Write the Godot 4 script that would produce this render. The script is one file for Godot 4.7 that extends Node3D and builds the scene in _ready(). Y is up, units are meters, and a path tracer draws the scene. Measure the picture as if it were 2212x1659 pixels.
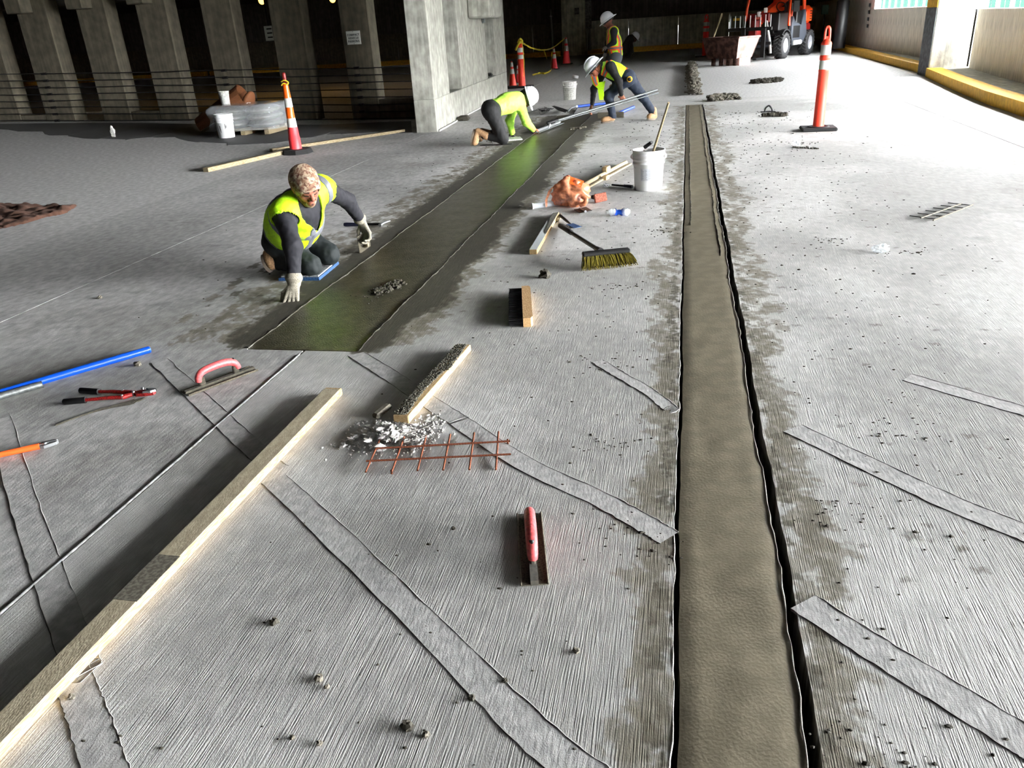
extends Node3D
# Concrete repair work on one level of a parking garage. Axes: x right, y up, -z along the concrete strips; metres.

var M := {}
var T := {}
var rng := RandomNumberGenerator.new()

func _ready():
	# --- camera, sky, exposure ---
	var cam := Camera3D.new()
	cam.name = "camera"
	cam.transform = Transform3D(Basis(Vector3(0.978246, -0.058203, -0.199114), Vector3(-0.030317, 0.909418, -0.414777), Vector3(0.205219, 0.411791, 0.887870)), Vector3(0, 1.65, 0))
	cam.fov = 52.286
	cam.near = 0.05
	cam.far = 300.0
	add_child(cam)
	var env := Environment.new()
	var sky := Sky.new()
	var psm := ProceduralSkyMaterial.new()
	psm.sky_top_color = Color(0.97, 0.98, 1.0)
	psm.sky_horizon_color = Color(0.99, 0.992, 1.0)
	psm.ground_bottom_color = Color(0.55, 0.55, 0.53)
	psm.ground_horizon_color = Color(0.7, 0.7, 0.7)
	psm.sky_energy_multiplier = 4.9
	sky.sky_material = psm
	env.background_mode = Environment.BG_SKY
	env.sky = sky
	env.tonemap_mode = Environment.TONE_MAPPER_LINEAR
	env.tonemap_exposure = 3.45
	env.sdfgi_enabled = true
	env.ssao_enabled = true
	env.ssil_enabled = true
	var we := WorldEnvironment.new()
	we.name = "environment"
	we.environment = env
	add_child(we)
	rng.seed = 7
	textures()
	materials()
	structure()
	floor_slabs()
	contents()

func contents():
	site()
	tools_near()
	tools_mid()
	far_things()
	people()

# ------------------------------------------------------------------ helpers
func sm(a: float, b: float, x: float) -> float:
	return smoothstep(a, b, x)

func rise(x: float, z: float) -> float:   # the slab climbs gently towards the far left barrier
	return 0.032 * maxf(0.0, -x - 5.5) * (1.0 - smoothstep(17.0, 24.0, -z))

func tag(o: Node, label: String, category: String, group := "", kind := ""):
	o.set_meta("label", label)
	if category: o.set_meta("category", category)
	if group: o.set_meta("group", group)
	if kind: o.set_meta("kind", kind)
	return o

func thing(called: String, label: String, category: String, at := Vector3.ZERO, turn := 0.0, group := "") -> Node3D:
	var o := Node3D.new()
	o.name = numbered(called)
	add_child(o)
	o.position = at
	o.rotation.y = turn
	tag(o, label, category, group)
	return o

func numbered(called: String) -> String:
	if not has_node(NodePath(called)): return called
	var k := 1
	while has_node(NodePath("%s_%03d" % [called, k])): k += 1
	return "%s_%03d" % [called, k]

func child_name(p: Node, called: String) -> String:
	if not p.has_node(NodePath(called)): return called
	var k := 1
	while p.has_node(NodePath("%s_%03d" % [called, k])): k += 1
	return "%s_%03d" % [called, k]

func part(p: Node, called: String, st, m: Material, xf := Transform3D(), kind := "", label := "") -> MeshInstance3D:
	var o := MeshInstance3D.new()
	o.mesh = mesh_of(st)
	o.material_override = m
	o.name = child_name(p, called) if p != self else numbered(called)
	p.add_child(o, true)
	o.transform = xf
	if kind: o.set_meta("kind", kind)
	if label: o.set_meta("label", label)
	return o

func mesh_of(st) -> Mesh:
	if st is Mesh: return st
	st.generate_normals()
	return st.commit()

func one(called: String, label: String, category: String, st, m: Material, xf := Transform3D(), group := "") -> MeshInstance3D:
	var o := part(self, called, st, m, xf)
	tag(o, label, category, group)
	return o

func struct(called: String, st, m: Material, label := "", xf := Transform3D()) -> MeshInstance3D:
	var o := part(self, called, st, m, xf, "structure")
	if label: o.set_meta("label", label)
	return o

func dup(src: Node3D, at: Vector3, turn: float, label: String, group := "") -> Node3D:
	var c: Node3D = src.duplicate()
	c.name = numbered(String(src.name).rstrip("0123456789").rstrip("_"))
	add_child(c)
	c.position = at
	c.rotation.y = turn
	tag(c, label, String(src.get_meta("category")), group)
	return c

func S() -> SurfaceTool:
	var st := SurfaceTool.new()
	st.begin(Mesh.PRIMITIVE_TRIANGLES)
	st.set_smooth_group(-1)
	return st

func at(p: Vector3, yaw := 0.0, pitch := 0.0, roll := 0.0) -> Transform3D:
	return Transform3D(Basis.from_euler(Vector3(pitch, yaw, roll)), p)

func along(a: Vector3, b: Vector3, up := Vector3.UP) -> Transform3D:   # local x runs from a to b, origin halfway
	var x := (b - a).normalized()
	var z := x.cross(up).normalized()
	return Transform3D(Basis(x, z.cross(x), z), (a + b) / 2.0)

# a, b, c run counter-clockwise seen from outside
func tri(st: SurfaceTool, a: Vector3, b: Vector3, c: Vector3):
	st.add_vertex(a); st.add_vertex(c); st.add_vertex(b)

func quad(st: SurfaceTool, a: Vector3, b: Vector3, c: Vector3, d: Vector3):
	tri(st, a, b, c); tri(st, a, c, d)

func box(st: SurfaceTool, size: Vector3, xf := Transform3D(), bevel := 0.0):
	var h := size / 2.0
	var bv := minf(bevel, minf(h.x, minf(h.y, h.z)) * 0.95)
	st.set_smooth_group(-1)
	var P := func(sx, sy, sz, k):
		var v := Vector3(sx * (h.x - (bv if k != 0 else 0.0)), sy * (h.y - (bv if k != 1 else 0.0)), sz * (h.z - (bv if k != 2 else 0.0)))
		return xf * v
	for s in [-1, 1]:
		var f := [[P.call(s, -1, -1, 0), P.call(s, -1, 1, 0), P.call(s, 1, 1, 0), P.call(s, 1, -1, 0)],
			[P.call(-1, s, -1, 1), P.call(1, s, -1, 1), P.call(1, s, 1, 1), P.call(-1, s, 1, 1)],
			[P.call(-1, -1, s, 2), P.call(-1, 1, s, 2), P.call(1, 1, s, 2), P.call(1, -1, s, 2)]]
		for q in f:
			face(st, q, xf.origin)
	if bv <= 0.0: return
	for s in [-1, 1]:
		for t in [-1, 1]:
			face(st, [P.call(s, t, -1, 0), P.call(s, t, 1, 0), P.call(s, t, 1, 1), P.call(s, t, -1, 1)], xf.origin)
			face(st, [P.call(s, -1, t, 0), P.call(s, 1, t, 0), P.call(s, 1, t, 2), P.call(s, -1, t, 2)], xf.origin)
			face(st, [P.call(-1, s, t, 1), P.call(1, s, t, 1), P.call(1, s, t, 2), P.call(-1, s, t, 2)], xf.origin)
			for u in [-1, 1]:
				face(st, [P.call(s, t, u, 0), P.call(s, t, u, 1), P.call(s, t, u, 2)], xf.origin)

func face(st: SurfaceTool, q: Array, from: Vector3):   # a convex polygon turned outwards from a point inside
	var n: Vector3 = (q[1] - q[0]).cross(q[2] - q[0])
	if n.dot(q[0] - from) < 0.0: q.reverse()
	for k in range(1, q.size() - 1): tri(st, q[0], q[k], q[k + 1])

func bx(size: Vector3, bevel := 0.004) -> SurfaceTool:
	var st := S()
	box(st, size, Transform3D(), bevel)
	return st

func lathe(st: SurfaceTool, prof: Array, seg := 20, xf := Transform3D(), group := 1):   # [r, y] from the bottom up, outside first
	st.set_smooth_group(group)
	for i in prof.size() - 1:
		var a = prof[i]; var b = prof[i + 1]
		for k in seg:
			var t0 := TAU * k / seg; var t1 := TAU * (k + 1) / seg
			var p := func(q, t): return xf * Vector3(q[0] * cos(t), q[1], -q[0] * sin(t))
			if a[0] > 1e-6: tri(st, p.call(a, t0), p.call(a, t1), p.call(b, t1))
			if b[0] > 1e-6: tri(st, p.call(a, t0), p.call(b, t1), p.call(b, t0))
		if prof[i].size() > 2: st.set_smooth_group(group + i + 1)

func tube(st: SurfaceTool, pts: Array, r, seg := 8, caps := true, group := 1):
	st.set_smooth_group(group)
	var rings := []
	var up := Vector3.UP
	for i in pts.size():
		var d: Vector3 = (pts[mini(i + 1, pts.size() - 1)] - pts[maxi(i - 1, 0)]).normalized()
		if absf(d.dot(up)) > 0.96: up = Vector3.RIGHT if absf(d.x) < 0.7 else Vector3.BACK
		var u := d.cross(up).normalized()
		var v := u.cross(d).normalized()
		up = v
		var rr: float = r[i] if r is Array else r
		var ring := []
		for k in seg: ring.append(pts[i] + (u * cos(TAU * k / seg) + v * sin(TAU * k / seg)) * rr)
		rings.append(ring)
	for i in pts.size() - 1:
		for k in seg:
			var k2 := (k + 1) % seg
			quad(st, rings[i][k], rings[i + 1][k], rings[i + 1][k2], rings[i][k2])
	if caps:
		st.set_smooth_group(-1)
		for k in range(1, seg - 1):
			tri(st, rings[0][0], rings[0][k], rings[0][k + 1])
			tri(st, rings[-1][0], rings[-1][k + 1], rings[-1][k])

func tb(pts: Array, r, seg := 8) -> SurfaceTool:
	var st := S()
	tube(st, pts, r, seg)
	return st

func prism(st: SurfaceTool, poly: PackedVector2Array, h: float, xf := Transform3D(), taper := 0.0):   # polygon in local x,z raised by h along y
	st.set_smooth_group(-1)
	var n := poly.size()
	if Geometry2D.is_polygon_clockwise(poly): poly.reverse()
	var mid := Vector2.ZERO
	for p in poly: mid += p / n
	var top := []
	var bot := []
	for p in poly:
		var q: Vector2 = p + (mid - p).normalized() * taper
		top.append(xf * Vector3(q.x, h, q.y)); bot.append(xf * Vector3(p.x, 0, p.y))
	var ix := Geometry2D.triangulate_polygon(poly)
	for i in range(0, ix.size(), 3):
		var a: Vector3 = top[ix[i]]; var b: Vector3 = top[ix[i + 1]]; var c: Vector3 = top[ix[i + 2]]
		var upv := xf.basis.y
		if (b - a).cross(c - a).dot(upv) >= 0.0: tri(st, a, b, c)
		else: tri(st, a, c, b)
		a = bot[ix[i]]; b = bot[ix[i + 1]]; c = bot[ix[i + 2]]
		if (b - a).cross(c - a).dot(upv) < 0.0: tri(st, a, b, c)
		else: tri(st, a, c, b)
	for i in n:
		var j := (i + 1) % n
		var out2 := Vector2(poly[j].y - poly[i].y, poly[i].x - poly[j].x)
		var out3 := xf.basis * Vector3(out2.x, 0, out2.y)
		var nn: Vector3 = (bot[j] - bot[i]).cross(top[i] - bot[i])
		if nn.dot(out3) >= 0.0: quad(st, bot[i], bot[j], top[j], top[i])
		else: quad(st, bot[j], bot[i], top[i], top[j])

func ball(st: SurfaceTool, c: Vector3, r: Vector3, basis := Basis(), rings := 8, seg := 12, rough := 0.0):
	st.set_smooth_group(1 if rough == 0.0 else -1)
	var pts := []
	for i in rings + 1:
		var row := []
		for k in seg:
			var th := PI * i / rings; var ph := TAU * k / seg
			var f := 1.0 + (rng.randf_range(-rough, rough) if i > 0 and i < rings else 0.0)
			row.append(c + basis * (Vector3(sin(th) * cos(ph), -cos(th), -sin(th) * sin(ph)) * r * f))
		pts.append(row)
	for i in rings:
		for k in seg:
			var k2 := (k + 1) % seg
			if i > 0: tri(st, pts[i][k], pts[i][k2], pts[i + 1][k2])
			if i < rings - 1: tri(st, pts[i][k], pts[i + 1][k2], pts[i + 1][k])

func blob(r: Vector3, rough := 0.28) -> SurfaceTool:
	var st := S()
	ball(st, Vector3.ZERO, r, Basis(), 6, 8, rough)
	return st

func vec2s(a: Array) -> PackedVector2Array:
	var p := PackedVector2Array()
	for i in range(0, a.size(), 2): p.append(Vector2(a[i], a[i + 1]))
	return p

func curve(p: Array, n := 8) -> Array:   # smooth line through points
	var out := []
	for i in p.size() - 1:
		var a: Vector3 = p[maxi(i - 1, 0)]; var d: Vector3 = p[mini(i + 2, p.size() - 1)]
		for k in n: out.append((p[i] as Vector3).cubic_interpolate(p[i + 1], a, d, float(k) / n))
	out.append(p[-1])
	return out

# ------------------------------------------------------------------ textures
func noise(freq: float, sd: int, oct := 4, kind := FastNoiseLite.TYPE_SIMPLEX_SMOOTH) -> FastNoiseLite:
	var n := FastNoiseLite.new()
	n.noise_type = kind
	n.seed = sd
	n.frequency = freq
	n.fractal_octaves = oct
	return n

func grey(w: int, h: int, freq: float, sd: int, oct := 4) -> Image:
	var im := noise(freq, sd, oct).get_seamless_image(w, h)
	im.convert(Image.FORMAT_L8)
	return im

func put_tex(key: String, im: Image):
	T[key] = ImageTexture.create_from_image(im)

func ramp(im: Image, lo: Color, hi: Color, c0 := 0.2, c1 := 0.8) -> Image:   # grey noise to a colour range
	var d := im.get_data()
	var out := PackedByteArray()
	out.resize(d.size() * 3)
	var table := []
	for i in 256:
		var c := lo.lerp(hi, smoothstep(c0, c1, i / 255.0))
		table.append([int(c.r * 255), int(c.g * 255), int(c.b * 255)])
	for i in d.size():
		var t = table[d[i]]
		out[i * 3] = t[0]; out[i * 3 + 1] = t[1]; out[i * 3 + 2] = t[2]
	return Image.create_from_data(im.get_width(), im.get_height(), false, Image.FORMAT_RGB8, out)

func textures():
	put_tex("grain", grey(512, 512, 0.06, 3, 5))
	put_tex("fine", grey(512, 512, 0.25, 5, 3))
	put_tex("mottle", ramp(grey(512, 512, 0.012, 8, 5), Color(0.72, 0.72, 0.7), Color(1, 1, 1)))
	put_tex("wood", ramp(grey(512, 512, 0.02, 11, 5), Color(0.8, 0.74, 0.64), Color(1, 1, 1)))
	put_tex("rust", ramp(grey(256, 256, 0.03, 13, 5), Color(0.5, 0.42, 0.38), Color(1, 1, 1)))
	put_tex("splash", ramp(grey(512, 512, 0.02, 17, 5), Color(1, 1, 1), Color(0.55, 0.54, 0.5), 0.55, 0.66))
	put_tex("strip_h", grey(1024, 1024, 0.06, 4, 6))
	put_tex("soft", ramp(grey(512, 512, 0.014, 9, 5), Color(0.87, 0.87, 0.86), Color(1, 1, 1), 0.1, 0.9))
	put_tex("camo", camo())
	put_tex("fabric", ramp(grey(512, 512, 0.03, 19, 4), Color(0.88, 0.88, 0.88), Color(1, 1, 1)))
	# broom finish: fine ridges along the strips, with grit
	var w := 1024
	var h := 1024
	var long := noise(0.2, 21, 3).get_seamless_image(w, 40)
	long.convert(Image.FORMAT_L8)
	long.resize(w, h, Image.INTERPOLATE_CUBIC)
	var a := long.get_data()
	var b := grey(w, h, 0.16, 22, 3).get_data()
	var c := grey(w, h, 0.012, 23, 4).get_data()
	var hb := PackedByteArray(); hb.resize(w * h)
	var ab := PackedByteArray(); ab.resize(w * h)
	for i in w * h:
		var k := 0.35 + 0.65 * c[i] / 255.0
		var v := 128.0 + (a[i] - 128.0) * 0.85 * k + (b[i] - 128.0) * 0.28
		hb[i] = clampi(int(v), 0, 255)
		ab[i] = clampi(int(205.0 + (v - 128.0) * 0.22 + (c[i] - 128.0) * 0.10), 0, 255)
	put_tex("broom_h", Image.create_from_data(w, h, false, Image.FORMAT_L8, hb))
	put_tex("broom_a", Image.create_from_data(w, h, false, Image.FORMAT_L8, ab))
	# trowelled finish of the left bay
	var d := noise(0.05, 24, 4).get_seamless_image(w, 256)
	d.convert(Image.FORMAT_L8)
	d.resize(w, h, Image.INTERPOLATE_CUBIC)
	var e := d.get_data()
	for i in w * h:
		var v := 128.0 + (e[i] - 128.0) * 0.6 + (b[i] - 128.0) * 0.4
		hb[i] = clampi(int(v), 0, 255)
		ab[i] = clampi(int(200.0 + (v - 128.0) * 0.14 + (c[i] - 128.0) * 0.18), 0, 255)
	put_tex("smooth_h", Image.create_from_data(w, h, false, Image.FORMAT_L8, hb))
	put_tex("smooth_a", Image.create_from_data(w, h, false, Image.FORMAT_L8, ab))
	put_tex("stain", stains())
	put_tex("wall", wall_streaks())

func camo() -> Image:
	var im := grey(256, 256, 0.03, 31, 3)
	var jm := grey(256, 256, 0.05, 32, 3)
	var out := Image.create(256, 256, false, Image.FORMAT_RGB8)
	for y in 256:
		for x in 256:
			var a := im.get_pixel(x & ~3, y & ~3).r
			var b := jm.get_pixel(x & ~1, y & ~1).r
			var c := Color(0.70, 0.64, 0.54)
			if a > 0.52: c = Color(0.55, 0.42, 0.33)
			if a < 0.40: c = Color(0.80, 0.75, 0.66)
			if b > 0.60: c = Color(0.36, 0.20, 0.15)
			out.set_pixel(x, y, c)
	return out

func wall_streaks() -> Image:   # runs of damp down cast concrete
	var w := 512
	var long := noise(0.035, 41, 4).get_seamless_image(w, 40)
	long.convert(Image.FORMAT_L8)
	long.resize(w, w, Image.INTERPOLATE_CUBIC)
	var a := long.get_data()
	var b := grey(w, w, 0.015, 42, 5).get_data()
	var out := Image.create(w, w, false, Image.FORMAT_RGB8)
	for i in w * w:
		var v := clampf(0.88 + (a[i] - 128.0) / 128.0 * 0.13 + (b[i] - 128.0) / 128.0 * 0.11, 0.3, 1.0)
		out.set_pixel(i % w, i / w, Color(v, v * 0.995, v * 0.97))
	return out

const SX := 1536
const SZ := 2048
func px_of(x: float, z: float) -> Vector2i:
	return Vector2i(int((x + 6.2) / 12.0 * SX), int((-z - 0.9) / 18.0 * SZ))

func brush(n: int, m: int, c: Color, sd: int, edge := 0.5, ragged := 0.9) -> Image:
	var nz := noise(3.2 / maxf(n, m), sd, 4)
	var im := Image.create(n, m, false, Image.FORMAT_RGBA8)
	for y in m:
		for x in n:
			var q := Vector2((x + 0.5) / n * 2.0 - 1.0, (y + 0.5) / m * 2.0 - 1.0)
			var v := 1.0 - q.length() + nz.get_noise_2d(x, y) * ragged
			im.set_pixel(x, y, Color(c.r, c.g, c.b, c.a * smoothstep(0.12, 0.12 + edge, v) * (1.0 - smoothstep(0.85, 1.0, q.length()))))
	return im

func stamp(im: Image, b: Image, x: float, z: float):
	var p := px_of(x, z)
	im.blend_rect(b, Rect2i(Vector2i.ZERO, b.get_size()), p - b.get_size() / 2)

func stains() -> Image:
	var r := RandomNumberGenerator.new()
	r.seed = 99
	var a := grey(SX / 2, SZ / 2, 0.006, 51, 5)
	var im := ramp(a, Color(0.80, 0.80, 0.79), Color(0.95, 0.95, 0.945), 0.25, 0.75)
	im.resize(SX, SZ, Image.INTERPOLATE_BILINEAR)
	im.convert(Image.FORMAT_RGBA8)
	# worn, lighter and darker cloudy patches
	var pale := brush(150, 200, Color(1, 1, 1, 0.35), 60, 0.8)
	var dim := brush(170, 120, Color(0.62, 0.61, 0.58, 0.3), 61, 0.8)
	for i in 26:
		stamp(im, pale, r.randf_range(-5.5, 5.3), r.randf_range(-18, -1.2))
		stamp(im, dim, r.randf_range(-5.5, 5.3), r.randf_range(-18, -1.2))
	# left bay: dark scuffs and drag marks along the floor
	var scuff := []
	for k in 6: scuff.append(brush(20 + 7 * k, 10 + 9 * (k % 3), Color(0.45, 0.44, 0.42, 0.2), 70 + k, 0.9))
	for i in 200: stamp(im, scuff[i % 6], r.randf_range(-6.0, -2.6), r.randf_range(-17.5, -4.2))
	for i in 60: stamp(im, scuff[i % 6], r.randf_range(-1.7, 0.0), r.randf_range(-17.5, -6.0))
	for i in 25: stamp(im, scuff[i % 6], r.randf_range(0.5, 3.2), r.randf_range(-17.5, -6.0))
	# damp cement margins along both fresh strips
	var damp := []
	var mud := []
	for k in 8:
		damp.append(brush(9 + 3 * k, 12 + 6 * (k % 5), Color(0.54, 0.51, 0.44, 0.55), 80 + k, 0.4))
		mud.append(brush(5 + 2 * k, 9 + 4 * k, Color(0.33, 0.31, 0.25, 0.65), 90 + k, 0.4))
	var z := -1.0
	while z > -17.6:
		var wide := 0.03 + 0.06 * (0.5 + 0.5 * sin(z * 2.1)) + 0.04 * (0.5 + 0.5 * sin(z * 5.3 + 1.0))
		if z < -4.0: wide *= 1.8
		stamp(im, damp[r.randi() % 8], 0.0 - r.randf_range(0.0, wide), z)
		stamp(im, damp[r.randi() % 8], 0.40 + r.randf_range(0.0, wide * 1.2), z)
		if r.randf() < 0.6: stamp(im, mud[r.randi() % 3], 0.375 + r.randf_range(0.0, 0.05), z)
		if r.randf() < 0.6: stamp(im, mud[r.randi() % 3], 0.0 - r.randf_range(0.0, 0.05), z)
		z -= 0.05
	z = -4.1
	while z > -16.6:
		for k in 3:
			stamp(im, mud[r.randi() % 8], -2.58 - r.randf_range(0.0, 0.16), z)
			stamp(im, mud[r.randi() % 8], -1.80 + r.randf_range(0.0, 0.15 + 0.06 * sin(z * 1.7)), z)
			stamp(im, damp[r.randi() % 8], -2.62 - r.randf_range(0.0, 0.45), z)
			stamp(im, damp[r.randi() % 8], -1.78 + r.randf_range(0.0, 0.28), z)
		z -= 0.06
	var wet := []
	for k in 6: wet.append(brush(14 + 5 * k, 22 + 12 * k, Color(0.30, 0.285, 0.22, 0.7), 130 + k, 0.3))
	z = -4.15
	while z > -16.6:
		var reach := 0.07 + 0.10 * (0.5 + 0.5 * sin(z * 1.9)) + 0.06 * sin(z * 4.7)
		for k in 2:
			stamp(im, wet[r.randi() % 6], -1.80 + r.randf_range(0.0, maxf(0.03, reach)), z)
			stamp(im, wet[r.randi() % 4], -2.57 - r.randf_range(0.0, 0.08), z)
		z -= 0.05
	# muddy ground round the kneeling man and the loose heap marks
	for i in 30: stamp(im, mud[r.randi() % 8], r.randf_range(-3.5, -2.7), r.randf_range(-6.6, -4.6))
	for i in 24: stamp(im, damp[r.randi() % 8], r.randf_range(-3.4, -2.7), r.randf_range(-6.9, -4.4))
	var spot := []
	for k in 5: spot.append(brush(3 + 2 * k, 3 + k, Color(0.40, 0.38, 0.33, 0.42), 110 + k, 0.6))
	for i in 240: stamp(im, spot[r.randi() % 5], -1.7 + 1.7 * r.randf(), -4.5 - 12.5 * r.randf())
	for i in 320: stamp(im, spot[r.randi() % 5], 0.45 + 2.4 * r.randf() * r.randf(), -2.0 - 14.0 * r.randf())
	# fade to an even tone at the rim of the mapped area
	var even := Color(0.875, 0.875, 0.87)
	var fx := Image.create(90, SZ, false, Image.FORMAT_RGBA8)
	for x in 90: fx.fill_rect(Rect2i(x, 0, 1, SZ), Color(even, 1.0 - smoothstep(0.0, 1.0, x / 89.0)))
	im.blend_rect(fx, Rect2i(0, 0, 90, SZ), Vector2i.ZERO)
	var fz := Image.create(SX, 120, false, Image.FORMAT_RGBA8)
	for y in 120: fz.fill_rect(Rect2i(0, y, SX, 1), Color(even, smoothstep(0.0, 1.0, y / 119.0)))
	im.blend_rect(fz, Rect2i(0, 0, SX, 120), Vector2i(0, SZ - 120))
	return im

# ------------------------------------------------------------------ materials
func mk(c: Color, rough := 0.8, metal := 0.0, tex := "", sc := Vector3.ONE, bump := "", depth := 0.0) -> StandardMaterial3D:
	var m := StandardMaterial3D.new()
	m.albedo_color = c
	m.roughness = rough
	m.metallic = metal
	m.uv1_triplanar = true
	m.uv1_scale = sc
	if tex: m.albedo_texture = T[tex]
	if bump:
		m.heightmap_enabled = true
		m.heightmap_texture = T[bump]
		m.heightmap_scale = depth
	return m

func slab_mat(a: String, h: String, c: Color, depth: float, stained: bool) -> StandardMaterial3D:
	var m := StandardMaterial3D.new()
	m.albedo_color = c
	m.albedo_texture = T[a]
	m.roughness = 0.82
	m.heightmap_enabled = true
	m.heightmap_texture = T[h]
	m.heightmap_scale = depth
	if stained:
		m.detail_enabled = true
		m.detail_albedo = T["stain"]
		m.detail_blend_mode = BaseMaterial3D.BLEND_MODE_MUL
		m.detail_uv_layer = BaseMaterial3D.DETAIL_UV_2
	return m

func materials():
	M.broom = slab_mat("broom_a", "broom_h", Color(0.985, 0.98, 0.965), 0.20, true)
	M.smooth = slab_mat("smooth_a", "smooth_h", Color(0.985, 0.98, 0.97), 0.11, true)
	M.far_floor = slab_mat("smooth_a", "smooth_h", Color(0.92, 0.915, 0.90), 0.06, false)
	M.band = mk(Color(0.885, 0.88, 0.865), 0.75, 0.0, "smooth_a", Vector3(1.3, 1.3, 1.3), "smooth_h", 0.12)
	M.crack = mk(Color(0.33, 0.32, 0.30), 0.9)
	M.ridge = mk(Color(0.66, 0.65, 0.62), 0.8, 0.0, "", Vector3(6, 6, 6), "grain", 0.3)
	M.joint = mk(Color(0.10, 0.10, 0.095), 0.95)
	M.rod = mk(Color(0.60, 0.60, 0.59), 0.7, 0.0, "mottle", Vector3(3, 3, 3))
	M.strip = mk(Color(0.495, 0.462, 0.385), 0.5, 0.0, "soft", Vector3(1.1, 1.1, 1.1), "strip_h", 0.07)
	M.wetstrip = mk(Color(0.315, 0.30, 0.235), 0.36, 0.0, "mottle", Vector3(2.2, 2.2, 2.2), "grain", 0.22)
	M.mortar = mk(Color(0.36, 0.34, 0.28), 0.75, 0.0, "mottle", Vector3(9, 9, 9), "fine", 0.5)
	M.wetmortar = mk(Color(0.31, 0.30, 0.255), 0.6)
	M.mud = mk(Color(0.25, 0.235, 0.19), 0.8, 0.0, "mottle", Vector3(9, 9, 9))
	M.drymortar = mk(Color(0.45, 0.43, 0.38), 0.9, 0.0, "mottle", Vector3(9, 9, 9))
	M.rubble = mk(Color(0.72, 0.71, 0.69), 0.95)
	M.rubble.metallic_specular = 0.15
	M.concrete = mk(Color(0.72, 0.72, 0.70), 0.85, 0.0, "wall", Vector3(0.55, 0.5, 0.55), "grain", 0.15)
	M.damp = mk(Color(0.33, 0.33, 0.325), 0.7)
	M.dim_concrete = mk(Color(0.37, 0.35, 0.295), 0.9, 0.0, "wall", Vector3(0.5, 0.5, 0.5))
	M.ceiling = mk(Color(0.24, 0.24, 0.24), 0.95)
	M.cast = mk(Color(0.66, 0.66, 0.635), 0.85, 0.0, "wall", Vector3(0.55, 0.5, 0.55), "grain", 0.15)
	M.dark_concrete = mk(Color(0.36, 0.355, 0.34), 0.95, 0.0, "wall", Vector3(0.3, 0.3, 0.3))
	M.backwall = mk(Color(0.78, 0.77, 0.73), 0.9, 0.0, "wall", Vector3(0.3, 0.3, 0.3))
	M.warm_concrete = mk(Color(0.97, 0.945, 0.89), 0.9, 0.0, "soft", Vector3(1.2, 0.25, 1.2))
	M.gray_paint = mk(Color(0.36, 0.37, 0.38), 0.7, 0.0, "mottle", Vector3(1, 1, 1))
	M.yellow = mk(Color(0.88, 0.68, 0.17), 0.75, 0.0, "soft", Vector3(1, 1, 1))
	M.steel = mk(Color(0.62, 0.63, 0.63), 0.38, 0.9)
	M.galv = mk(Color(0.52, 0.54, 0.54), 0.5, 0.75, "mottle", Vector3(8, 8, 8))
	M.darksteel = mk(Color(0.16, 0.16, 0.16), 0.5, 0.6)
	M.black = mk(Color(0.045, 0.045, 0.05), 0.55)
	M.rubber = mk(Color(0.06, 0.06, 0.06), 0.8, 0.0, "mottle", Vector3(4, 4, 4))
	M.wood = mk(Color(0.74, 0.65, 0.49), 0.75, 0.0, "wood", Vector3(1.5, 14, 14), "grain", 0.05)
	M.wood_dirty = mk(Color(0.68, 0.635, 0.535), 0.8, 0.0, "soft", Vector3(2, 5, 5), "grain", 0.08)
	M.wood_grey = mk(Color(0.62, 0.58, 0.48), 0.85, 0.0, "wood", Vector3(1.0, 9, 9))
	M.wood_pale = mk(Color(0.80, 0.67, 0.49), 0.7, 0.0, "wood", Vector3(14, 14, 3))
	M.whitepaint = mk(Color(0.80, 0.81, 0.81), 0.6, 0.0, "splash", Vector3(1.2, 1.2, 1.2))
	M.red = mk(Color(0.78, 0.20, 0.20), 0.5, 0.0, "mottle", Vector3(12, 12, 12))
	M.pinkred = mk(Color(0.86, 0.36, 0.37), 0.5, 0.0, "mottle", Vector3(10, 10, 10))
	M.redmetal = mk(Color(0.62, 0.12, 0.11), 0.45, 0.1, "rust", Vector3(12, 12, 12))
	M.bladed = mk(Color(0.40, 0.375, 0.315), 0.55, 0.35, "splash", Vector3(9, 9, 9), "fine", 0.2)
	M.rusty = mk(Color(0.55, 0.30, 0.17), 0.85, 0.1, "rust", Vector3(20, 20, 20))
	M.blue = mk(Color(0.02, 0.25, 0.64), 0.32, 0.0)
	M.blue2 = mk(Color(0.10, 0.27, 0.66), 0.4, 0.0)
	M.orange = mk(Color(0.95, 0.36, 0.13), 0.45)
	M.cone = mk(Color(0.96, 0.26, 0.17), 0.5)
	M.cone_pink = mk(Color(0.92, 0.24, 0.26), 0.5)
	M.cone_deep = mk(Color(0.93, 0.36, 0.03), 0.4)
	M.band_white = mk(Color(0.82, 0.82, 0.80), 0.45, 0.0, "fabric", Vector3(9, 9, 9))
	M.pail = mk(Color(0.90, 0.905, 0.90), 0.42)
	M.pail_dirty = mk(Color(0.84, 0.84, 0.82), 0.5, 0.0, "mottle", Vector3(4, 4, 4))
	M.padgrey = mk(Color(0.56, 0.57, 0.58), 0.7, 0.0, "splash", Vector3(5, 5, 5))
	M.print = mk(Color(0.50, 0.52, 0.53), 0.6)
	M.ink = mk(Color(0.10, 0.10, 0.11), 0.6)
	M.hivis = mk(Color(0.72, 0.95, 0.06), 0.65, 0.0, "fabric", Vector3(3, 3, 3))
	M.hivis.emission_enabled = false
	M.lime = mk(Color(0.74, 0.96, 0.34), 0.7, 0.0, "fabric", Vector3(3, 3, 3))
	M.reflect = mk(Color(0.40, 0.41, 0.43), 0.5, 0.0, "fabric", Vector3(6, 6, 6))
	M.hiorange = mk(Color(0.98, 0.35, 0.10), 0.65)
	M.body = mk(Color.WHITE, 0.8, 0.0, "fabric", Vector3(4, 4, 4))
	M.body.vertex_color_use_as_albedo = true
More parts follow.
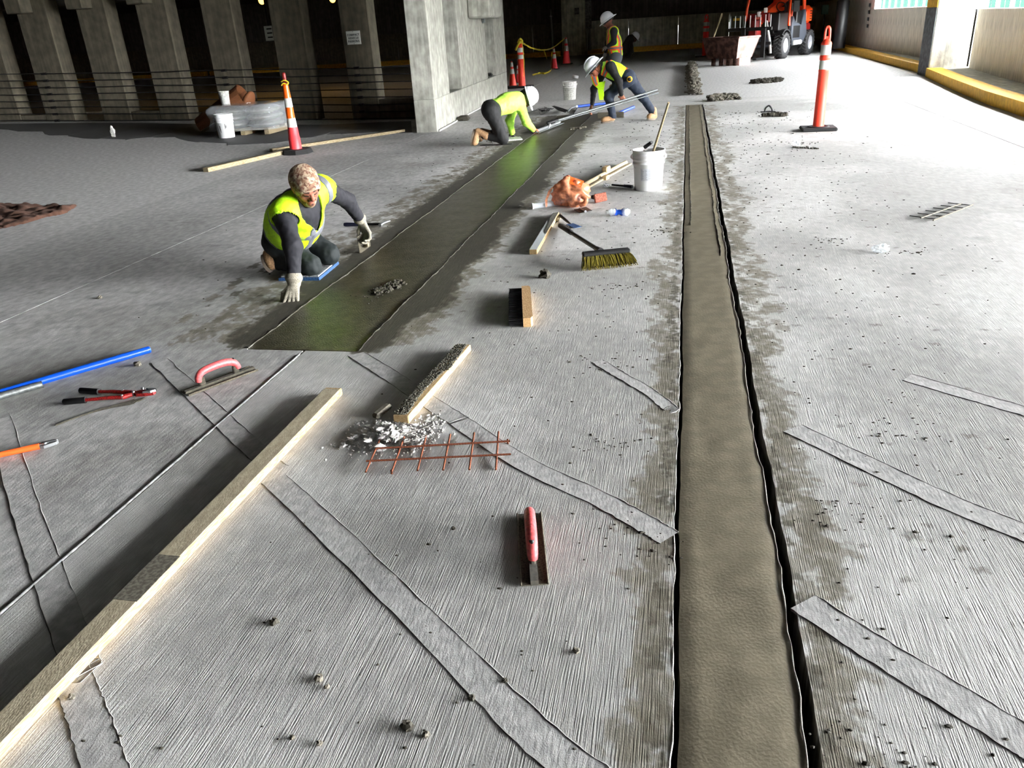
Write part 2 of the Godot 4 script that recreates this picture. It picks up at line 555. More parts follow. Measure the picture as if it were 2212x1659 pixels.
	M.glove = mk(Color(0.54, 0.52, 0.46), 0.85, 0.0, "splash", Vector3(14, 14, 14))
	M.camo = mk(Color(0.86, 0.84, 0.82), 0.85, 0.0, "camo", Vector3(2.4, 2.4, 2.4))
	M.boot = mk(Color(0.70, 0.55, 0.40), 0.75, 0.0, "mottle", Vector3(9, 9, 9))
	M.sole = mk(Color(0.42, 0.38, 0.33), 0.8)
	M.hat = mk(Color(0.86, 0.87, 0.89), 0.35)
	M.hair = mk(Color(0.035, 0.03, 0.028), 0.8)
	M.bag = mk(Color(0.80, 0.52, 0.37, 0.78), 0.4, 0.0, "mottle", Vector3(5, 5, 5))
	M.bag.transparency = BaseMaterial3D.TRANSPARENCY_ALPHA
	M.bag.backlight_enabled = true
	M.bag.backlight = Color(0.5, 0.25, 0.12)
	M.clear = mk(Color(0.92, 0.95, 0.96, 0.25), 0.12)
	M.clear.transparency = BaseMaterial3D.TRANSPARENCY_ALPHA
	M.film = mk(Color(0.56, 0.55, 0.53), 0.3, 0.0, "mottle", Vector3(2, 2, 2))
	M.cloth = mk(Color(0.36, 0.24, 0.18), 0.95, 0.0, "fabric", Vector3(2, 2, 2))
	M.card = mk(Color(0.42, 0.24, 0.10), 0.8, 0.0, "fabric", Vector3(2, 2, 2))
	M.brick = mk(Color(0.66, 0.38, 0.30), 0.85, 0.0, "mottle", Vector3(9, 9, 9))
	M.bristle = mk(Color(0.46, 0.42, 0.10), 0.6)
	M.tape = mk(Color(0.85, 0.76, 0.16), 0.5)
	M.machine = mk(Color(0.92, 0.28, 0.08), 0.38)
	M.machine_grey = mk(Color(0.25, 0.27, 0.30), 0.5)
	M.machine_black = mk(Color(0.05, 0.052, 0.056), 0.5)
	M.tub = mk(Color(0.42, 0.30, 0.27), 0.8, 0.0, "rust", Vector3(0.5, 0.5, 0.5))
	M.tub_pale = mk(Color(0.90, 0.74, 0.70), 0.8, 0.0, "mottle", Vector3(0.6, 0.6, 0.6))
	M.signwhite = mk(Color(0.86, 0.86, 0.83), 0.6)
	M.facade = mk(Color(0.17, 0.16, 0.13), 1.0)
	M.facade.metallic_specular = 0.0
	M.glass = mk(Color(0.075, 0.125, 0.108), 1.0)
	M.glass.metallic_specular = 0.0
	M.bulb = mk(Color(1.0, 0.85, 0.5), 0.5)
	M.bulb.emission_enabled = true
	M.bulb.emission = Color(1.0, 0.72, 0.25)
	M.bulb.emission_energy_multiplier = 3.0

	M.paintwhite = mk(Color(0.78, 0.80, 0.80), 0.6)
	M.bluewear = mk(Color(0.22, 0.40, 0.62), 0.5, 0.2, "rust", Vector3(14, 14, 14))
	M.frosted = mk(Color(0.90, 0.92, 0.93, 0.38), 0.15)
	M.frosted.transparency = BaseMaterial3D.TRANSPARENCY_ALPHA
	M.navy = mk(Color(0.06, 0.08, 0.16), 0.5)
	M.wrap = mk(Color(0.80, 0.82, 0.83, 0.3), 0.2)
	M.wrap.transparency = BaseMaterial3D.TRANSPARENCY_ALPHA
	M.greenbox = mk(Color(0.12, 0.28, 0.22), 0.6)
	M.darkolive = mk(Color(0.18, 0.20, 0.14), 0.5)
	M.tyre = mk(Color(0.22, 0.22, 0.225), 0.75, 0.0, "mottle", Vector3(3, 3, 3))
	M.rim = mk(Color(0.72, 0.73, 0.75), 0.4, 0.4)

# ------------------------------------------------------------------ the garage
func wall_x(z: float) -> float:   # inner face of the right parapet
	if z > -17.2: return 5.15 + (3.0 - z) * 0.051
	if z > -22.4: return lerpf(6.18, 6.72, (-17.2 - z) / 5.2)
	return lerpf(6.85, 7.25, (-22.4 - z) / 29.6)

func kerb_x(z: float) -> float:
	if z > -16.6: return 5.16 + (z + 16.6) * -0.050
	if z > -23.0: return lerpf(5.16, 5.86, (-16.6 - z) / 6.4)
	return lerpf(5.95, 6.95, (-23.0 - z) / 29.0)

func wall_run(st: SurfaceTool, z0: float, z1: float, y0: float, y1: float, thick: float, off := 0.0, kerb := false):
	var n := maxi(1, int(absf(z1 - z0) / 3.0))
	for i in n:
		var a := lerpf(z0, z1, float(i) / n); var b := lerpf(z0, z1, float(i + 1) / n)
		var xa: float = (kerb_x(a) if kerb else wall_x(a)) + off; var xb: float = (kerb_x(b) if kerb else wall_x(b)) + off
		var p := [Vector3(xa, y0, a), Vector3(xb, y0, b), Vector3(xb + thick, y0, b), Vector3(xa + thick, y0, a)]
		var q := []
		for v in p: q.append(v + Vector3(0, y1 - y0, 0))
		var c: Vector3 = (p[0] + q[2]) / 2.0
		face(st, [p[0], p[1], q[1], q[0]], c); face(st, [p[2], p[3], q[3], q[2]], c)
		face(st, [q[0], q[1], q[2], q[3]], c); face(st, [p[0], p[1], p[2], p[3]], c)
		if i == 0: face(st, [p[0], q[0], q[3], p[3]], c)
		if i == n - 1: face(st, [p[1], q[1], q[2], p[2]], c)

func structure():
	var st := S()
	box(st, Vector3(69.6, 0.3, 69), at(Vector3(-27.2, 4.4, -19.8)))
	box(st, Vector3(9.9, 0.3, 27.5), at(Vector3(12.55, 4.4, 0.9)))
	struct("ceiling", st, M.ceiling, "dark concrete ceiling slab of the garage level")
	st = S()
	box(st, Vector3(69.6, 0.2, 69), at(Vector3(-27.2, -0.5, -19.8)))
	box(st, Vector3(9.9, 0.2, 27.5), at(Vector3(12.55, -0.5, 0.9)))
	struct("floor_base", st, M.dark_concrete)
	# far wall: proud lower parapet with panel joints, darker recessed wall above, yellow kerb
	var fw := thing("wall_back", "far dark concrete wall with a yellow kerb along its foot", "", Vector3.ZERO)
	fw.remove_meta("category"); fw.set_meta("kind", "structure")
	part(fw, "upper_wall", bx(Vector3(70, 3.0, 0.3), 0), M.dark_concrete, at(Vector3(-27, 2.8, -54.0)))
	var x := -61.0
	while x < 7.6:
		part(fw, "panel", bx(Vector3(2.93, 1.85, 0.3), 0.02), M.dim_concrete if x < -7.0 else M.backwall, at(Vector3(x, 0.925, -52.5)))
		x += 2.95
	part(fw, "ledge", bx(Vector3(70, 0.12, 1.6), 0.01), M.dark_concrete, at(Vector3(-27, 1.79, -53.2)))
	part(fw, "column", bx(Vector3(1.5, 4.4, 0.9), 0.03), M.backwall, at(Vector3(-6.7, 2.1, -52.1)))
	for v in [[-20.0, 22.0], [-2.95, 8.9], [6.5, 2.5]]:
		pass
	part(fw, "kerb", bx(Vector3(24.0, 0.28, 0.5), 0.03), M.yellow, at(Vector3(-19.6, 0.14, -52.0)))
	part(fw, "kerb", bx(Vector3(12.4, 0.28, 0.5), 0.03), M.yellow, at(Vector3(0.3, 0.14, -52.0)))
	part(fw, "kerb", bx(Vector3(28, 0.28, 0.5), 0.03), M.yellow, at(Vector3(-46, 0.14, -52.0)))
	# right side: parapet panels, heads above the openings, pillars, kerb
	var rw := thing("wall_right", "right parapet wall of pale board-marked concrete with openings above", "", Vector3.ZERO)
	rw.remove_meta("category"); rw.set_meta("kind", "structure")
	for s in [[-12.8, -22.2, 1.46], [-23.3, -35.5, 1.56], [-35.5, -53.9, 4.25]]:
		st = S(); wall_run(st, s[0], s[1], -0.3, s[2], 0.22)
		part(rw, "parapet", st, M.warm_concrete)
	st = S(); wall_run(st, -12.8, -54.0, 2.06, 4.3, 0.3, -0.05)
	part(rw, "head_beam", st, M.concrete)
	part(rw, "pillar", bx(Vector3(1.12, 4.5, 0.92), 0.02), M.concrete, at(Vector3(6.41, 2.1, -22.86)), "", "pale square pillar between the two openings")
	part(rw, "pillar_side", bx(Vector3(0.012, 1.75, 0.9), 0.0), M.gray_paint, at(Vector3(5.845, 0.675, -22.86)))
	part(rw, "pillar_side", bx(Vector3(0.012, 1.2, 0.9), 0.0), M.yellow, at(Vector3(5.845, 2.15, -22.86)), "", "yellow painted upper side")
	part(rw, "return_wall", bx(Vector3(10.6, 4.6, 0.3), 0), M.concrete, at(Vector3(11.2, 2.0, -12.75)))
	part(rw, "outer_parapet", bx(Vector3(0.3, 0.8, 27), 0), M.concrete, at(Vector3(16.6, 0.1, 0.7)))
	part(rw, "outer_wall", bx(Vector3(0.3, 3.8, 10.5), 0), M.ceiling, at(Vector3(16.6, 2.4, 8.95)))
	part(rw, "patch_panel", bx(Vector3(0.05, 1.30, 2.3), 0.0), M.gray_paint, at(Vector3(6.86, 0.99, -24.9)))
	part(rw, "joint_line", bx(Vector3(0.03, 1.26, 0.05), 0.0), M.joint, at(Vector3(6.66, 0.83, -22.2)))
	st = S(); wall_run(st, -12.7, -22.38, -0.3, 0.17, 2.0, 0.06, true)
	part(rw, "walkway", st, M.concrete)
	st = S(); wall_run(st, -23.35, -54.0, -0.3, 0.17, 2.0, 0.06, true)
	part(rw, "walkway", st, M.concrete)
	for s in [[-12.7, -22.36], [-23.35, -50.0]]:
		st = S(); wall_run(st, s[0], s[1], -0.3, 0.2, 0.34, 0.0, true)
		part(rw, "kerb", st, M.yellow, Transform3D(), "", "worn yellow painted kerb edge")
	# walls closing the level out of sight
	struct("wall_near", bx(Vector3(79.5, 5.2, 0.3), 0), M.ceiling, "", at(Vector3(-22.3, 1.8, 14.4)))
	struct("wall_left", bx(Vector3(0.3, 5.2, 69), 0), M.dark_concrete, "", at(Vector3(-62, 1.8, -19.8)))
	# street and facing building beyond the parapet
	struct("ground", bx(Vector3(160, 0.4, 260), 0), M.concrete, "", at(Vector3(88, -6, -40)))
	shear_wall()
	barrier()
	facing_building()

func facing_building():
	var b := thing("building", "pale building facing the garage across the street", "building", Vector3(20, -5.8, -76))
	part(b, "wall", bx(Vector3(10, 9.4, 122), 0), M.facade, at(Vector3(5, 4.7, 0)))
	for i in 34:
		var z := -50.0 + i * 2.6
		var w := part(b, "window", bx(Vector3(0.12, 2.2, 1.9), 0.0), M.signwhite, at(Vector3(-0.02, 7.4, z)))
		part(w, "pane", bx(Vector3(0.06, 1.9, 0.78), 0.0), M.glass, at(Vector3(-0.06, 0, -0.44)))
		part(w, "pane", bx(Vector3(0.06, 1.9, 0.78), 0.0), M.glass, at(Vector3(-0.06, 0, 0.44)))

func shear_wall():
	# long wall with tall slots; local x along the wall away from the camera
	var a := Vector3(-4.49, 0, -14.608)
	var bb := Vector3(-5.03, 0, -23.63)
	var yaw := atan2(-(bb.z - a.z), bb.x - a.x)
	var w := thing("wall_centre", "free-standing cast concrete wall with two tall slots", "", a, yaw)
	w.remove_meta("category"); w.set_meta("kind", "structure")
	var L := 9.04
	var t := 0.40
	# face towards +x is local +z
	var runs := [[0.0, 1.33], [2.58, 5.85], [7.2, L]]
	for r in runs:
		part(w, "pier", bx(Vector3(r[1] - r[0], 3.8, t), 0.012), M.cast, at(Vector3((r[0] + r[1]) / 2, 2.47, -t / 2)))
	part(w, "base", bx(Vector3(L, 0.87, t), 0.012), M.cast, at(Vector3(L / 2, 0.135, -t / 2)))
	var st := S()
	box(st, Vector3(1.55, 1.7, 0.5), at(Vector3(4.55, 2.78, 0.25)), 0.03)
	part(w, "corbel", st, M.cast, Transform3D(), "", "beam bracket projecting from the wall")
	# white caulk and chips along the foot
	var p := []
	for i in 30: p.append(Vector3(0.05 + i * 0.29, 0.015, 0.02 + rng.randf_range(-0.01, 0.015)))
	part(w, "caulk_line", tb(p, 0.02, 5), M.rubble)
	st = S()
	box(st, Vector3(0.05, 0.34, 0.05), at(Vector3(5.45, 2.0, 0.04)), 0.01)
	box(st, Vector3(0.1, 0.16, 0.07), at(Vector3(5.48, 1.92, 0.05)), 0.01)
	box(st, Vector3(0.03, 0.3, 0.03), at(Vector3(5.45, 2.25, 0.03)))
	one("outlet_box", "small grey electrical outlet box on the cast wall by the second slot", "outlet box", st, M.galv, w.transform)
	st = blob(Vector3(0.13, 0.05, 0.06), 0.3)
	one("black_rag", "black rag lying on the sill of the far slot", "rag", st, M.black, w.transform * at(Vector3(6.9, 0.61, -0.12)))
	one("mortar_clod", "dark clod lying against the foot of the cast wall", "mortar clod", blob(Vector3(0.14, 0.06, 0.09), 0.3), M.mud, at(Vector3(-4.489, 0, -16.389) + Vector3(0.05, 0.05, 0)))

func barrier():
	# frame of paired columns along the left, each pair joined by a low sill
	var cols := [[-16.5, -15.6], [-14.9, -14.1], [-13.35, -12.6], [-11.85, -11.1], [-10.28, -9.55], [-8.7, -7.97], [-7.13, -6.48]]
	var zf := -17.0
	var w := thing("wall_left_frame", "row of paired concrete columns with low sills along the left side", "", Vector3.ZERO)
	w.remove_meta("category"); w.set_meta("kind", "structure")
	for c in cols:
		var y0 := rise(c[0], zf) - 0.25
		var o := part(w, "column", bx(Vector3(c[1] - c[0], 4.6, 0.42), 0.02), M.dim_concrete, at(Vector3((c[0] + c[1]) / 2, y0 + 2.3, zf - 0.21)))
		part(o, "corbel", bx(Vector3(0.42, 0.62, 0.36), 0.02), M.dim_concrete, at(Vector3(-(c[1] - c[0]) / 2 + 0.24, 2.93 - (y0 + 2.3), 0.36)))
	for s in [[-18.4, -16.5, 0.42], [-14.9, -12.6, 0.0], [-15.6, -14.9, 0.46], [-12.6, -11.85, 0.43], [-9.55, -8.7, 0.42], [-6.48, -5.1, 0.445]]:
		if s[2] <= 0.0: continue
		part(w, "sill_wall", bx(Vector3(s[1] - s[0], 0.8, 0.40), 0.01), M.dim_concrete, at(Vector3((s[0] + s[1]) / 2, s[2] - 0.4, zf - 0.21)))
	part(w, "column", bx(Vector3(1.2, 3.6, 0.42), 0.02), M.dim_concrete, at(Vector3(-18.9, 1.8, zf - 0.21)))
	part(w, "tie_beam", bx(Vector3(16, 0.7, 0.5), 0.02), M.dark_concrete, at(Vector3(-12.5, 3.1, zf - 0.7)))
	# tensioned cables
	var cb := thing("cable_barrier", "eight tensioned steel cables strung in front of the left columns", "barrier")
	for k in 8:
		var h := 1.06 - k * 0.148
		var p := []
		for i in 9:
			var xx := lerpf(-19.0, -5.08, i / 8.0)
			p.append(Vector3(xx, rise(xx, zf) + h - 0.012 * sin(i * 2.1 + k), zf + 0.05))
		part(cb, "cable", tb(p, 0.011, 5), M.darksteel)
		for c in [cols[1], cols[4], cols[6]]:
			var xx: float = lerpf(c[0], c[1], 0.4)
			part(cb, "cable_clamp", tb([Vector3(xx - 0.06, rise(xx, zf) + h, zf + 0.05), Vector3(xx + 0.06, rise(xx, zf) + h, zf + 0.05)], 0.03, 6), M.darksteel)

# ------------------------------------------------------------------ floor
func slab(p: Node3D, x0: float, x1: float, z0: float, z1: float, m: Material, fine := 0.0, wob0 := 0.0, wob1 := 0.0):
	var st := S()
	st.set_smooth_group(1)
	var nx := maxi(1, int((x1 - x0) / (fine if fine > 0 else 99.0)))
	var nz := maxi(1, int((z1 - z0) / (fine if fine > 0 else 99.0)))
	if wob0 != 0.0 or wob1 != 0.0: nz = int((z1 - z0) / 0.06)
	var P := func(i, j):
		var z := lerpf(z0, z1, float(j) / nz)
		var a := x0 + wob0 * wob(z, x0); var b := x1 + wob1 * wob(z, x1)
		var x := lerpf(a, b, float(i) / nx)
		return Vector3(x, rise(x, z), z)
	var vert := func(v: Vector3):
		st.set_uv(Vector2(v.x / 1.0, v.z / 1.5))
		st.set_uv2(Vector2((v.x + 6.2) / 12.0, (-v.z - 0.9) / 18.0))
		st.add_vertex(v)
	var q4 := func(a, b, c, d):
		for v in [a, c, b, a, d, c]: vert.call(v)
	var dn := Vector3(0, -0.25, 0)
	for i in nx:
		for j in nz:
			q4.call(P.call(i, j), P.call(i, j + 1), P.call(i + 1, j + 1), P.call(i + 1, j))
	st.set_smooth_group(2)
	for j in nz:
		q4.call(P.call(0, j), P.call(0, j) + dn, P.call(0, j + 1) + dn, P.call(0, j + 1))
		q4.call(P.call(nx, j + 1), P.call(nx, j + 1) + dn, P.call(nx, j) + dn, P.call(nx, j))
	st.set_smooth_group(3)
	for i in nx:
		q4.call(P.call(i, nz), P.call(i, nz) + dn, P.call(i + 1, nz) + dn, P.call(i + 1, nz))
		q4.call(P.call(i + 1, 0), P.call(i + 1, 0) + dn, P.call(i, 0) + dn, P.call(i, 0))
	part(p, "slab", st, m)

func wob(z: float, s: float) -> float:
	return 0.004 * sin(z * 3.1 + s * 7.0) + 0.0025 * sin(z * 11.0 + s * 3.0) + 0.0015 * sin(z * 37.0 + s)

func floor_slabs():
	var f := thing("floor", "worn pale concrete garage floor with saw joints", "")
	f.remove_meta("category"); f.set_meta("kind", "structure")
	var zn := 14.0
	var zm := -18.9
	var zf := -53.0
	# left bay, rising towards the barrier
	slab(f, -62.0, -18.0, -24.0, zn, M.far_floor, 4.0)
	slab(f, -18.0, -6.2, -24.0, zn, M.far_floor, 1.0)
	slab(f, -6.2, -4.63, zm, zn, M.smooth, 0.78)
	slab(f, -6.2, -4.63, -24.0, zm, M.far_floor, 0.78)
	slab(f, -62.0, -4.63, zf, -24.0, M.far_floor)
	slab(f, -4.622, -2.53, zm, -3.935, M.smooth, 0.0, 0.0, 1.5)
	slab(f, -4.622, -2.16, -3.935, zn, M.smooth, 0.0)
	slab(f, -2.53, -1.82, zm, -16.7, M.smooth, 0.0)
	slab(f, -1.82, 0.012, zm, -3.935, M.broom, 0.0, 1.5, 0.8)
	slab(f, -2.143, 0.012, -3.935, zn, M.broom, 0.0, 0.0, 0.8)
	slab(f, 0.012, 0.378, zm, -17.75, M.broom, 0.0)
	slab(f, 0.378, 4.0, zm, zn, M.broom, 0.0, 1.0, 0.0)
	slab(f, 4.014, 5.8, zm, zn, M.broom, 0.0)
	slab(f, -4.615, 7.5, zf, zm, M.far_floor)
	slab(f, 5.8, 7.5, zm, -12.9, M.far_floor)
	slab(f, 5.8, 16.5, -12.9, zn, M.far_floor)
	# sealant and rod in the left joint
	var p := []
	for i in 28:
		var z := 0.5 - i * 0.162
		p.append(Vector3(-2.156 + wob(z, 2.0) * 0.3, -0.003, z))
	part(f, "backer_rod", tb(p, 0.008, 6), M.rod)
	# fresh concrete strips
	var s := strip_mesh(-2.53, -1.82, -3.945, -16.7, 1.5, 1.5, 0.0, 0.003)
	one("concrete_strip", "dark wet freshly placed concrete strip beside the kneeling workers", "concrete strip", s, M.wetstrip)
	s = strip_mesh(0.030, 0.345, 5.0, -17.74, 0.8, 1.4, -0.004, 0.0015)
	one("concrete_strip", "long narrow trowelled brown concrete strip with dark open edges", "concrete strip", s, M.strip)
	# raised lips of paste along the strips
	for l in [[0.012, 0.8, 0.0028, -1.0, -17.7, -0.001], [0.344, 1.4, 0.003, -1.0, -17.7, -0.005], [-2.531, 1.5, 0.005, -3.95, -16.6, 0.0], [-1.822, 1.5, 0.006, -3.95, -16.6, 0.0], [0.085, 0.8, 0.0045, -7.0, -17.7, -0.003], [0.30, 1.0, 0.0045, -6.0, -17.7, -0.003]]:
		p = []
		var z: float = l[3]
		var rr := []
		while z > l[4]:
			p.append(Vector3(l[0] + l[1] * wob(z, l[0]) + rng.randf_range(-0.003, 0.003), l[5] + rng.randf_range(-0.002, 0.001), z))
			rr.append(l[2] * rng.randf_range(0.25, 1.3))
			z -= 0.05
		part(f, "paste_lip", tb(p, rr, 5), M.mud if l[0] < -1.0 else M.mortar if l[2] == 0.0045 else M.ridge)
	bands(f)
	# black damp along the foot of the barrier
	var up := [Vector3(-15.791, 0.329, -16.527), Vector3(-14.003, 0.272, -16.642), Vector3(-12.133, 0.212, -16.569), Vector3(-10.357, 0.155, -16.328), Vector3(-9.267, 0.121, -16.373), Vector3(-7.61, 0.068, -16.065), Vector3(-6.512, 0.032, -16.433), Vector3(-5.679, 0.006, -16.65)]
	var dn := [Vector3(-15.349, 0.315, -15.642), Vector3(-13.811, 0.266, -15.124), Vector3(-12.111, 0.212, -14.29), Vector3(-10.6, 0.163, -13.81), Vector3(-9.965, 0.143, -14.201), Vector3(-8.599, 0.099, -13.432), Vector3(-7.368, 0.06, -13.2), Vector3(-6.908, 0.045, -14.11), Vector3(-6.226, 0.023, -14.696), Vector3(-5.09, 0, -14.639)]
	up = curve(up, 6)
	dn = curve(dn, 6)
	var st := S()
	var n := up.size() - 1
	for i in n:
		var e := func(k): return (dn[int(k * (dn.size() - 1) / float(n))] as Vector3) + Vector3(0.12 * sin(k * 2.3), 0, 0.10 * sin(k * 1.7 + 1.0))
		var q := [up[i], up[i + 1], e.call(i + 1), e.call(i)]
		var h := Vector3(0, 0.004, 0)
		face(st, [q[0] + h, q[1] + h, q[2] + h, q[3] + h], q[0] - Vector3.UP)
		face(st, [q[2] + h, q[3] + h, q[3], q[2]], (q[0] + q[1]) / 2.0)
	part(f, "damp_patch", st, M.damp)

func strip_mesh(x0: float, x1: float, z0: float, z1: float, w0: float, w1: float, y: float, ripple: float) -> SurfaceTool:
	var st := S()
	st.set_smooth_group(1)
	var nx := 10
	var nz := int((z0 - z1) / 0.06)
	var nn := noise(4.0, 77, 3)
	var P := func(i, j):
		var z := lerpf(z0, z1, float(j) / nz)
		var x := lerpf(x0 + w0 * wob(z, x0), x1 + w1 * wob(z, x1), float(i) / nx)
		return Vector3(x, y + ripple * nn.get_noise_2d(x * 1.2, z * 0.7) * 2.0 - (0.004 if i == 0 or i == nx else 0.0), z)
	for i in nx:
		for j in nz: quad(st, P.call(i, j), P.call(i + 1, j), P.call(i + 1, j + 1), P.call(i, j + 1))
	st.set_smooth_group(2)
	var dn := Vector3(0, -0.12, 0)
	for j in nz:
		quad(st, P.call(0, j) + dn, P.call(0, j), P.call(0, j + 1), P.call(0, j + 1) + dn)
		quad(st, P.call(nx, j), P.call(nx, j) + dn, P.call(nx, j + 1) + dn, P.call(nx, j + 1))
	for i in nx:
		quad(st, P.call(i, 0) + dn, P.call(i + 1, 0) + dn, P.call(i + 1, 0), P.call(i, 0))
	return st

func bands(f: Node3D):
	# smooth patched bands crossing the bays, each with thin ragged ridges on both edges
	var list := [
		[Vector3(-1.632, 0, -2.54), Vector3(-1.307, 0, -2.272), Vector3(-0.772, 0, -1.813), Vector3(-0.336, 0, -1.431), Vector3(-0.156, 0, -1.308), 0.105],
		[Vector3(-1.008, 0, -3.148), Vector3(-0.616, 0, -2.777), Vector3(-0.283, 0, -2.547), Vector3(-0.083, 0, -2.385), Vector3(-0.007, 0, -2.318), 0.10],
		[Vector3(-1.744, 0, -1.459), Vector3(-1.635, 0, -1.367), Vector3(-1.535, 0, -1.283), Vector3(-1.418, 0, -1.18), Vector3(-1.311, 0, -1.089), 0.10],
		[Vector3(-3.361, 0, -2.943), Vector3(-2.626, 0, -2.27), Vector3(-2.144, 0, -1.846), Vector3(-1.743, 0, -1.497), Vector3(-1.688, 0, -1.448), 0.10],
		[Vector3(-2.972, 0, -3.725), Vector3(-2.428, 0, -3.263), Vector3(-2.068, 0, -2.958), Vector3(-1.722, 0, -2.665), Vector3(-1.652, 0, -2.613), 0.10],
		[Vector3(-1.81, 0, -3.901), Vector3(-1.477, 0, -3.596), Vector3(-1.182, 0, -3.308), Vector3(-1.008, 0, -3.148), Vector3(-0.993, 0, -3.135), 0.10],
		[Vector3(0.502, 0, -3.19), Vector3(0.762, 0, -2.898), Vector3(0.981, 0, -2.656), Vector3(1.168, 0, -2.491), Vector3(1.219, 0, -2.444), 0.11],
		[Vector3(0.402, 0, -2.034), Vector3(0.562, 0, -1.867), Vector3(0.724, 0, -1.71), Vector3(0.857, 0, -1.582), Vector3(0.884, 0, -1.553), 0.11],
		[Vector3(1.1, 0, -3.777), Vector3(1.298, 0, -3.607), Vector3(1.495, 0, -3.441), Vector3(1.564, 0, -3.393), Vector3(1.593, 0, -3.374), 0.10],
		[Vector3(-0.42, 0, -3.885), Vector3(-0.283, 0, -3.709), Vector3(-0.133, 0, -3.523), Vector3(-0.03, 0, -3.352), Vector3(-0.019, 0, -3.328), 0.07]]
	for b in list:
		var pts := curve(b.slice(0, 5), 10)
		var st := S()
		st.set_smooth_group(1)
		var l := []
		var r := []
		for i in pts.size():
			var d: Vector3 = (pts[mini(i + 1, pts.size() - 1)] - pts[maxi(i - 1, 0)]).normalized()
			var n: Vector3 = Vector3(-d.z, 0, d.x) * (b[5] / 2.0)
			var jit := Vector3(rng.randf_range(-1, 1), 0, rng.randf_range(-1, 1)) * 0.003
			l.append(pts[i] + n + jit + Vector3(0, 0.001, 0)); r.append(pts[i] - n - jit + Vector3(0, 0.001, 0))
		var dn := Vector3(0, -0.01, 0)
		st.set_smooth_group(-1)
		for i in pts.size() - 1:
			face(st, [l[i], l[i + 1], r[i + 1], r[i]], l[i] + dn)
			face(st, [l[i], l[i + 1], l[i + 1] + dn, l[i] + dn], (r[i] + r[i + 1]) / 2.0)
			face(st, [r[i], r[i + 1], r[i + 1] + dn, r[i] + dn], (l[i] + l[i + 1]) / 2.0)
		var o := part(f, "patch_band", st, M.band)
		for e in [l, r]:
			var rr := []
			for i in e.size(): rr.append(rng.randf_range(0.0006, 0.0022))
			part(o, "ridge" if e == r else "crack", tb(e, rr, 5), M.band if e == r else M.crack)

# ------------------------------------------------------------------ lumber, tools and debris near the camera
func plank(called: String, label: String, cat: String, a: Vector3, b: Vector3, w: float, h: float, m: Material, group := "") -> Node3D:
	# a and b on the floor under the ends
	var xf := along(a + Vector3(0, h / 2 + 0.001, 0), b + Vector3(0, h / 2 + 0.001, 0))
	return one(called, label, cat, bx(Vector3(a.distance_to(b), h, w), 0.003), m, xf, group)

func lumps(n: int, spread: Callable, r0: float, r1: float, rough := 0.3, flat := 0.7) -> SurfaceTool:
	var st := S()
	for i in n:
		var p: Vector3 = spread.call(i)
		var r := rng.randf_range(r0, r1)
		ball(st, p + Vector3(0, r * 0.3, 0), Vector3(r * rng.randf_range(0.7, 1.3), r * flat, r * rng.randf_range(0.7, 1.3)), Basis(Vector3.UP, rng.randf() * TAU), 4, 6, rough)
	return st

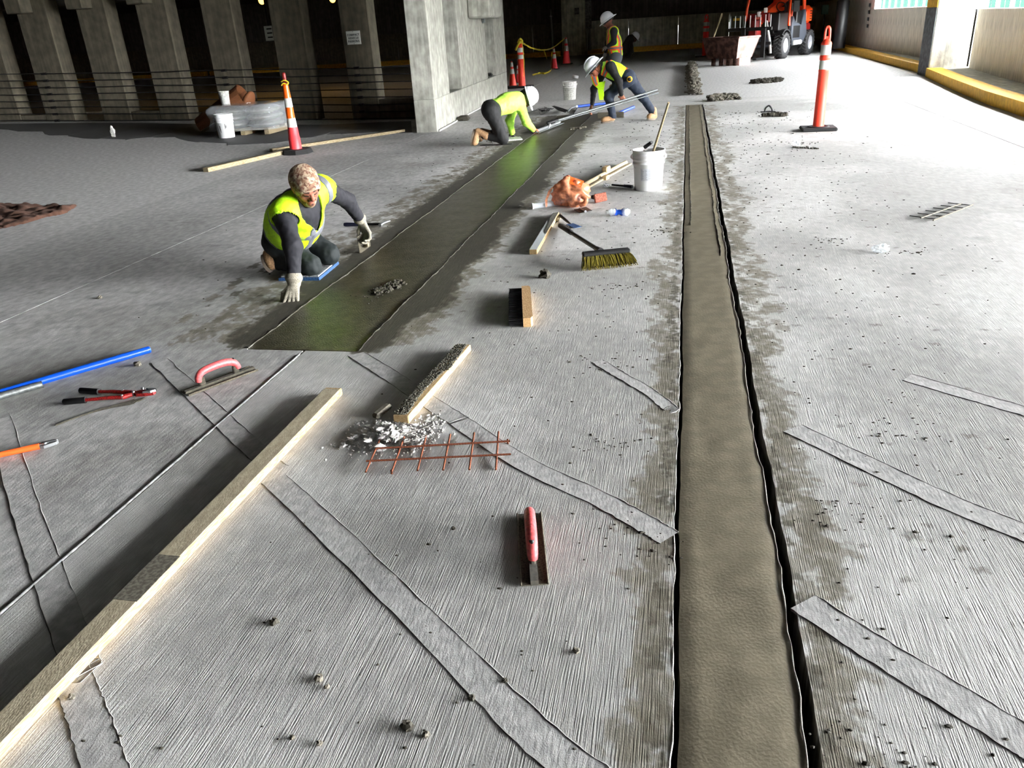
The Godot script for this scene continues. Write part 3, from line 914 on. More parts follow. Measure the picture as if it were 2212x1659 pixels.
func site():
	# scattered crumbs of dried mortar all over the floor
	var mm := MultiMesh.new()
	mm.transform_format = MultiMesh.TRANSFORM_3D
	var st := S()
	ball(st, Vector3.ZERO, Vector3(1, 0.6, 1), Basis(), 4, 6, 0.3)
	mm.mesh = mesh_of(st)
	var spots := []
	var r := RandomNumberGenerator.new()
	r.seed = 5
	for i in 1150:
		var z := -1.2 - 15.0 * pow(r.randf(), 1.2)
		var x := 0.46 + absf(r.randfn(0.0, 0.9))
		if i % 3 == 0: x = -0.08 - absf(r.randfn(0.0, 0.75))
		if i % 7 == 0: x = -2.7 - absf(r.randfn(0.0, 0.6))
		if x < -2.6 and z > -4.2: continue
		if x > 3.9 or x < -4.5 or (x < -1.65 and x > -2.75): continue
		spots.append(Vector3(x, 0, z))
	for c in [Vector3(1.627, 0, -6.061), Vector3(1.171, 0, -6.41), Vector3(0.876, 0, -3.202), Vector3(0.625, 0, -2.511), Vector3(0.518, 0, -1.531), Vector3(-0.085, 0, -2.247), Vector3(-0.119, 0, -6.762), Vector3(-0.286, 0, -2.969), Vector3(1.574, 0, -11.687), Vector3(1.456, 0, -15.184), Vector3(-0.395, 0, -5.195), Vector3(-0.42, 0, -3.885), Vector3(-2.127, 0, -4.953)]:
		for i in 26: spots.append(c + Vector3(r.randfn(0.0, 0.10), 0, r.randfn(0.0, 0.06)))
	mm.instance_count = spots.size()
	for i in spots.size():
		var s = r.randf_range(0.0013, 0.0042) * (1.0 + 0.11 * -spots[i].z)
		if r.randf() < 0.05: s *= 1.7
		var b := Basis(Vector3.UP, r.randf() * TAU).scaled(Vector3(s * r.randf_range(0.8, 1.6), s, s))
		mm.set_instance_transform(i, Transform3D(b, spots[i] + Vector3(0, s * 0.3, 0)))
	var mi := MultiMeshInstance3D.new()
	mi.multimesh = mm
	mi.material_override = M.mud
	mi.name = "mortar_crumbs"
	add_child(mi)
	tag(mi, "small dark crumbs of mortar scattered over the whole floor", "crumbs", "", "stuff")
	# single clods and pebbles
	for c in [[Vector3(-1.209, 0, -1.72), 0.014, 0, "dark clod on the bare floor right of the long board, under the trowel"], [Vector3(-0.663, 0, -1.394), 0.016, 0, "dark crumbly clod at the near edge of the diagonal smooth band"], [Vector3(-0.606, 0, -1.376), 0.010, 1, "small pale pebble beside the near dark clod"],
		[Vector3(-0.968, 0, -1.519), 0.012, 1, "grey pebble in the lower left with a tail-like tip"], [Vector3(-0.933, 0, -1.493), 0.008, 1, "small pebble just below the tail-tipped grey pebble"], [Vector3(-0.259, 0, -1.728), 0.010, 1, "round whitish pebble between red float and brown strip"],
		[Vector3(-0.519, 0, -1.513), 0.010, 0, "dark pebble on the lower edge of the diagonal smooth band"], [Vector3(-0.442, 0, -1.587), 0.008, 0, "dark pebble on the upper edge of the diagonal smooth band"], [Vector3(-0.78, 0, -2.28), 0.008, 0, "small dark pebble above and left of the red float"],
		[Vector3(-0.951, 0, -5.406), 0.045, 0, "fist-sized mortar clod above the wooden block brush"], [Vector3(-3.064, 0, -3.65), 0.02, 1, "white stone chip by the end of the blue pole"], [Vector3(-4.233, 0, -4.849), 0.018, 1, "white stone chip alone on the left floor"],
		[Vector3(-0.952, 0, -1.316), 0.007, 1, "tiny pale pebble at the bottom edge left of centre"], [Vector3(-0.873, 0, -1.309), 0.008, 1, "tiny pebble at the bottom edge right of its pale neighbour"], [Vector3(-1.649, 0, -1.351), 0.010, 1, "pale pebble close to the near end of the long board"]]:
		var k: float = c[1]
		one("mortar_clod" if c[2] == 0 else "pebble", c[3], "clod" if c[2] == 0 else "pebble", blob(Vector3(k * 1.1, k * 0.75, k), 0.3), M.mud if c[2] == 0 else M.drymortar, at(c[0] + Vector3(0, k * 0.55, 0), rng.randf() * 6.0))
	# boards
	var lb := thing("long_board", "long pale timber stud stained with cement, running to the lower left corner", "board", Vector3.ZERO)
	var a := Vector3(-1.667, 0, -3.362) + Vector3(-0.0445, 0.0205, 0)
	var e := Vector3(-1.735, 0.0205, -0.9)
	part(lb, "stud", bx(Vector3(a.distance_to(e), 0.039, 0.089), 0.004), M.wood, along(a, e))
	var L := a.distance_to(e)
	part(lb, "cement_film", bx(Vector3(L * 0.985, 0.0012, 0.084), 0.0), M.wood_dirty, along(a, e) * at(Vector3(0, 0.0198, 0.001)), "", "dried cement on the upper face")
	part(lb, "cement_patch", bx(Vector3(0.24, 0.0016, 0.091), 0.0), M.drymortar, along(a, e) * at(Vector3(0.30, 0.0203, 0)), "", "thicker grey cement smear")
	var sb := thing("short_board", "short pale timber stud heaped with gritty wet mortar beside the rubble", "board", Vector3.ZERO)
	a = Vector3(-1.218, 0, -3.077) + Vector3(-0.038, 0.0205, -0.003)
	e = Vector3(-1.144, 0, -3.989) + Vector3(-0.042, 0.0205, 0)
	part(sb, "stud", bx(Vector3(a.distance_to(e), 0.04, 0.080), 0.004), M.wood, along(a, e))
	var st2 := S()
	var xf := along(a, e)
	L = a.distance_to(e)
	for i in 1700:
		var t := r.randf_range(-0.49, 0.49)
		var lim := 0.018 + 0.010 * sin(t * 9.0) + (0.012 if t > 0.1 else 0.0)
		var zz := r.randf_range(-0.042, lim)
		var q := r.randf_range(0.002, 0.0052)
		ball(st2, xf * Vector3(t * L, 0.021 + q * 0.3, zz), Vector3(q * 1.2, q, q * 1.2), Basis(Vector3.UP, r.randf() * 6.0), 3, 5, 0.25)
	part(sb, "wet_mortar", st2, M.wetmortar, Transform3D(), "stuff")
	# rubble of chipped plaster
	var rub := thing("rubble", "heap of white chipped concrete and splinters at the end of the short board", "rubble", Vector3.ZERO)
	var c0 := Vector3(-1.272, 0, -2.94)
	var big := []
	for i in 70:
		var q := c0 + Vector3(r.randfn(0.0, 0.085), 0, r.randfn(0.0, 0.062))
		var s := r.randf_range(0.006, 0.022)
		var hh := maxf(0.0, 0.035 - q.distance_to(c0) * 0.25)
		part(rub, "chip", blob(Vector3(s * 1.4, s * 0.45, s), 0.35), M.rubble, Transform3D(Basis.from_euler(Vector3(r.randf_range(-0.5, 0.5), r.randf() * 6, r.randf_range(-0.5, 0.5))), q + Vector3(0, hh + s * 0.4, 0)))
	var grit := S()
	for i in 700:
		var q := c0 + Vector3(r.randfn(0.015, 0.11), 0, r.randfn(0.0, 0.085))
		var s := r.randf_range(0.0015, 0.006)
		ball(grit, q + Vector3(0, s * 0.5, 0), Vector3(s * 1.3, s, s), Basis(Vector3.UP, r.randf() * 6), 3, 5, 0.3)
	for i in 160:
		var t := r.randf()
		var q := Vector3(-1.126, 0, -3.161).lerp(Vector3(-1.102, 0, -2.87), t) + Vector3(r.randfn(0.0, 0.03), 0, r.randfn(0.0, 0.03))
		var s := r.randf_range(0.002, 0.007)
		ball(grit, q + Vector3(0, s * 0.4, 0), Vector3(s * 1.3, s, s), Basis(Vector3.UP, r.randf() * 6), 3, 5, 0.3)
	part(rub, "grit", grit, M.rubble, Transform3D(), "stuff")
	part(rub, "slab_chunk", bx(Vector3(0.12, 0.03, 0.045), 0.012), M.drymortar, along(Vector3(-1.39, 0, -3.1) + Vector3(0, 0.02, 0), Vector3(-1.357, 0, -3.201) + Vector3(0, 0.03, 0)))
	for i in 12:
		var q := c0 + Vector3(r.randfn(0.0, 0.07), 0.03, r.randfn(0.0, 0.05))
		var d := Vector3(r.randf_range(-1, 1), r.randf_range(-0.1, 0.2), r.randf_range(-0.6, 0.2)).normalized() * r.randf_range(0.03, 0.07)
		part(rub, "splinter", tb([q - d, q + d], [0.003, 0.0015], 4), M.rubble)
	# smear of wet mortar left of the bolt cutter
	st = S()
	var sm1 := curve([Vector3(-2.995, 0, -2.899), Vector3(-2.953, 0, -2.979), Vector3(-2.902, 0, -3.05), Vector3(-2.838, 0, -3.109), Vector3(-2.771, 0, -3.147), Vector3(-2.747, 0, -3.171)], 6)
	var wd := [0.006, 0.03, 0.10, 0.13, 0.10, 0.03]
	var top := []
	for i in sm1.size(): top.append(wd[mini(i / 6, 5)] * r.randf_range(0.8, 1.1))
	for i in sm1.size() - 1:
		var up0 := Vector3(0, 0.006, 0)
		var n := Vector3(0.3, 0, -0.8)
		var p0: Vector3 = sm1[i]; var p1: Vector3 = sm1[i + 1]
		var m0: Vector3 = p0 + n * top[i]; var m1: Vector3 = p1 + n * top[i + 1]
		face(st, [p0, p1, (p1 + m1) / 2 + up0, (p0 + m0) / 2 + up0], p0 - up0 * 3)
		face(st, [m0, m1, (p1 + m1) / 2 + up0, (p0 + m0) / 2 + up0], p0 - up0 * 3)
	one("mortar_smear", "smear of wet mortar below the red bolt cutters", "mortar smear", st, M.mortar)

func tools_near():
	rebar_mesh()
	hand_float("red_handled_float", "mortar-caked hand float with worn pink-red handle, alone in the centre foreground", [Vector3(-0.561, 0, -2.395), Vector3(-0.483, 0, -2.413), Vector3(-0.394, 0, -2.02), Vector3(-0.465, 0, -1.981)], true)
	hand_float("red_handled_float", "hand float with arched red handle lying left of the joint by the bolt cutters", [Vector3(-2.565, 0, -3.332), Vector3(-2.348, 0, -3.677), Vector3(-2.296, 0, -3.621), Vector3(-2.5, 0, -3.257)], false)
	bolt_cutter()
	# orange cutter at the left edge
	var oc := thing("cutter", "orange-handled cutter with chrome jaws at the left edge", "cutter", Vector3.ZERO)
	var a := Vector3(-3.201, 0, -2.425) + Vector3(0, 0.018, 0)
	var b := Vector3(-2.885, 0, -2.671) + Vector3(0, 0.018, 0)
	part(oc, "handle", tb([a, a.lerp(b, 0.5) + Vector3(0, 0.004, 0), b], [0.014, 0.013, 0.0145], 10), M.orange)
	part(oc, "handle", tb([a + Vector3(0, 0, -0.02), a.lerp(b, 0.6) + Vector3(0, 0, -0.02), b + Vector3(0.0, 0.002, -0.010)], [0.010, 0.010, 0.009], 8), M.redmetal)
	var h := along(b, Vector3(-2.83, 0, -2.726) + Vector3(0, 0.018, 0))
	var st := S()
	var l := b.distance_to(Vector3(-2.83, 0, -2.726))
	prism(st, vec2s([-l / 2, -0.014, -l * 0.3, -0.026, 0.0, -0.022, l * 0.35, -0.020, l / 2, -0.006, l * 0.42, -0.001, 0.0, -0.003, -l / 2, 0.002]), 0.014, h * at(Vector3(0, -0.006, 0)), 0.001)
	prism(st, vec2s([-l / 2, 0.014, -l * 0.3, 0.024, 0.0, 0.022, l * 0.35, 0.018, l / 2, 0.005, l * 0.42, 0.001, 0.0, 0.003, -l / 2, -0.002]), 0.014, h * at(Vector3(0, -0.008, 0)), 0.001)
	part(oc, "jaw", st, M.steel)
	st = S(); lathe(st, [[0.009, -0.012], [0.009, 0.010], [0.006, 0.013], [0, 0.013]], 10, h * at(Vector3(-l * 0.2, 0, 0)))
	part(oc, "pivot_bolt", st, M.steel)
	# blue pole and galvanised pipe
	var bp := thing("pole", "glossy bright blue pole lying on the floor at the left", "pole", Vector3.ZERO)
	a = Vector3(-3.12, 0, -3.846) + Vector3(0, 0.021, 0)
	b = Vector3(-3.734, 0, -2.975) + Vector3(0, 0.021, 0)
	part(bp, "tube", tb([a, b], 0.021, 20), M.blue)
	part(bp, "end_cap", tb([a, a + (a - b).normalized() * 0.006], [0.021, 0.017], 20), M.blue2)
	var gp := thing("pipe", "short galvanized steel pipe resting against the blue pole", "pipe", Vector3.ZERO)
	a = Vector3(-3.429, 0, -3.333) + Vector3(0, 0.019, 0.014)
	b = Vector3(-3.729, 0, -2.97) + Vector3(0, 0.019, 0.05)
	part(gp, "tube", tb([a, b], 0.019, 16), M.galv)
	part(gp, "torn_rim", tb([a + Vector3(0, 0, 0), a + (a - b).normalized() * 0.004], [0.0195, 0.0205], 12), M.galv)

func rebar_mesh():
	var m := thing("rebar_mesh", "rusty brown cut-off of welded rebar mesh by the rubble", "rebar mesh", Vector3.ZERO)
	for w in [[Vector3(-1.273, 0.026, -2.791), Vector3(-0.698, 0.026, -2.912)], [Vector3(-1.274, 0.026, -2.682), Vector3(-0.671, 0.026, -2.8)]]:
		part(m, "long_wire", ribbed(w[0], w[1], 0.0042), M.rusty)
	for w in [[Vector3(-1.286, 0.02, -2.877), Vector3(-1.247, 0.02, -2.605)], [Vector3(-1.184, 0.02, -2.916), Vector3(-1.137, 0.02, -2.616)], [Vector3(-1.087, 0.02, -2.935), Vector3(-1.033, 0.02, -2.64)], [Vector3(-0.982, 0.02, -2.96), Vector3(-0.927, 0.02, -2.654)], [Vector3(-0.877, 0.02, -2.984), Vector3(-0.82, 0.02, -2.67)], [Vector3(-0.77, 0.02, -3.004), Vector3(-0.717, 0.006, -2.708)]]:
		part(m, "cross_wire", ribbed(w[0], w[1], 0.0042), M.rusty)
	for v in [Vector3(-1.145, 0.009, -2.634), Vector3(-0.718, 0.004, -2.712), Vector3(-0.714, 0.012, -2.935)]:
		part(m, "spacer", tb([v * Vector3(1, 0, 1), v + Vector3(0, 0.01, 0)], 0.0045, 6), M.rusty)
	var l := thing("rebar_mesh", "pale dusty ladder-shaped wire mesh offcut on the right floor", "rebar mesh", Vector3.ZERO)
	for w in [[Vector3(1.958, 0.02, -7.061), Vector3(2.416, 0.02, -7.595)], [Vector3(2.031, 0.02, -6.973), Vector3(2.5, 0.02, -7.549)]]:
		part(l, "long_wire", tb([w[0], w[1]], 0.006, 6), M.drymortar)
	for i in 6:
		var t := i / 5.0
		part(l, "cross_wire", tb([Vector3(1.91, 0.006, -7.213).lerp(Vector3(2.344, 0.006, -7.707), t), Vector3(2.087, 0.006, -7.072).lerp(Vector3(2.507, 0.006, -7.577), t)], 0.004, 6), M.darksteel)

func ribbed(a: Vector3, b: Vector3, r: float) -> SurfaceTool:
	var pts := []
	var rr := []
	var n := int(a.distance_to(b) / 0.006)
	for i in n + 1:
		pts.append(a.lerp(b, float(i) / n)); rr.append(r * (1.12 if i % 2 else 0.94))
	return tb(pts, rr, 6)

func hand_float(called: String, label: String, q: Array, worn: bool):
	# q: blade corners on the floor; long side runs 0-1 or 0-3
	var t := thing(called, label, "hand float", Vector3.ZERO)
	var c: Vector3 = (q[0] + q[1] + q[2] + q[3]) / 4.0
	var long: Vector3 = ((q[2] + q[3]) - (q[0] + q[1])) / 2.0 if worn else ((q[1] + q[2]) - (q[0] + q[3])) / 2.0
	var L := long.length()
	var xf := along(c - long / 2.0, c + long / 2.0)
	xf.origin.y = 0.002
	var w := 0.094
	var st := S()
	box(st, Vector3(L, 0.004, w), xf * at(Vector3(0, 0.002, 0)), 0.0015)
	var bl := part(t, "blade", st, M.bladed)
	st = S()
	for s in [-1, 1]: box(st, Vector3(L, 0.008, 0.006), xf * at(Vector3(0, 0.006, s * w * 0.47)), 0.002)
	part(bl, "rim", st, M.bladed)
	st = S()
	prism(st, vec2s([-L / 2, -0.013, L / 2, -0.013, L / 2, 0.013, -L / 2, 0.013]), 0.014, xf * at(Vector3(0, 0.003, 0)), 0.004)
	part(t, "spine", st, M.mortar)
	st = S()
	for s in [-1, 1]: box(st, Vector3(0.035, 0.05, 0.02), xf * at(Vector3(s * 0.10, 0.035, 0)), 0.005)
	part(t, "bracket", st, M.mortar)
	var p := []
	for v in [[-0.118, 0.040], [-0.112, 0.066], [-0.085, 0.088], [-0.02, 0.096], [0.05, 0.094], [0.095, 0.078], [0.112, 0.052], [0.115, 0.038]]: p.append(xf * Vector3(v[0], v[1], 0))
	p = curve(p, 5)
	var rr := []
	for i in p.size(): rr.append(0.0165 + 0.004 * sin(PI * i / (p.size() - 1)))
	var hd := part(t, "handle", tb(p, rr, 14), M.pinkred)
	part(hd, "hang_hole", tb([xf * Vector3(0.098, 0.0995, 0) + xf.basis * Vector3(-0.004, 0.0, 0), xf * Vector3(0.100, 0.088, 0)], [0.009, 0.009], 12), M.black)

func bolt_cutter():
	var t := thing("bolt_cutter", "open bolt cutters with red arms and black grips on the left", "bolt cutter", Vector3.ZERO)
	var up := Vector3(0, 0.016, 0)
	var piv := Vector3(-2.807, 0, -3.256) + up
	for k in 2:
		var g0 := Vector3(-3.148, 0, -3.27) + up if k == 0 else Vector3(-3.136, 0, -3.128) + up
		var g1 := Vector3(-3.021, 0, -3.262) + up if k == 0 else Vector3(-3.023, 0, -3.16) + up
		var a1 := Vector3(-2.878, 0, -3.268) + up if k == 0 else Vector3(-2.84, 0, -3.208) + up
		part(t, "grip", tb([g0, g0.lerp(g1, 0.05), g0.lerp(g1, 0.9), g1], [0.010, 0.0165, 0.0165, 0.018], 10), M.black)
		part(t, "arm", tb([g1, g1.lerp(a1, 0.5) + Vector3(0, 0.002, 0), a1], [0.0095, 0.0095, 0.012], 8), M.redmetal)
		part(t, "link", tb([a1, piv + Vector3(0.0, 0, -0.012 + 0.024 * k)], [0.014, 0.012], 8), M.redmetal)
	var h := along(piv, Vector3(-2.692, 0, -3.282) + up)
	var l := piv.distance_to(Vector3(-2.692, 0, -3.282) + up)
	for s in [-1, 1]:
		var st := S()
		prism(st, vec2s([-l * 0.5, s * 0.006, -l * 0.3, s * 0.026, l * 0.1, s * 0.028, l * 0.45, s * 0.018, l * 0.5, s * 0.002, l * 0.1, s * 0.004]), 0.016, h * at(Vector3(0, -0.008, 0)), 0.002)
		part(t, "jaw", st, M.redmetal)
		st = S()
		prism(st, vec2s([l * 0.0, s * 0.024, l * 0.36, s * 0.022, l * 0.55, s * 0.004, l * 0.2, s * 0.003]), 0.012, h * at(Vector3(0, 0.006, 0)), 0.002)
		part(t, "cutting_edge", st, M.steel)
	for v in [piv, Vector3(-2.878, 0, -3.268) + up, Vector3(-2.84, 0, -3.208) + up, Vector3(-2.785, 0, -3.304) + up]:
		var st := S(); lathe(st, [[0.008, -0.010], [0.008, 0.012], [0.005, 0.016], [0, 0.016]], 8, at(v))
		part(t, "bolt", st, M.steel)

# ------------------------------------------------------------------ tools and litter in the middle distance
func pail(called: String, label: String, pos: Vector3, k: float, m: Material, open := true, printed := false, turn := 0.0, group := "") -> Node3D:
	var t := thing(called, label, "bucket", pos, turn, group)
	var st := S()
	var prof := [[0.0, 0.004], [0.125, 0.0], [0.131, 0.006], [0.143, 0.245], [0.152, 0.247], [0.152, 0.256], [0.145, 0.259], [0.146, 0.285], [0.155, 0.287], [0.155, 0.297], [0.147, 0.300], [0.148, 0.325], [0.157, 0.327], [0.157, 0.337], [0.150, 0.340], [0.151, 0.366], [0.156, 0.368], [0.156, 0.374], [0.147, 0.374], [0.127, 0.012], [0.0, 0.012]]
	for q in prof: q[0] *= k; q[1] *= k
	lathe(st, prof, 32)
	part(t, "shell", st, m)
	st = S()
	if open:
		lathe(st, [[0.144 * k, 0.30 * k], [0.09 * k, 0.315 * k], [0.0, 0.32 * k]], 24)
		part(t, "mortar_fill", st, M.mud)
	else:
		lathe(st, [[0.160 * k, 0.36 * k], [0.160 * k, 0.380 * k], [0.150 * k, 0.384 * k], [0.146 * k, 0.376 * k], [0.0, 0.376 * k]], 28)
		part(t, "lid", st, m)
	var p := []
	for i in 13:
		var a := PI * i / 12.0
		p.append(Vector3(-0.160 * cos(a), 0.315 - 0.16 * sin(a), -0.160 * sin(a) * 0.35 + 0.12 * sin(a) + 0.03) * k)
	part(t, "bail_handle", tb(p, 0.0022 * k, 6), M.steel)
	for s in [-1, 1]:
		st = S(); ball(st, Vector3(0.158 * s, 0.315, 0.03) * k, Vector3(0.014, 0.022, 0.02) * k)
		part(t, "ear", st, m)
	if printed:
		# printed panel wrapped round the shell
		st = S()
		for i in 8:
			var a0 := lerpf(-0.50, 0.28, i / 8.0); var a1 := lerpf(-0.50, 0.28, (i + 1) / 8.0)
			var r0 := 0.1385 * k; var r1 := 0.1440 * k
			var f := func(a, r, y): return Vector3(r * sin(a), y * k, r * cos(a))
			quad(st, f.call(a0, r0, 0.10), f.call(a1, r0, 0.10), f.call(a1, r1, 0.215), f.call(a0, r1, 0.215))
		part(t, "label", st, M.pail_label)
		st = S()
		for i in 9:
			var y := 0.112 + i * 0.011
			for j in 3:
				var a0 := -0.46 + j * 0.25
				var a1 := a0 + rng.randf_range(0.10, 0.2)
				var r := lerpf(0.139, 0.1438, (y - 0.1) / 0.115) * k
				quad(st, Vector3(r * sin(a0), y * k, r * cos(a0)) * Vector3(1.004, 1, 1.004), Vector3(r * sin(a1), y * k, r * cos(a1)) * Vector3(1.004, 1, 1.004), Vector3(r * sin(a1), (y + 0.004) * k, r * cos(a1)) * Vector3(1.006, 1, 1.006), Vector3(r * sin(a0), (y + 0.004) * k, r * cos(a0)) * Vector3(1.006, 1, 1.006))
		part(t, "small_print", st, M.print)
	return t

func tools_mid():
	M.pail_label = mk(Color(0.74, 0.76, 0.77), 0.5)
	# wooden concrete brush lying on its side
	var br := thing("block_brush", "wooden block brush with black bristles lying on its side", "brush", Vector3.ZERO)
	var a := Vector3(-0.903, 0, -4.391)
	var b := Vector3(-1.046, 0, -5.038)
	var xf := along(a + Vector3(0.012, 0.028, 0), b + Vector3(0.022, 0.028, 0))
	var L := a.distance_to(b)
	var st := S()
	var pr := vec2s([-L / 2, -0.030, L / 2, -0.030, L / 2, 0.018, L / 2 - 0.03, 0.030, -L / 2 + 0.03, 0.030, -L / 2, 0.018])
	prism(st, pr, 0.056, xf * at(Vector3(0, -0.028, 0)), 0.003)
	part(br, "block", st, M.wood_pale)
	st = S()
	var r := RandomNumberGenerator.new(); r.seed = 3
	for i in 46:
		for j in 5:
			var u := lerpf(-L / 2 + 0.012, L / 2 - 0.012, (i + r.randf() * 0.8) / 46.0)
			var y := lerpf(-0.022, 0.022, (j + r.randf() * 0.6) / 5.0)
			var tip := Vector3(u + r.randf_range(-0.006, 0.006), y + r.randf_range(-0.006, 0.004), -0.115 + r.randf_range(-0.004, 0.004))
			tube(st, [xf * Vector3(u, y, -0.028), xf * tip], [0.0036, 0.0028], 4, true)
	part(br, "bristles", st, M.black, Transform3D(), "stuff")
	# push broom
	var pb := thing("push_broom", "push broom with black handle and yellow bristles lying on the floor", "broom", Vector3.ZERO)
	var h0 := Vector3(-0.726, 0, -5.547) + Vector3(0, 0.10, -0.12)
	var h1 := Vector3(-0.357, 0, -5.679) + Vector3(0, 0.10, -0.12)
	xf = along(h0, h1)
	L = h0.distance_to(h1)
	part(pb, "head_block", bx(Vector3(L * 0.92, 0.03, 0.06), 0.008), M.darksteel, xf)
	st = S()
	for i in 54:
		for j in 5:
			var u := lerpf(-L * 0.45, L * 0.45, (i + r.randf()) / 54.0)
			var z := lerpf(-0.024, 0.024, j / 5.0)
			var fan := u * 0.16
			var base := xf * Vector3(u, -0.01, z)
			var tip := xf * Vector3(u + fan + r.randf_range(-0.012, 0.012), -0.075 + z * 0.9 + r.randf_range(-0.008, 0.008), 0.105 + r.randf_range(-0.012, 0.012))
			tip.y = maxf(tip.y, 0.004)
			tube(st, [base, base.lerp(tip, 0.5) + Vector3(0, 0.010, 0), tip], [0.0022, 0.0022, 0.0016], 4, false)
	part(pb, "bristles", st, M.bristle, Transform3D(), "stuff")
	st = S()
	for i in 60:
		for j in 5:
			var u := lerpf(-L * 0.45, L * 0.45, (i + r.randf()) / 60.0)
			var base := xf * Vector3(u, -0.012, lerpf(-0.024, 0.024, j / 4.0))
			var tip := xf * Vector3(u * 1.16 + r.randf_range(-0.01, 0.01), -0.08 + r.randf_range(-0.006, 0.006), 0.095)
			tip.y = maxf(tip.y, 0.004)
			tube(st, [base, tip], [0.0028, 0.002], 4, false)
	part(pb, "inner_bristles", st, M.black, Transform3D(), "stuff")
	var n0 := xf * Vector3(-L * 0.08, 0.0, -0.03)
	var n1 := Vector3(-1.071, 0, -6.938) + Vector3(0, 0.022, 0)
	part(pb, "socket", tb([n0, n0.lerp(n1, 0.10)], [0.026, 0.019], 10), M.darksteel)
	part(pb, "handle", tb([n0.lerp(n1, 0.05), n0.lerp(n1, 0.7)], 0.0165, 12), M.black)
	part(pb, "grip", tb([n0.lerp(n1, 0.68), n0.lerp(n1, 0.985), n1], [0.021, 0.021, 0.015], 12), M.rubber)
	# white painted board and lath
	var wb := thing("painted_board", "short white-painted board with mortar on its far half", "board", Vector3.ZERO)
	var wa := Vector3(-1.152, 0, -6.035) + Vector3(0, 0.021, 0)
	var wc := Vector3(-1.176, 0, -7.41) + Vector3(0, 0.021, 0)
	xf = along(wa, wc)
	L = wa.distance_to(wc)
	part(wb, "stud", bx(Vector3(L, 0.04, 0.062), 0.003), M.wood, xf)
	part(wb, "painted_face", bx(Vector3(L - 0.004, 0.0015, 0.060), 0.0), M.paintwhite, xf * at(Vector3(0, 0.0205, 0)), "", "white painted upper face")
	st = S()
	prism(st, vec2s([-L * 0.12, 0.031, -L * 0.05, 0.006, L * 0.12, 0.0, L * 0.25, -0.012, L * 0.36, -0.024, L * 0.46, -0.016, L * 0.48, 0.031]), 0.004, xf * at(Vector3(0, 0.0205, 0)), 0.001)
	part(wb, "mortar", st, M.mortar)
	plank("lath", "thin wooden lath against the far end of the painted board", "lath", Vector3(-1.127, 0, -7.388), Vector3(-1.124, 0, -7.158), 0.02, 0.03, M.wood_grey)
	# margin trowel / scraper
	var sc := thing("scraper", "narrow scraper with worn blue blade beside the painted board", "scraper", Vector3.ZERO)
	var s0 := Vector3(-1.12, 0, -7.309) + Vector3(0, 0.03, 0)
	var s1 := Vector3(-0.985, 0, -7.023) + Vector3(0, 0.012, 0)
	var s2 := Vector3(-0.91, 0, -6.931) + Vector3(0, 0.006, 0)
	part(sc, "handle", tb([s0, s0.lerp(s1, 0.6), s1], [0.014, 0.013, 0.008], 8), M.darksteel)
	part(sc, "blade", bx(Vector3(s1.distance_to(s2) * 1.2, 0.004, 0.075), 0.001), M.bluewear, along(s1, s2))
	# bag, tube, gauging trowel, sponge, bottle
	orange_bag()
	var tu := thing("plastic_tube", "clear plastic tube beside the orange bag", "tube", Vector3.ZERO)
	a = Vector3(-1.464, 0, -7.739) + Vector3(0, 0.03, 0)
	b = Vector3(-1.174, 0, -7.869) + Vector3(0, 0.03, -0.03)
	part(tu, "tube", tb([a, b], 0.028, 14), M.frosted)
	part(tu, "end_rim", tb([a - (b - a).normalized() * 0.004, a + (b - a).normalized() * 0.01], 0.0305, 14), M.pail)
	var tw := thing("flat_trowel", "small steel trowel under the near side of the orange bag", "trowel", Vector3.ZERO)
	st = S()
	var q := [Vector3(-1.029, 0, -7.624), Vector3(-0.956, 0, -7.476), Vector3(-0.846, 0, -7.57), Vector3(-0.925, 0, -7.742)]
	var poly := PackedVector2Array()
	for v in q: poly.append(Vector2(v.x, v.z))
	prism(st, poly, 0.004, at(Vector3(0, 0.012, 0)))
	part(tw, "blade", st, M.darksteel)
	part(tw, "tang", tb([Vector3(-0.975, 0.02, -7.632), Vector3(-0.898, 0.026, -7.475)], [0.012, 0.012], 8), M.steel)
	var sp := thing("rubbing_brick", "reddish rubbing brick with black handle lying right of the orange bag", "rubbing brick", Vector3.ZERO)
	part(sp, "brick", bx(Vector3(0.125, 0.085, 0.05), 0.006), M.brick, Transform3D(Basis.from_euler(Vector3(-0.35, 0.30, 0.12)), Vector3(-0.808, 0, -7.996) + Vector3(0, 0.052, 0)))
	part(sp, "handle", tb([Vector3(-0.9, 0, -8.026) + Vector3(0, 0.05, -0.02), Vector3(-0.86, 0, -8) + Vector3(0, 0.05, -0.03)], [0.020, 0.026], 10), M.black)
	crushed_bottle()
	# wooden float pole with bracket pieces
	var wp := thing("wood_pole", "weathered wooden pole with a clamp block, behind the orange bag", "pole", Vector3.ZERO)
	a = Vector3(-1.116, 0, -8.653) + Vector3(0, 0.03, 0)
	b = Vector3(-0.711, 0, -10.302) + Vector3(0, 0.03, 0)
	part(wp, "pole", tb([a, b], [0.026, 0.026], 12), M.wood_grey)
	part(wp, "strip", bx(Vector3(a.distance_to(b) * 0.99, 0.02, 0.04), 0.003), M.wood_grey, along(a + Vector3(0.06, -0.015, 0.02), b + Vector3(0.06, -0.015, 0.02)))
	part(wp, "clamp_block", bx(Vector3(0.13, 0.06, 0.07), 0.01), M.wood, along(a.lerp(b, 0.5) + Vector3(0, 0.045, 0), a.lerp(b, 0.6) + Vector3(0, 0.05, 0)))
	part(wp, "wedge", bx(Vector3(0.10, 0.05, 0.06), 0.008), M.wood, along(Vector3(-0.892, 0, -9.175) + Vector3(0, 0.03, 0), Vector3(-0.849, 0, -9.346) + Vector3(0, 0.03, 0)))
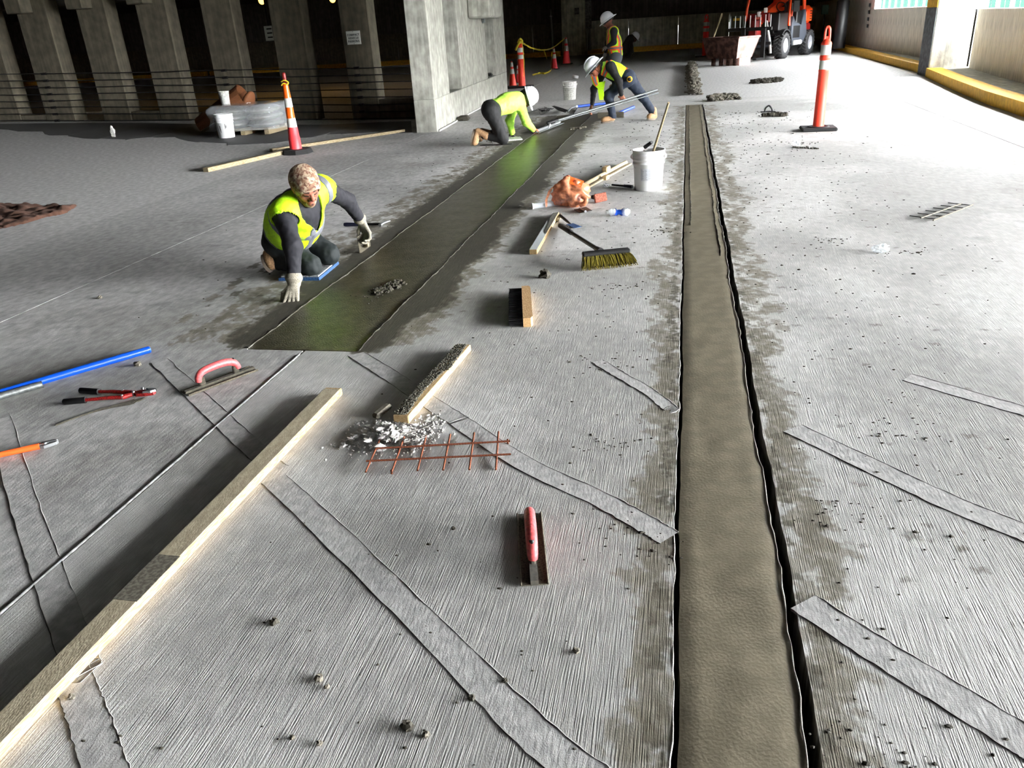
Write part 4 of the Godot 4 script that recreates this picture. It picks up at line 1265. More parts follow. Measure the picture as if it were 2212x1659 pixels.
	var dt := thing("caulk_tool", "dark blue tool lying on the floor left of the white bucket", "tool", Vector3.ZERO)
	part(dt, "shaft", tb([Vector3(-0.766, 0, -8.881) + Vector3(0, 0.015, 0), Vector3(-0.616, 0, -8.783) + Vector3(0, 0.015, 0)], [0.010, 0.012], 8), M.darksteel)
	part(dt, "handle", tb([Vector3(-0.626, 0, -8.784) + Vector3(0, 0.018, 0), Vector3(-0.532, 0, -8.721) + Vector3(0, 0.018, 0)], [0.016, 0.018], 8), M.navy)
	crumple("plastic_wrap", "crumpled clear wrap on the floor left of the white bucket", "plastic wrap", Vector3(-0.829, 0, -8.834), Vector3(0.05, 0.03, 0.04), M.frosted)
	# bucket with stick and trowel handle
	var bk := Vector3(-0.359, 0, -8.651)
	pail("bucket", "clean white bucket with printed label and a stick in it, in mid-floor", bk + Vector3(0, 0, -0.02), 1.11, M.pail, true, true)
	var k := Vector3(-0.153, 0.921, -8.15)
	one("stir_stick", "long pale wooden stick standing in the white bucket", "stick", tb([bk + Vector3(0.01, 0.27, 0.0), k], [0.014, 0.012], 8), M.wood_grey)
	var th := thing("bucket_trowel", "trowel with dark caked handle sticking out of the white bucket", "trowel", Vector3.ZERO)
	part(th, "handle", tb([Vector3(-0.402, 0.431, -8.72), Vector3(-0.327, 0.49, -8.65)], [0.022, 0.018], 8), M.black)
	part(th, "blade", bx(Vector3(0.10, 0.006, 0.06), 0.001), M.bladed, along(Vector3(-0.411, 0.412, -8.72), Vector3(-0.41, 0.301, -8.72)))
	# hammer by the kneeling man
	var hm := thing("hammer", "hammer with dark blue handle lying beyond the kneeling man's left hand", "hammer", Vector3.ZERO)
	a = Vector3(-3.214, 0, -7.092) + Vector3(0, 0.018, 0)
	b = Vector3(-2.821, 0, -7.092) + Vector3(0, 0.018, 0)
	part(hm, "grip", tb([a, a.lerp(b, 0.05), a.lerp(b, 0.45)], [0.016, 0.019, 0.016], 10), M.navy)
	part(hm, "shaft", tb([a.lerp(b, 0.4), b], 0.012, 10), M.darksteel)
	part(hm, "hammer_head", tb([b + Vector3(-0.005, 0, 0.05), b + Vector3(0.0, 0.004, 0.0), b + Vector3(0.03, 0.01, -0.05), b + Vector3(0.05, 0.01, -0.09)], [0.017, 0.014, 0.013, 0.006], 10), M.steel)
	# right hand litter
	crumple("plastic_litter", "crumpled white plastic sheet on the right floor", "plastic litter", Vector3(1.444, 0, -6.064), Vector3(0.075, 0.045, 0.05), M.frosted)
	crumple("plastic_litter", "crumpled clear plastic near the orange post base", "plastic litter", Vector3(1.495, 0, -11.528), Vector3(0.07, 0.05, 0.05), M.frosted)
	st = lumps(40, func(i): return Vector3(1.425, 0, -11.33).lerp(Vector3(1.709, 0, -11.185), rng.randf()) + Vector3(0, 0, rng.randfn(0.0, 0.03)), 0.008, 0.022)
	tag(part(self, "mortar_heap", st, M.mud), "low dark line of mortar lumps below the orange post base", "mortar heap", "", "stuff")
	var ed := thing("edging_tool", "small edging tool with looped handle on the right floor", "edging tool", Vector3.ZERO)
	var c := Vector3(1.501, 0, -15.785)
	part(ed, "plate", bx(Vector3(0.26, 0.012, 0.12), 0.003), M.darksteel, at(c + Vector3(0, 0.008, 0)))
	part(ed, "loop_handle", tb(curve([c + Vector3(-0.06, 0.01, 0), c + Vector3(-0.045, 0.07, 0), c + Vector3(0.01, 0.11, 0), c + Vector3(0.06, 0.06, 0), c + Vector3(0.075, 0.01, 0)], 5), 0.014, 8), M.darksteel)
	# crumbly ridge of loose mix on the wet strip
	for h in [["patch of crumbly loose mix lying on the dark wet strip", Vector3(-2.117, 0, -5.037), Vector3(-2.019, 0, -5.258), 0.10, 330], ["small lumps of mix on the far end of the wet strip", Vector3(-1.947, 0, -14.215), Vector3(-1.727, 0, -14.411), 0.10, 60]]:
		st = S()
		for i in h[4]:
			var u := rng.randf()
			var s := rng.randf_range(0.004, 0.013) * (1.0 if h[4] > 100 else 2.2)
			var q2: Vector3 = h[1].lerp(h[2], u) + Vector3(rng.randfn(0.0, 0.4), 0, rng.randfn(0.0, 0.6)) * h[3] * (1.0 - absf(u - 0.5))
			ball(st, q2 + Vector3(0, s * 0.4 + 0.003, 0), Vector3(s * 1.4, s * 0.8, s), Basis(Vector3.UP, rng.randf() * 6.0), 3, 5, 0.3)
		tag(part(self, "loose_mix", st, M.mortar), h[0], "mortar lumps", "", "stuff")
	far_tools()

func crumple(called: String, label: String, cat: String, c: Vector3, r: Vector3, m: Material):
	var st := S()
	var nz := noise(1.0, 9, 3)
	var rings := 10
	var seg := 16
	var P := func(i, k):
		var th = PI * i / rings; var ph = TAU * k / seg
		var d := Vector3(sin(th) * cos(ph), -cos(th), sin(th) * sin(ph))
		var f := 0.75 + 0.55 * nz.get_noise_3dv(d * 2.2 + c * 7.0)
		var v := d * r * f
		v.y = maxf(v.y, -r.y * 0.6)
		return v
	for i in rings:
		for k in seg:
			face(st, [P.call(i, k), P.call(i + 1, k), P.call(i + 1, (k + 1) % seg), P.call(i, (k + 1) % seg)], Vector3(0, -0.01, 0))
	one(called, label, cat, st, m, at(c + Vector3(0, r.y * 0.6, 0)))

func orange_bag():
	var t := thing("plastic_bag", "translucent orange plastic bag full of small tools", "bag", Vector3.ZERO)
	var c := Vector3(-1.111, 0, -7.756) + Vector3(0, 0.0, -0.09)
	var st := S()
	var nz := noise(1.0, 15, 4)
	var rings := 22
	var seg := 40
	var P := func(i, k):
		var th = PI * i / rings; var ph = TAU * k / seg
		var d := Vector3(sin(th) * cos(ph), -cos(th), sin(th) * sin(ph))
		var f := 0.82 + 0.36 * nz.get_noise_3dv(d * 1.3) + 0.20 * absf(nz.get_noise_3dv(d * 4.0 + Vector3(5, 0, 0)))
		var v := d * Vector3(0.205, 0.165, 0.15) * f
		if v.x < 0.0: v.y += 0.04 * (1.0 - d.x * d.x)
		v.y = maxf(v.y, -0.105)
		return v
	st.set_smooth_group(1)
	for i in rings:
		for k in seg:
			var q := [P.call(i, k), P.call(i + 1, k), P.call(i + 1, (k + 1) % seg), P.call(i, (k + 1) % seg)]
			face(st, q, Vector3(0, 0.02, 0))
	part(t, "bag_body", st, M.bag, at(c + Vector3(0.02, 0.112, 0)))
	st = S()
	sheet(st, [c + Vector3(-0.12, 0.23, 0.05), c + Vector3(-0.19, 0.17, 0.07), c + Vector3(-0.225, 0.08, 0.08), c + Vector3(-0.22, 0.01, 0.09)], [c + Vector3(-0.06, 0.24, 0.05), c + Vector3(-0.15, 0.19, 0.06), c + Vector3(-0.20, 0.09, 0.07), c + Vector3(-0.205, 0.02, 0.08)], 0.004)
	part(t, "bag_handle", st, M.bag)
	part(t, "bag_knot", tb(curve([c + Vector3(0.15, 0.12, 0.10), c + Vector3(0.19, 0.09, 0.12), c + Vector3(0.17, 0.05, 0.13), c + Vector3(0.13, 0.04, 0.12)], 4), 0.024, 8), M.bag)
	part(t, "red_patch", bx(Vector3(0.15, 0.002, 0.09), 0.0), M.orange, Transform3D(Basis.from_euler(Vector3(0.55, -0.3, -0.38)), c + Vector3(0.075, 0.245, 0.02)))

func crushed_bottle():
	var t := thing("bottle", "crushed clear water bottle with blue label", "bottle", Vector3.ZERO)
	var a := Vector3(-0.669, 0, -7.379) + Vector3(0, 0.035, 0)
	var b := Vector3(-0.475, 0, -7.387) + Vector3(0, 0.035, 0)
	var pts := []
	var rr := []
	for i in 15:
		pts.append(a.lerp(b, i / 14.0) + Vector3(0, 0.004 * sin(i * 2.0), 0.004 * cos(i * 1.7)))
		rr.append([0.026, 0.034, 0.036, 0.030, 0.035, 0.026, 0.022, 0.021, 0.024, 0.032, 0.036, 0.033, 0.036, 0.034, 0.02][i])
	part(t, "shell", tb(pts, rr, 12), M.frosted)
	part(t, "label", tb([pts[4], pts[5], pts[6], pts[7], pts[8], pts[9]], [0.036, 0.028, 0.024, 0.023, 0.026, 0.033], 12), M.blue)
	part(t, "cap", tb([a - (b - a).normalized() * 0.018, a], 0.016, 10), M.pail)

func far_tools():
	# long magnesium float on its pole, held by the two men
	var bf := thing("bull_float", "grey pole-mounted float worked by the bending man over the wet strip", "bull float", Vector3.ZERO)
	var a := Vector3(-0.492, 0.512, -15.25)
	var b := Vector3(-2.225, 0.142, -14.35)
	var d := (b - a).normalized()
	part(bf, "pole", tb([a, b], 0.020, 10), M.galv)
	part(bf, "brace_rod", tb([a + Vector3(0.02, -0.05, 0.02), b + Vector3(0, -0.02, 0.03)], 0.008, 8), M.galv)
	part(bf, "grip_sleeve", tb([b - d * 0.05, b + d * 0.16], 0.034, 10), M.black)
	var h := Vector3(-2.332, 0, -14.261) + Vector3(0, 0.04, 0.02)
	part(bf, "knuckle", tb([b + d * 0.14, h + Vector3(0.02, 0.06, 0), h], [0.018, 0.020, 0.014], 10), M.steel)
	var f0 := Vector3(-2.485, 0, -13.803) + Vector3(0, 0.02, 0)
	var f1 := Vector3(-2.242, 0, -15.12) + Vector3(0, 0.02, 0)
	part(bf, "float_blade", bx(Vector3(f0.distance_to(f1), 0.012, 0.13), 0.004), M.galv, along(f0, f1))
	part(bf, "float_rib", bx(Vector3(f0.distance_to(f1) * 0.95, 0.04, 0.02), 0.005), M.steel, along(f0 + Vector3(0, 0.025, 0.03), f1 + Vector3(0, 0.025, 0.03)))
	part(bf, "float_rib", bx(Vector3(f0.distance_to(f1) * 0.95, 0.04, 0.02), 0.005), M.black, along(f0 + Vector3(0, 0.03, -0.04), f1 + Vector3(0, 0.03, -0.04)))
	# shovel
	var sh := thing("shovel", "shovel with bright blue handle lying beyond the bending man", "shovel", Vector3.ZERO)
	var st := S()
	sheet(st, [Vector3(-2.801, 0.1, -17.682), Vector3(-2.613, 0.04, -17.349), Vector3(-2.418, 0.02, -17.011)], [Vector3(-2.739, 0.12, -17.543), Vector3(-2.483, 0.12, -16.947), Vector3(-2.334, 0.08, -16.832)], 0.012)
	part(sh, "blade", st, M.darksteel)
	a = Vector3(-2.374, 0.04, -16.976)
	b = Vector3(-2.318, 0.05, -17.905)
	part(sh, "neck", tb([a, a.lerp(b, 0.4) + Vector3(0, 0.03, 0), b], [0.016, 0.014, 0.018], 8), M.galv)
	part(sh, "ferrule", tb([b, b.lerp(Vector3(-1.675, 0.05, -18.349), 0.06)], 0.024, 10), M.pail)
	part(sh, "handle", tb([b.lerp(Vector3(-1.675, 0.05, -18.349), 0.05), Vector3(-1.675, 0.05, -18.349)], 0.028, 12), M.blue2)
	part(sh, "prop_rod", tb([Vector3(-2.288, 0.02, -17.907), Vector3(-2.224, 0.01, -16.856)], 0.012, 6), M.darksteel)
	# concrete rake
	var rk := thing("concrete_rake", "concrete rake with blue handle lying flat behind the bending man's feet", "rake", Vector3.ZERO)
	var r0 := Vector3(-1.633, 0, -15.821) + Vector3(0, 0.055, 0)
	var r1 := Vector3(-1.132, 0, -15.803) + Vector3(0, 0.055, 0)
	part(rk, "rake_blade", bx(Vector3(r0.distance_to(r1), 0.11, 0.012), 0.003), M.bladed, along(r0, r1))
	part(rk, "handle", tb([Vector3(-1.277, 0.05, -16.025), Vector3(-1.032, 0.05, -17.262)], 0.030, 12), M.blue2)
	part(rk, "ferrule", tb([Vector3(-1.303, 0.06, -15.694), Vector3(-1.262, 0.05, -16.061)], 0.020, 8), M.galv)
	# loose wire
	var wi := thing("wire_tangle", "tangle of thin grey tie wire on the floor beyond the strip end", "wire", Vector3.ZERO)
	var c := Vector3(-2.993, 0, -17.712)
	for k in 5:
		var p := []
		for i in 8: p.append(c + Vector3(rng.randfn(0.0, 0.12), rng.randf_range(0.005, 0.06), rng.randfn(0.0, 0.25)))
		part(wi, "strand", tb(curve(p, 4), 0.004, 4), M.darksteel)
	# edger with red grip near the kneeling man in green
	var ed := thing("finishing_trowel", "finishing trowel with dull red grip beside the green-shirted man's knees", "trowel", Vector3.ZERO)
	st = S()
	prism(st, vec2s([-0.27, 0.0, -0.2, -0.06, 0.24, -0.06, 0.27, 0.0, 0.24, 0.06, -0.2, 0.06]), 0.006, at(Vector3(-2.904, 0, -12.566) + Vector3(0, 0.004, 0), 0.12))
	part(ed, "blade", st, M.darksteel)
	part(ed, "grip", bx(Vector3(0.125, 0.05, 0.045), 0.012), M.redmetal, at(Vector3(-2.952, 0, -12.68) + Vector3(0, 0.068, 0), 0.1))
	part(ed, "post", tb([Vector3(-2.988, 0, -12.637) + Vector3(0, 0.005, 0), Vector3(-2.988, 0, -12.637) + Vector3(0, 0.05, 0)], 0.008, 6), M.steel)
	part(ed, "post", tb([Vector3(-2.872, 0, -12.662) + Vector3(0, 0.005, 0), Vector3(-2.872, 0, -12.662) + Vector3(0, 0.05, 0)], 0.008, 6), M.steel)
	var kb := thing("kneeling_board", "grey kneeling board under the green-shirted man's knees", "kneeling board", Vector3.ZERO)
	part(kb, "board", bx(Vector3(0.42, 0.02, 0.32), 0.006), M.pail_dirty, at(Vector3(-2.823, 0, -13.079) + Vector3(0, 0.011, -0.05), 0.3))
	# second pail further back
	pail("bucket", "mortar-splashed white bucket on the floor behind the bending man", Vector3(-2.779, 0, -20.347), 1.12, M.pail_dirty, true, false, 0.5)
	var cu := thing("paper_cup", "small white cup lying on its side on the far floor", "cup", Vector3(-3.688, 0, -28.54) + Vector3(0, 0.06, 0))
	st = S()
	lathe(st, [[0.0, -0.1], [0.045, -0.1], [0.06, 0.1], [0.056, 0.1], [0.042, -0.09], [0, -0.09]], 14, Transform3D(Basis(Vector3.BACK, 1.4), Vector3.ZERO))
	part(cu, "cup_wall", st, M.pail)

# ------------------------------------------------------------------ far side of the level
func cone(label: String, pos: Vector3, h: float, m: Material, group := "", rag := false) -> Node3D:
	var t := thing("traffic_cone", label, "traffic cone", pos, 0.0, group)
	part(t, "base", bx(Vector3(0.46 * h, 0.035 * h, 0.46 * h), 0.01), M.rubber, at(Vector3(0, 0.0175 * h, 0)))
	var r := func(f): return lerpf(0.165, 0.032, f) * h
	var seg := func(f0, f1, out):
		var st := S()
		lathe(st, [[r.call(f0) + out, f0 * h], [r.call(f1) + out, f1 * h]], 20)
		return st
	var st := S()
	lathe(st, [[r.call(0.03), 0.03 * h], [r.call(1.0), 0.985 * h], [0.02 * h, h], [0.0, h]], 20)
	part(t, "body", st, m)
	part(t, "collar", seg.call(0.50, 0.70, 0.004), M.band_white, Transform3D(), "", "white reflective collar")
	part(t, "collar", seg.call(0.78, 0.95, 0.004), M.band_white, Transform3D(), "", "white reflective collar")
	return t

func tube_post(called: String, label: String, pos: Vector3, h: float, r: float, m: Material) -> Node3D:
	# straight channelizer post with a loop handle
	var t := thing(called, label, "delineator post", pos)
	var st := S()
	lathe(st, [[r * 1.12, 0.03], [r * 1.05, 0.30 * h], [r, 0.58 * h], [r * 1.06, 0.585 * h], [r * 0.98, 0.60 * h], [r * 0.96, 0.83 * h], [r * 1.02, 0.835 * h], [r * 0.98, 0.85 * h], [r * 0.6, 0.875 * h], [r * 0.42, 0.885 * h], [0, 0.885 * h]], 20)
	part(t, "tube", st, m)
	for b in [[0.60, 0.685], [0.735, 0.83]]:
		st = S(); lathe(st, [[r * 1.0, b[0] * h], [r * 0.99, b[1] * h]], 20)
		part(t, "reflective_band", st, M.band_white)
	st = S(); lathe(st, [[r * 1.0, 0.69 * h], [r * 1.06, 0.695 * h], [r * 1.06, 0.725 * h], [r * 1.0, 0.73 * h]], 20)
	part(t, "ring", st, m)
	var p := [Vector3(-r * 0.45, 0.86 * h, 0), Vector3(-r * 0.42, 0.96 * h, 0), Vector3(-r * 0.2, 0.993 * h, 0), Vector3(r * 0.2, 0.993 * h, 0), Vector3(r * 0.42, 0.96 * h, 0), Vector3(r * 0.45, 0.86 * h, 0)]
	part(t, "loop_handle", tb(curve(p, 4), r * 0.24, 8), m)
	part(t, "handle_web", bx(Vector3(r * 0.7, 0.05 * h, r * 0.3), 0.004), m, at(Vector3(0, 0.885 * h, 0)))
	return t

func far_things():
	# post on the right
	var p := Vector3(1.983, 0, -13.025)
	var t := tube_post("delineator_post", "tall orange-red post with white bands and black base standing on the right floor", p, 1.429, 0.073, M.cone)
	var st := S()
	box(st, Vector3(0.50, 0.05, 0.40), at(Vector3(0, 0.025, 0)), 0.015)
	lathe(st, [[0.16, 0.05], [0.15, 0.062], [0.10, 0.062], [0.10, 0.05]], 20)
	part(t, "base", st, M.rubber)
	# grabber post on the left with faded lower half
	p = Vector3(-6.172, 0.022, -12.201)
	var h: float = 1.239
	t = thing("delineator_cone", "slim orange and white channelizer cone with black octagonal base on the left", "delineator post", p)
	st = S()
	var oct := PackedVector2Array()
	for i in 8: oct.append(Vector2(cos(TAU * (i + 0.5) / 8) * 0.27, sin(TAU * (i + 0.5) / 8) * 0.27))
	prism(st, oct, 0.07, Transform3D(), 0.03)
	part(t, "base", st, M.rubber)
	var prof := [[0.098, 0.06], [0.094, 0.20 * h], [0.088, 0.205 * h], [0.080, 0.32 * h], [0.0795, 0.33 * h]]
	st = S(); lathe(st, prof, 20); part(t, "lower_body", st, M.cone_pink)
	for s in [[0.325, 0.44, 0.0785, 0.069, "w"], [0.44, 0.575, 0.0675, 0.062, "o"], [0.575, 0.685, 0.0635, 0.056, "w"], [0.685, 0.86, 0.056, 0.044, "o"]]:
		st = S(); lathe(st, [[s[2], s[0] * h], [s[3], s[1] * h]], 20)
		part(t, "reflective_band" if s[4] == "w" else "body_ring", st, M.band_white if s[4] == "w" else M.cone_deep)
	st = S(); lathe(st, [[0.046, 0.858 * h], [0.030, 0.875 * h], [0.026, 0.90 * h], [0.030, 0.91 * h], [0.030, 0.975 * h], [0.022, 0.99 * h], [0, 0.99 * h]], 14)
	part(t, "top_knob", st, M.redmetal)
	var p1 := tb(curve([Vector3(-0.05, 0.885 * h, 0.03), Vector3(0.02, 0.90 * h, 0.05), Vector3(0.07, 0.875 * h, 0.03), Vector3(0.06, 0.85 * h, 0.05), Vector3(0.0, 0.865 * h, 0.06), Vector3(-0.045, 0.84 * h, 0.05)], 4), 0.010, 6)
	part(t, "tape_loop", p1, M.tape)
	# cones and tape by the centre wall
	var k1 := 0.752
	cone("faded orange cone with torn tape on its tip, beside the centre wall", Vector3(-5.38, 0, -26.098), 0.752, M.cone, "traffic cones beyond the centre wall")
	t = tube_post("delineator_post", "red-orange post wrapped with yellow tape next to the centre wall", Vector3(-4.958, 0, -25.464), 1.371, 0.10, M.cone)
	part(t, "base", bx(Vector3(0.75, 0.05, 0.6), 0.012), M.rubber, at(Vector3(-0.05, 0.025, 0)))
	cone("red cone half hidden behind the tape-wrapped post", Vector3(-5.536, 0, -27.819), 0.568, M.cone_pink, "traffic cones beyond the centre wall")
	cone("small faded cone with yellow tape round its base, in the dark area", Vector3(-5.554, 0, -36.055), 0.848, M.cone_pink, "traffic cones beyond the centre wall")
	cone("tall clean red cone holding the end of the sagging tape", Vector3(-5.563, 0, -39.913), 1.171, M.cone_pink, "traffic cones beyond the centre wall")
	var tp := thing("caution_tape", "yellow caution tape sagging between the post and the tall red cone", "caution tape", Vector3.ZERO)
	part(tp, "sagging_run", tape(curve([Vector3(-4.855, 1.312, -25), Vector3(-5.066, 1.18, -27), Vector3(-5.399, 1.009, -30), Vector3(-5.499, 0.854, -33), Vector3(-5.709, 0.846, -37), Vector3(-5.657, 1.131, -40.2)], 8), 0.06), M.tape)
	part(tp, "loose_tail", tape(curve([Vector3(-5.499, 0.854, -33), Vector3(-5.449, 0.734, -33), Vector3(-5.383, 0.545, -33)], 5), 0.07), M.tape)
	part(tp, "wrapped_run", tape(curve([Vector3(-4.792, 1.337, -24.9), Vector3(-4.765, 1.056, -24.9), Vector3(-4.757, 0.672, -24.9), Vector3(-4.788, 0.349, -24.9)], 5), 0.06), M.tape)
	part(tp, "post_wrap", tb(curve([Vector3(-4.907, 1.292, -24.9), Vector3(-4.812, 1.39, -24.8), Vector3(-4.779, 1.311, -24.9), Vector3(-4.86, 1.267, -24.8), Vector3(-4.988, 1.094, -24.9)], 4), 0.035, 5), M.tape)
	var tg := thing("caution_tape", "yellow caution tape trailing from the small cone along the dark floor", "caution tape", Vector3.ZERO)
	part(tg, "fallen_run", tape(curve([Vector3(-5.516, 0.711, -35.2), Vector3(-5.542, 0.218, -35), Vector3(-5.456, 0.03, -34.4), Vector3(-5.375, 0.03, -32.481), Vector3(-5.596, 0.04, -32.492), Vector3(-5.74, 0.03, -31.64)], 6), 0.07), M.tape)
	# lumber on the left
	plank("timber_length", "weathered timber lying on the left floor, ending under the channelizer base", "timber", Vector3(-6.722, 0.039, -10.401), Vector3(-6.359, 0.027, -12.099), 0.10, 0.06, M.wood_grey)
	plank("timber_length", "grey timber running from the channelizer towards the centre wall", "timber", Vector3(-6.696, 0.038, -12.342), Vector3(-5.222, 0, -14.811), 0.09, 0.05, M.wood_grey)
	# pallet of bags under film
	var pl := thing("wrapped_pallet", "pallet of cement bags wrapped in clear film by the barrier", "pallet", Vector3(-8.334, 0.091, -14.8))
	for i in 3: part(pl, "pallet_board", bx(Vector3(1.1, 0.03, 0.12), 0.004), M.wood_grey, at(Vector3(0, 0.11, -0.35 + 0.35 * i)))
	for i in 3: part(pl, "pallet_block", bx(Vector3(0.1, 0.09, 0.8), 0.004), M.wood_grey, at(Vector3(-0.5 + 0.5 * i, 0.05, 0)))
	for i in 3:
		for j in 2:
			st = S()
			ball(st, Vector3.ZERO, Vector3(0.33, 0.085, 0.44), Basis(), 10, 16)
			part(pl, "cement_bag", st, M.film, at(Vector3(-0.33 + j * 0.64 + rng.randf_range(-0.03, 0.03), 0.19 + i * 0.125, 0)))
	st = S()
	drape(st, Vector3(0.70, 0.56, 0.48), 0.06)
	part(pl, "film_wrap", st, M.wrap)
	pail("bucket", "white bucket with black print in front of the wrapped pallet", Vector3(-8.52, 0.097, -14.123), 1.12, M.pail, false, false, 0.2)
	var prt := get_node("bucket_002")
	for k in [[-0.42, 0.10, 0.20, 0.05], [0.30, 0.09, 0.10, 0.10]]:
		st = S()
		for i in 4:
			var a0: float = k[0] + i * 0.05; var a1: float = k[0] + i * 0.05 + 0.035
			var y0 := rng.randf_range(0.08, 0.14); var y1 := rng.randf_range(0.20, 0.25)
			quad(st, Vector3(sin(a0) * 0.150, y0 * 1.1, cos(a0) * 0.150), Vector3(sin(a1) * 0.150, y0 * 1.1, cos(a1) * 0.150), Vector3(sin(a1) * 0.162, y1 * 1.1, cos(a1) * 0.162), Vector3(sin(a0) * 0.162, y1 * 1.1, cos(a0) * 0.162))
		part(prt, "print", st, M.ink)
	var tub := pail("bucket", "small white pail standing on top of the wrapped pallet", Vector3(-8.334, 0.091, -14.8) + Vector3(-0.42, 0.565, 0.1), 0.62, M.pail_dirty, false)
	# brown curled sheet leaning on the pallet
	var ch := thing("cardboard_sheet", "long curled orange-brown cardboard sheet leaning behind the wrapped pallet", "cardboard", Vector3.ZERO)
	st = S()
	var a := Vector3(-9.507, 0.226, -14.9)
	var b := Vector3(-8.525, 0.713, -15.1)
	trough(st, a, b, 0.20, 0.30, 0.012)
	part(ch, "sheet", st, M.card)
	st = S(); ball(st, Vector3.ZERO, Vector3(0.10, 0.24, 0.2), Basis(Vector3.BACK, -0.5), 8, 12)
	part(ch, "folded_end", st, M.card, at(Vector3(-8.474, 0.637, -15.05)))
	crumple("paper_bag", "torn white paper scrap standing on the dark left floor", "paper scrap", Vector3(-11.037, 0.177, -14.211), Vector3(0.055, 0.14, 0.05), M.pail_dirty)
	# sack cloth at the left edge
	st = S()
	var cl := PackedVector2Array()
	for v in [Vector3(-8.159, 0.085, -7.75), Vector3(-8.11, 0.084, -8.115), Vector3(-7.676, 0.07, -8.067), Vector3(-7.334, 0.059, -8.041), Vector3(-7.027, 0.049, -8.115), Vector3(-6.853, 0.043, -7.682), Vector3(-6.962, 0.047, -7.487), Vector3(-6.96, 0.047, -7.177), Vector3(-7.037, 0.049, -6.939), Vector3(-7.178, 0.054, -6.726)]: cl.append(Vector2(v.x, v.z))
	rumpled(st, cl)
	one("sack_cloth", "rumpled brown sacking on the floor at the left edge", "cloth", st, M.cloth)
	# mortar heaps in the far strip
	st = heap(Vector3(0.204, 0, -19.974), Vector3(0.214, 0, -33.621), 0.17, 0.17, 900)
	tag(part(self, "mortar_heap", st, M.drymortar), "long heap of dug-out wet mortar in line with the narrow strip", "mortar heap", "", "stuff")
	st = heap(Vector3(0.515, 0, -18.433), Vector3(1.09, 0, -18.703), 0.17, 0.12, 260)
	tag(part(self, "mortar_heap", st, M.drymortar), "small spilled mortar heap right of the narrow strip's far end", "mortar heap", "", "stuff")
	st = heap(Vector3(1.709, 0, -22.659), Vector3(2.49, 0, -22.969), 0.13, 0.11, 220)
	tag(part(self, "mortar_heap", st, M.mud), "dark line of mortar lumps on the far right floor", "mortar heap", "", "stuff")
	st = heap(Vector3(1.353, 0, -15.074), Vector3(1.735, 0, -15.01), 0.06, 0.04, 90)
	tag(part(self, "mortar_heap", st, M.mud), "thin dark dash of mortar beside the looped edging tool", "mortar heap", "", "stuff")
	signs()
	wall_fittings()
	mixing_tub()
	telehandler()
	for v in [[Vector3(-14.531, 3.085, -28), "left of two yellow bulbs hanging beyond the columns"], [Vector3(-11.9, 2.976, -28), "right of two yellow bulbs hanging beyond the columns"]]:
		var bu := thing("lamp_bulb", v[1], "bulb", v[0])
		st = S(); ball(st, Vector3.ZERO, Vector3(0.11, 0.13, 0.11))
		part(bu, "bulb_glass", st, M.bulb)
		part(bu, "cord", tb([Vector3(0, 0.12, 0), Vector3(0, 0.36, 0)], 0.02, 6), M.black)
		var l := OmniLight3D.new()
		l.name = "lamp_light"
		l.light_color = Color(1.0, 0.78, 0.4)
		l.light_energy = 0.12
		l.light_size = 0.1
		l.omni_range = 40.0
		l.omni_attenuation = 2.0
		l.shadow_enabled = true
		bu.add_child(l)

func tape(p: Array, w: float) -> SurfaceTool:
	var st := S()
	var a := []
	var b := []
	for i in p.size():
		var n := Vector3(0, 1, 0).rotated(Vector3(1, 0, 0.3).normalized(), sin(i * 0.9) * 0.8) * w * 0.5
		a.append(p[i] + n); b.append(p[i] - n)
	sheet(st, a, b, 0.006)
	return st

func drape(st: SurfaceTool, h: Vector3, ripple: float):
	# film pulled over a stack, loose at its foot
	var nz := noise(1.0, 25, 3)
	var P := func(i, k):
		var ph = TAU * k / 48.0
		var t = i / 14.0
		var e := Vector2(cos(ph), sin(ph))
		var sq := 1.0 / maxf(absf(e.x), absf(e.y))
		e *= lerpf(1.0, sq, 0.75)
		var rad := clampf(t * 2.2, 0.0, 1.0) + maxf(0.0, t - 0.8) * 0.4
		var y := h.y if t < 0.42 else lerpf(h.y, 0.10, (t - 0.42) / 0.58)
		var v := Vector3(e.x * h.x * rad, y, e.y * h.z * rad)
		var n := nz.get_noise_3d(v.x * 2.0, v.y * 6.0, v.z * 2.0)
		return v + Vector3(e.x, 0.25, e.y) * n * ripple * (0.3 + t)
	st.set_smooth_group(1)
	for i in 14:
		for k in 48:
			face(st, [P.call(i, k), P.call(i + 1, k), P.call(i + 1, (k + 1) % 48), P.call(i, (k + 1) % 48)], Vector3(0, 0.15, 0))

func trough(st: SurfaceTool, a: Vector3, b: Vector3, r0: float, r1: float, thick: float):
	var xf := along(a, b)
	var L := a.distance_to(b)
	var n := 10
	for s in [0, 1]:
		for i in n:
			var t0 := lerpf(-0.3, 3.3, float(i) / n); var t1 := lerpf(-0.3, 3.3, float(i + 1) / n)
			var f := func(t, u, r): return xf * Vector3(u * L, sin(t) * r, cos(t) * r)
			var ra: float = r0 - thick * s; var rb: float = r1 - thick * s
			if s == 0: quad(st, f.call(t0, -0.5, ra), f.call(t0, 0.5, rb), f.call(t1, 0.5, rb), f.call(t1, -0.5, ra))
			else: quad(st, f.call(t0, -0.5, ra), f.call(t1, -0.5, ra), f.call(t1, 0.5, rb), f.call(t0, 0.5, rb))

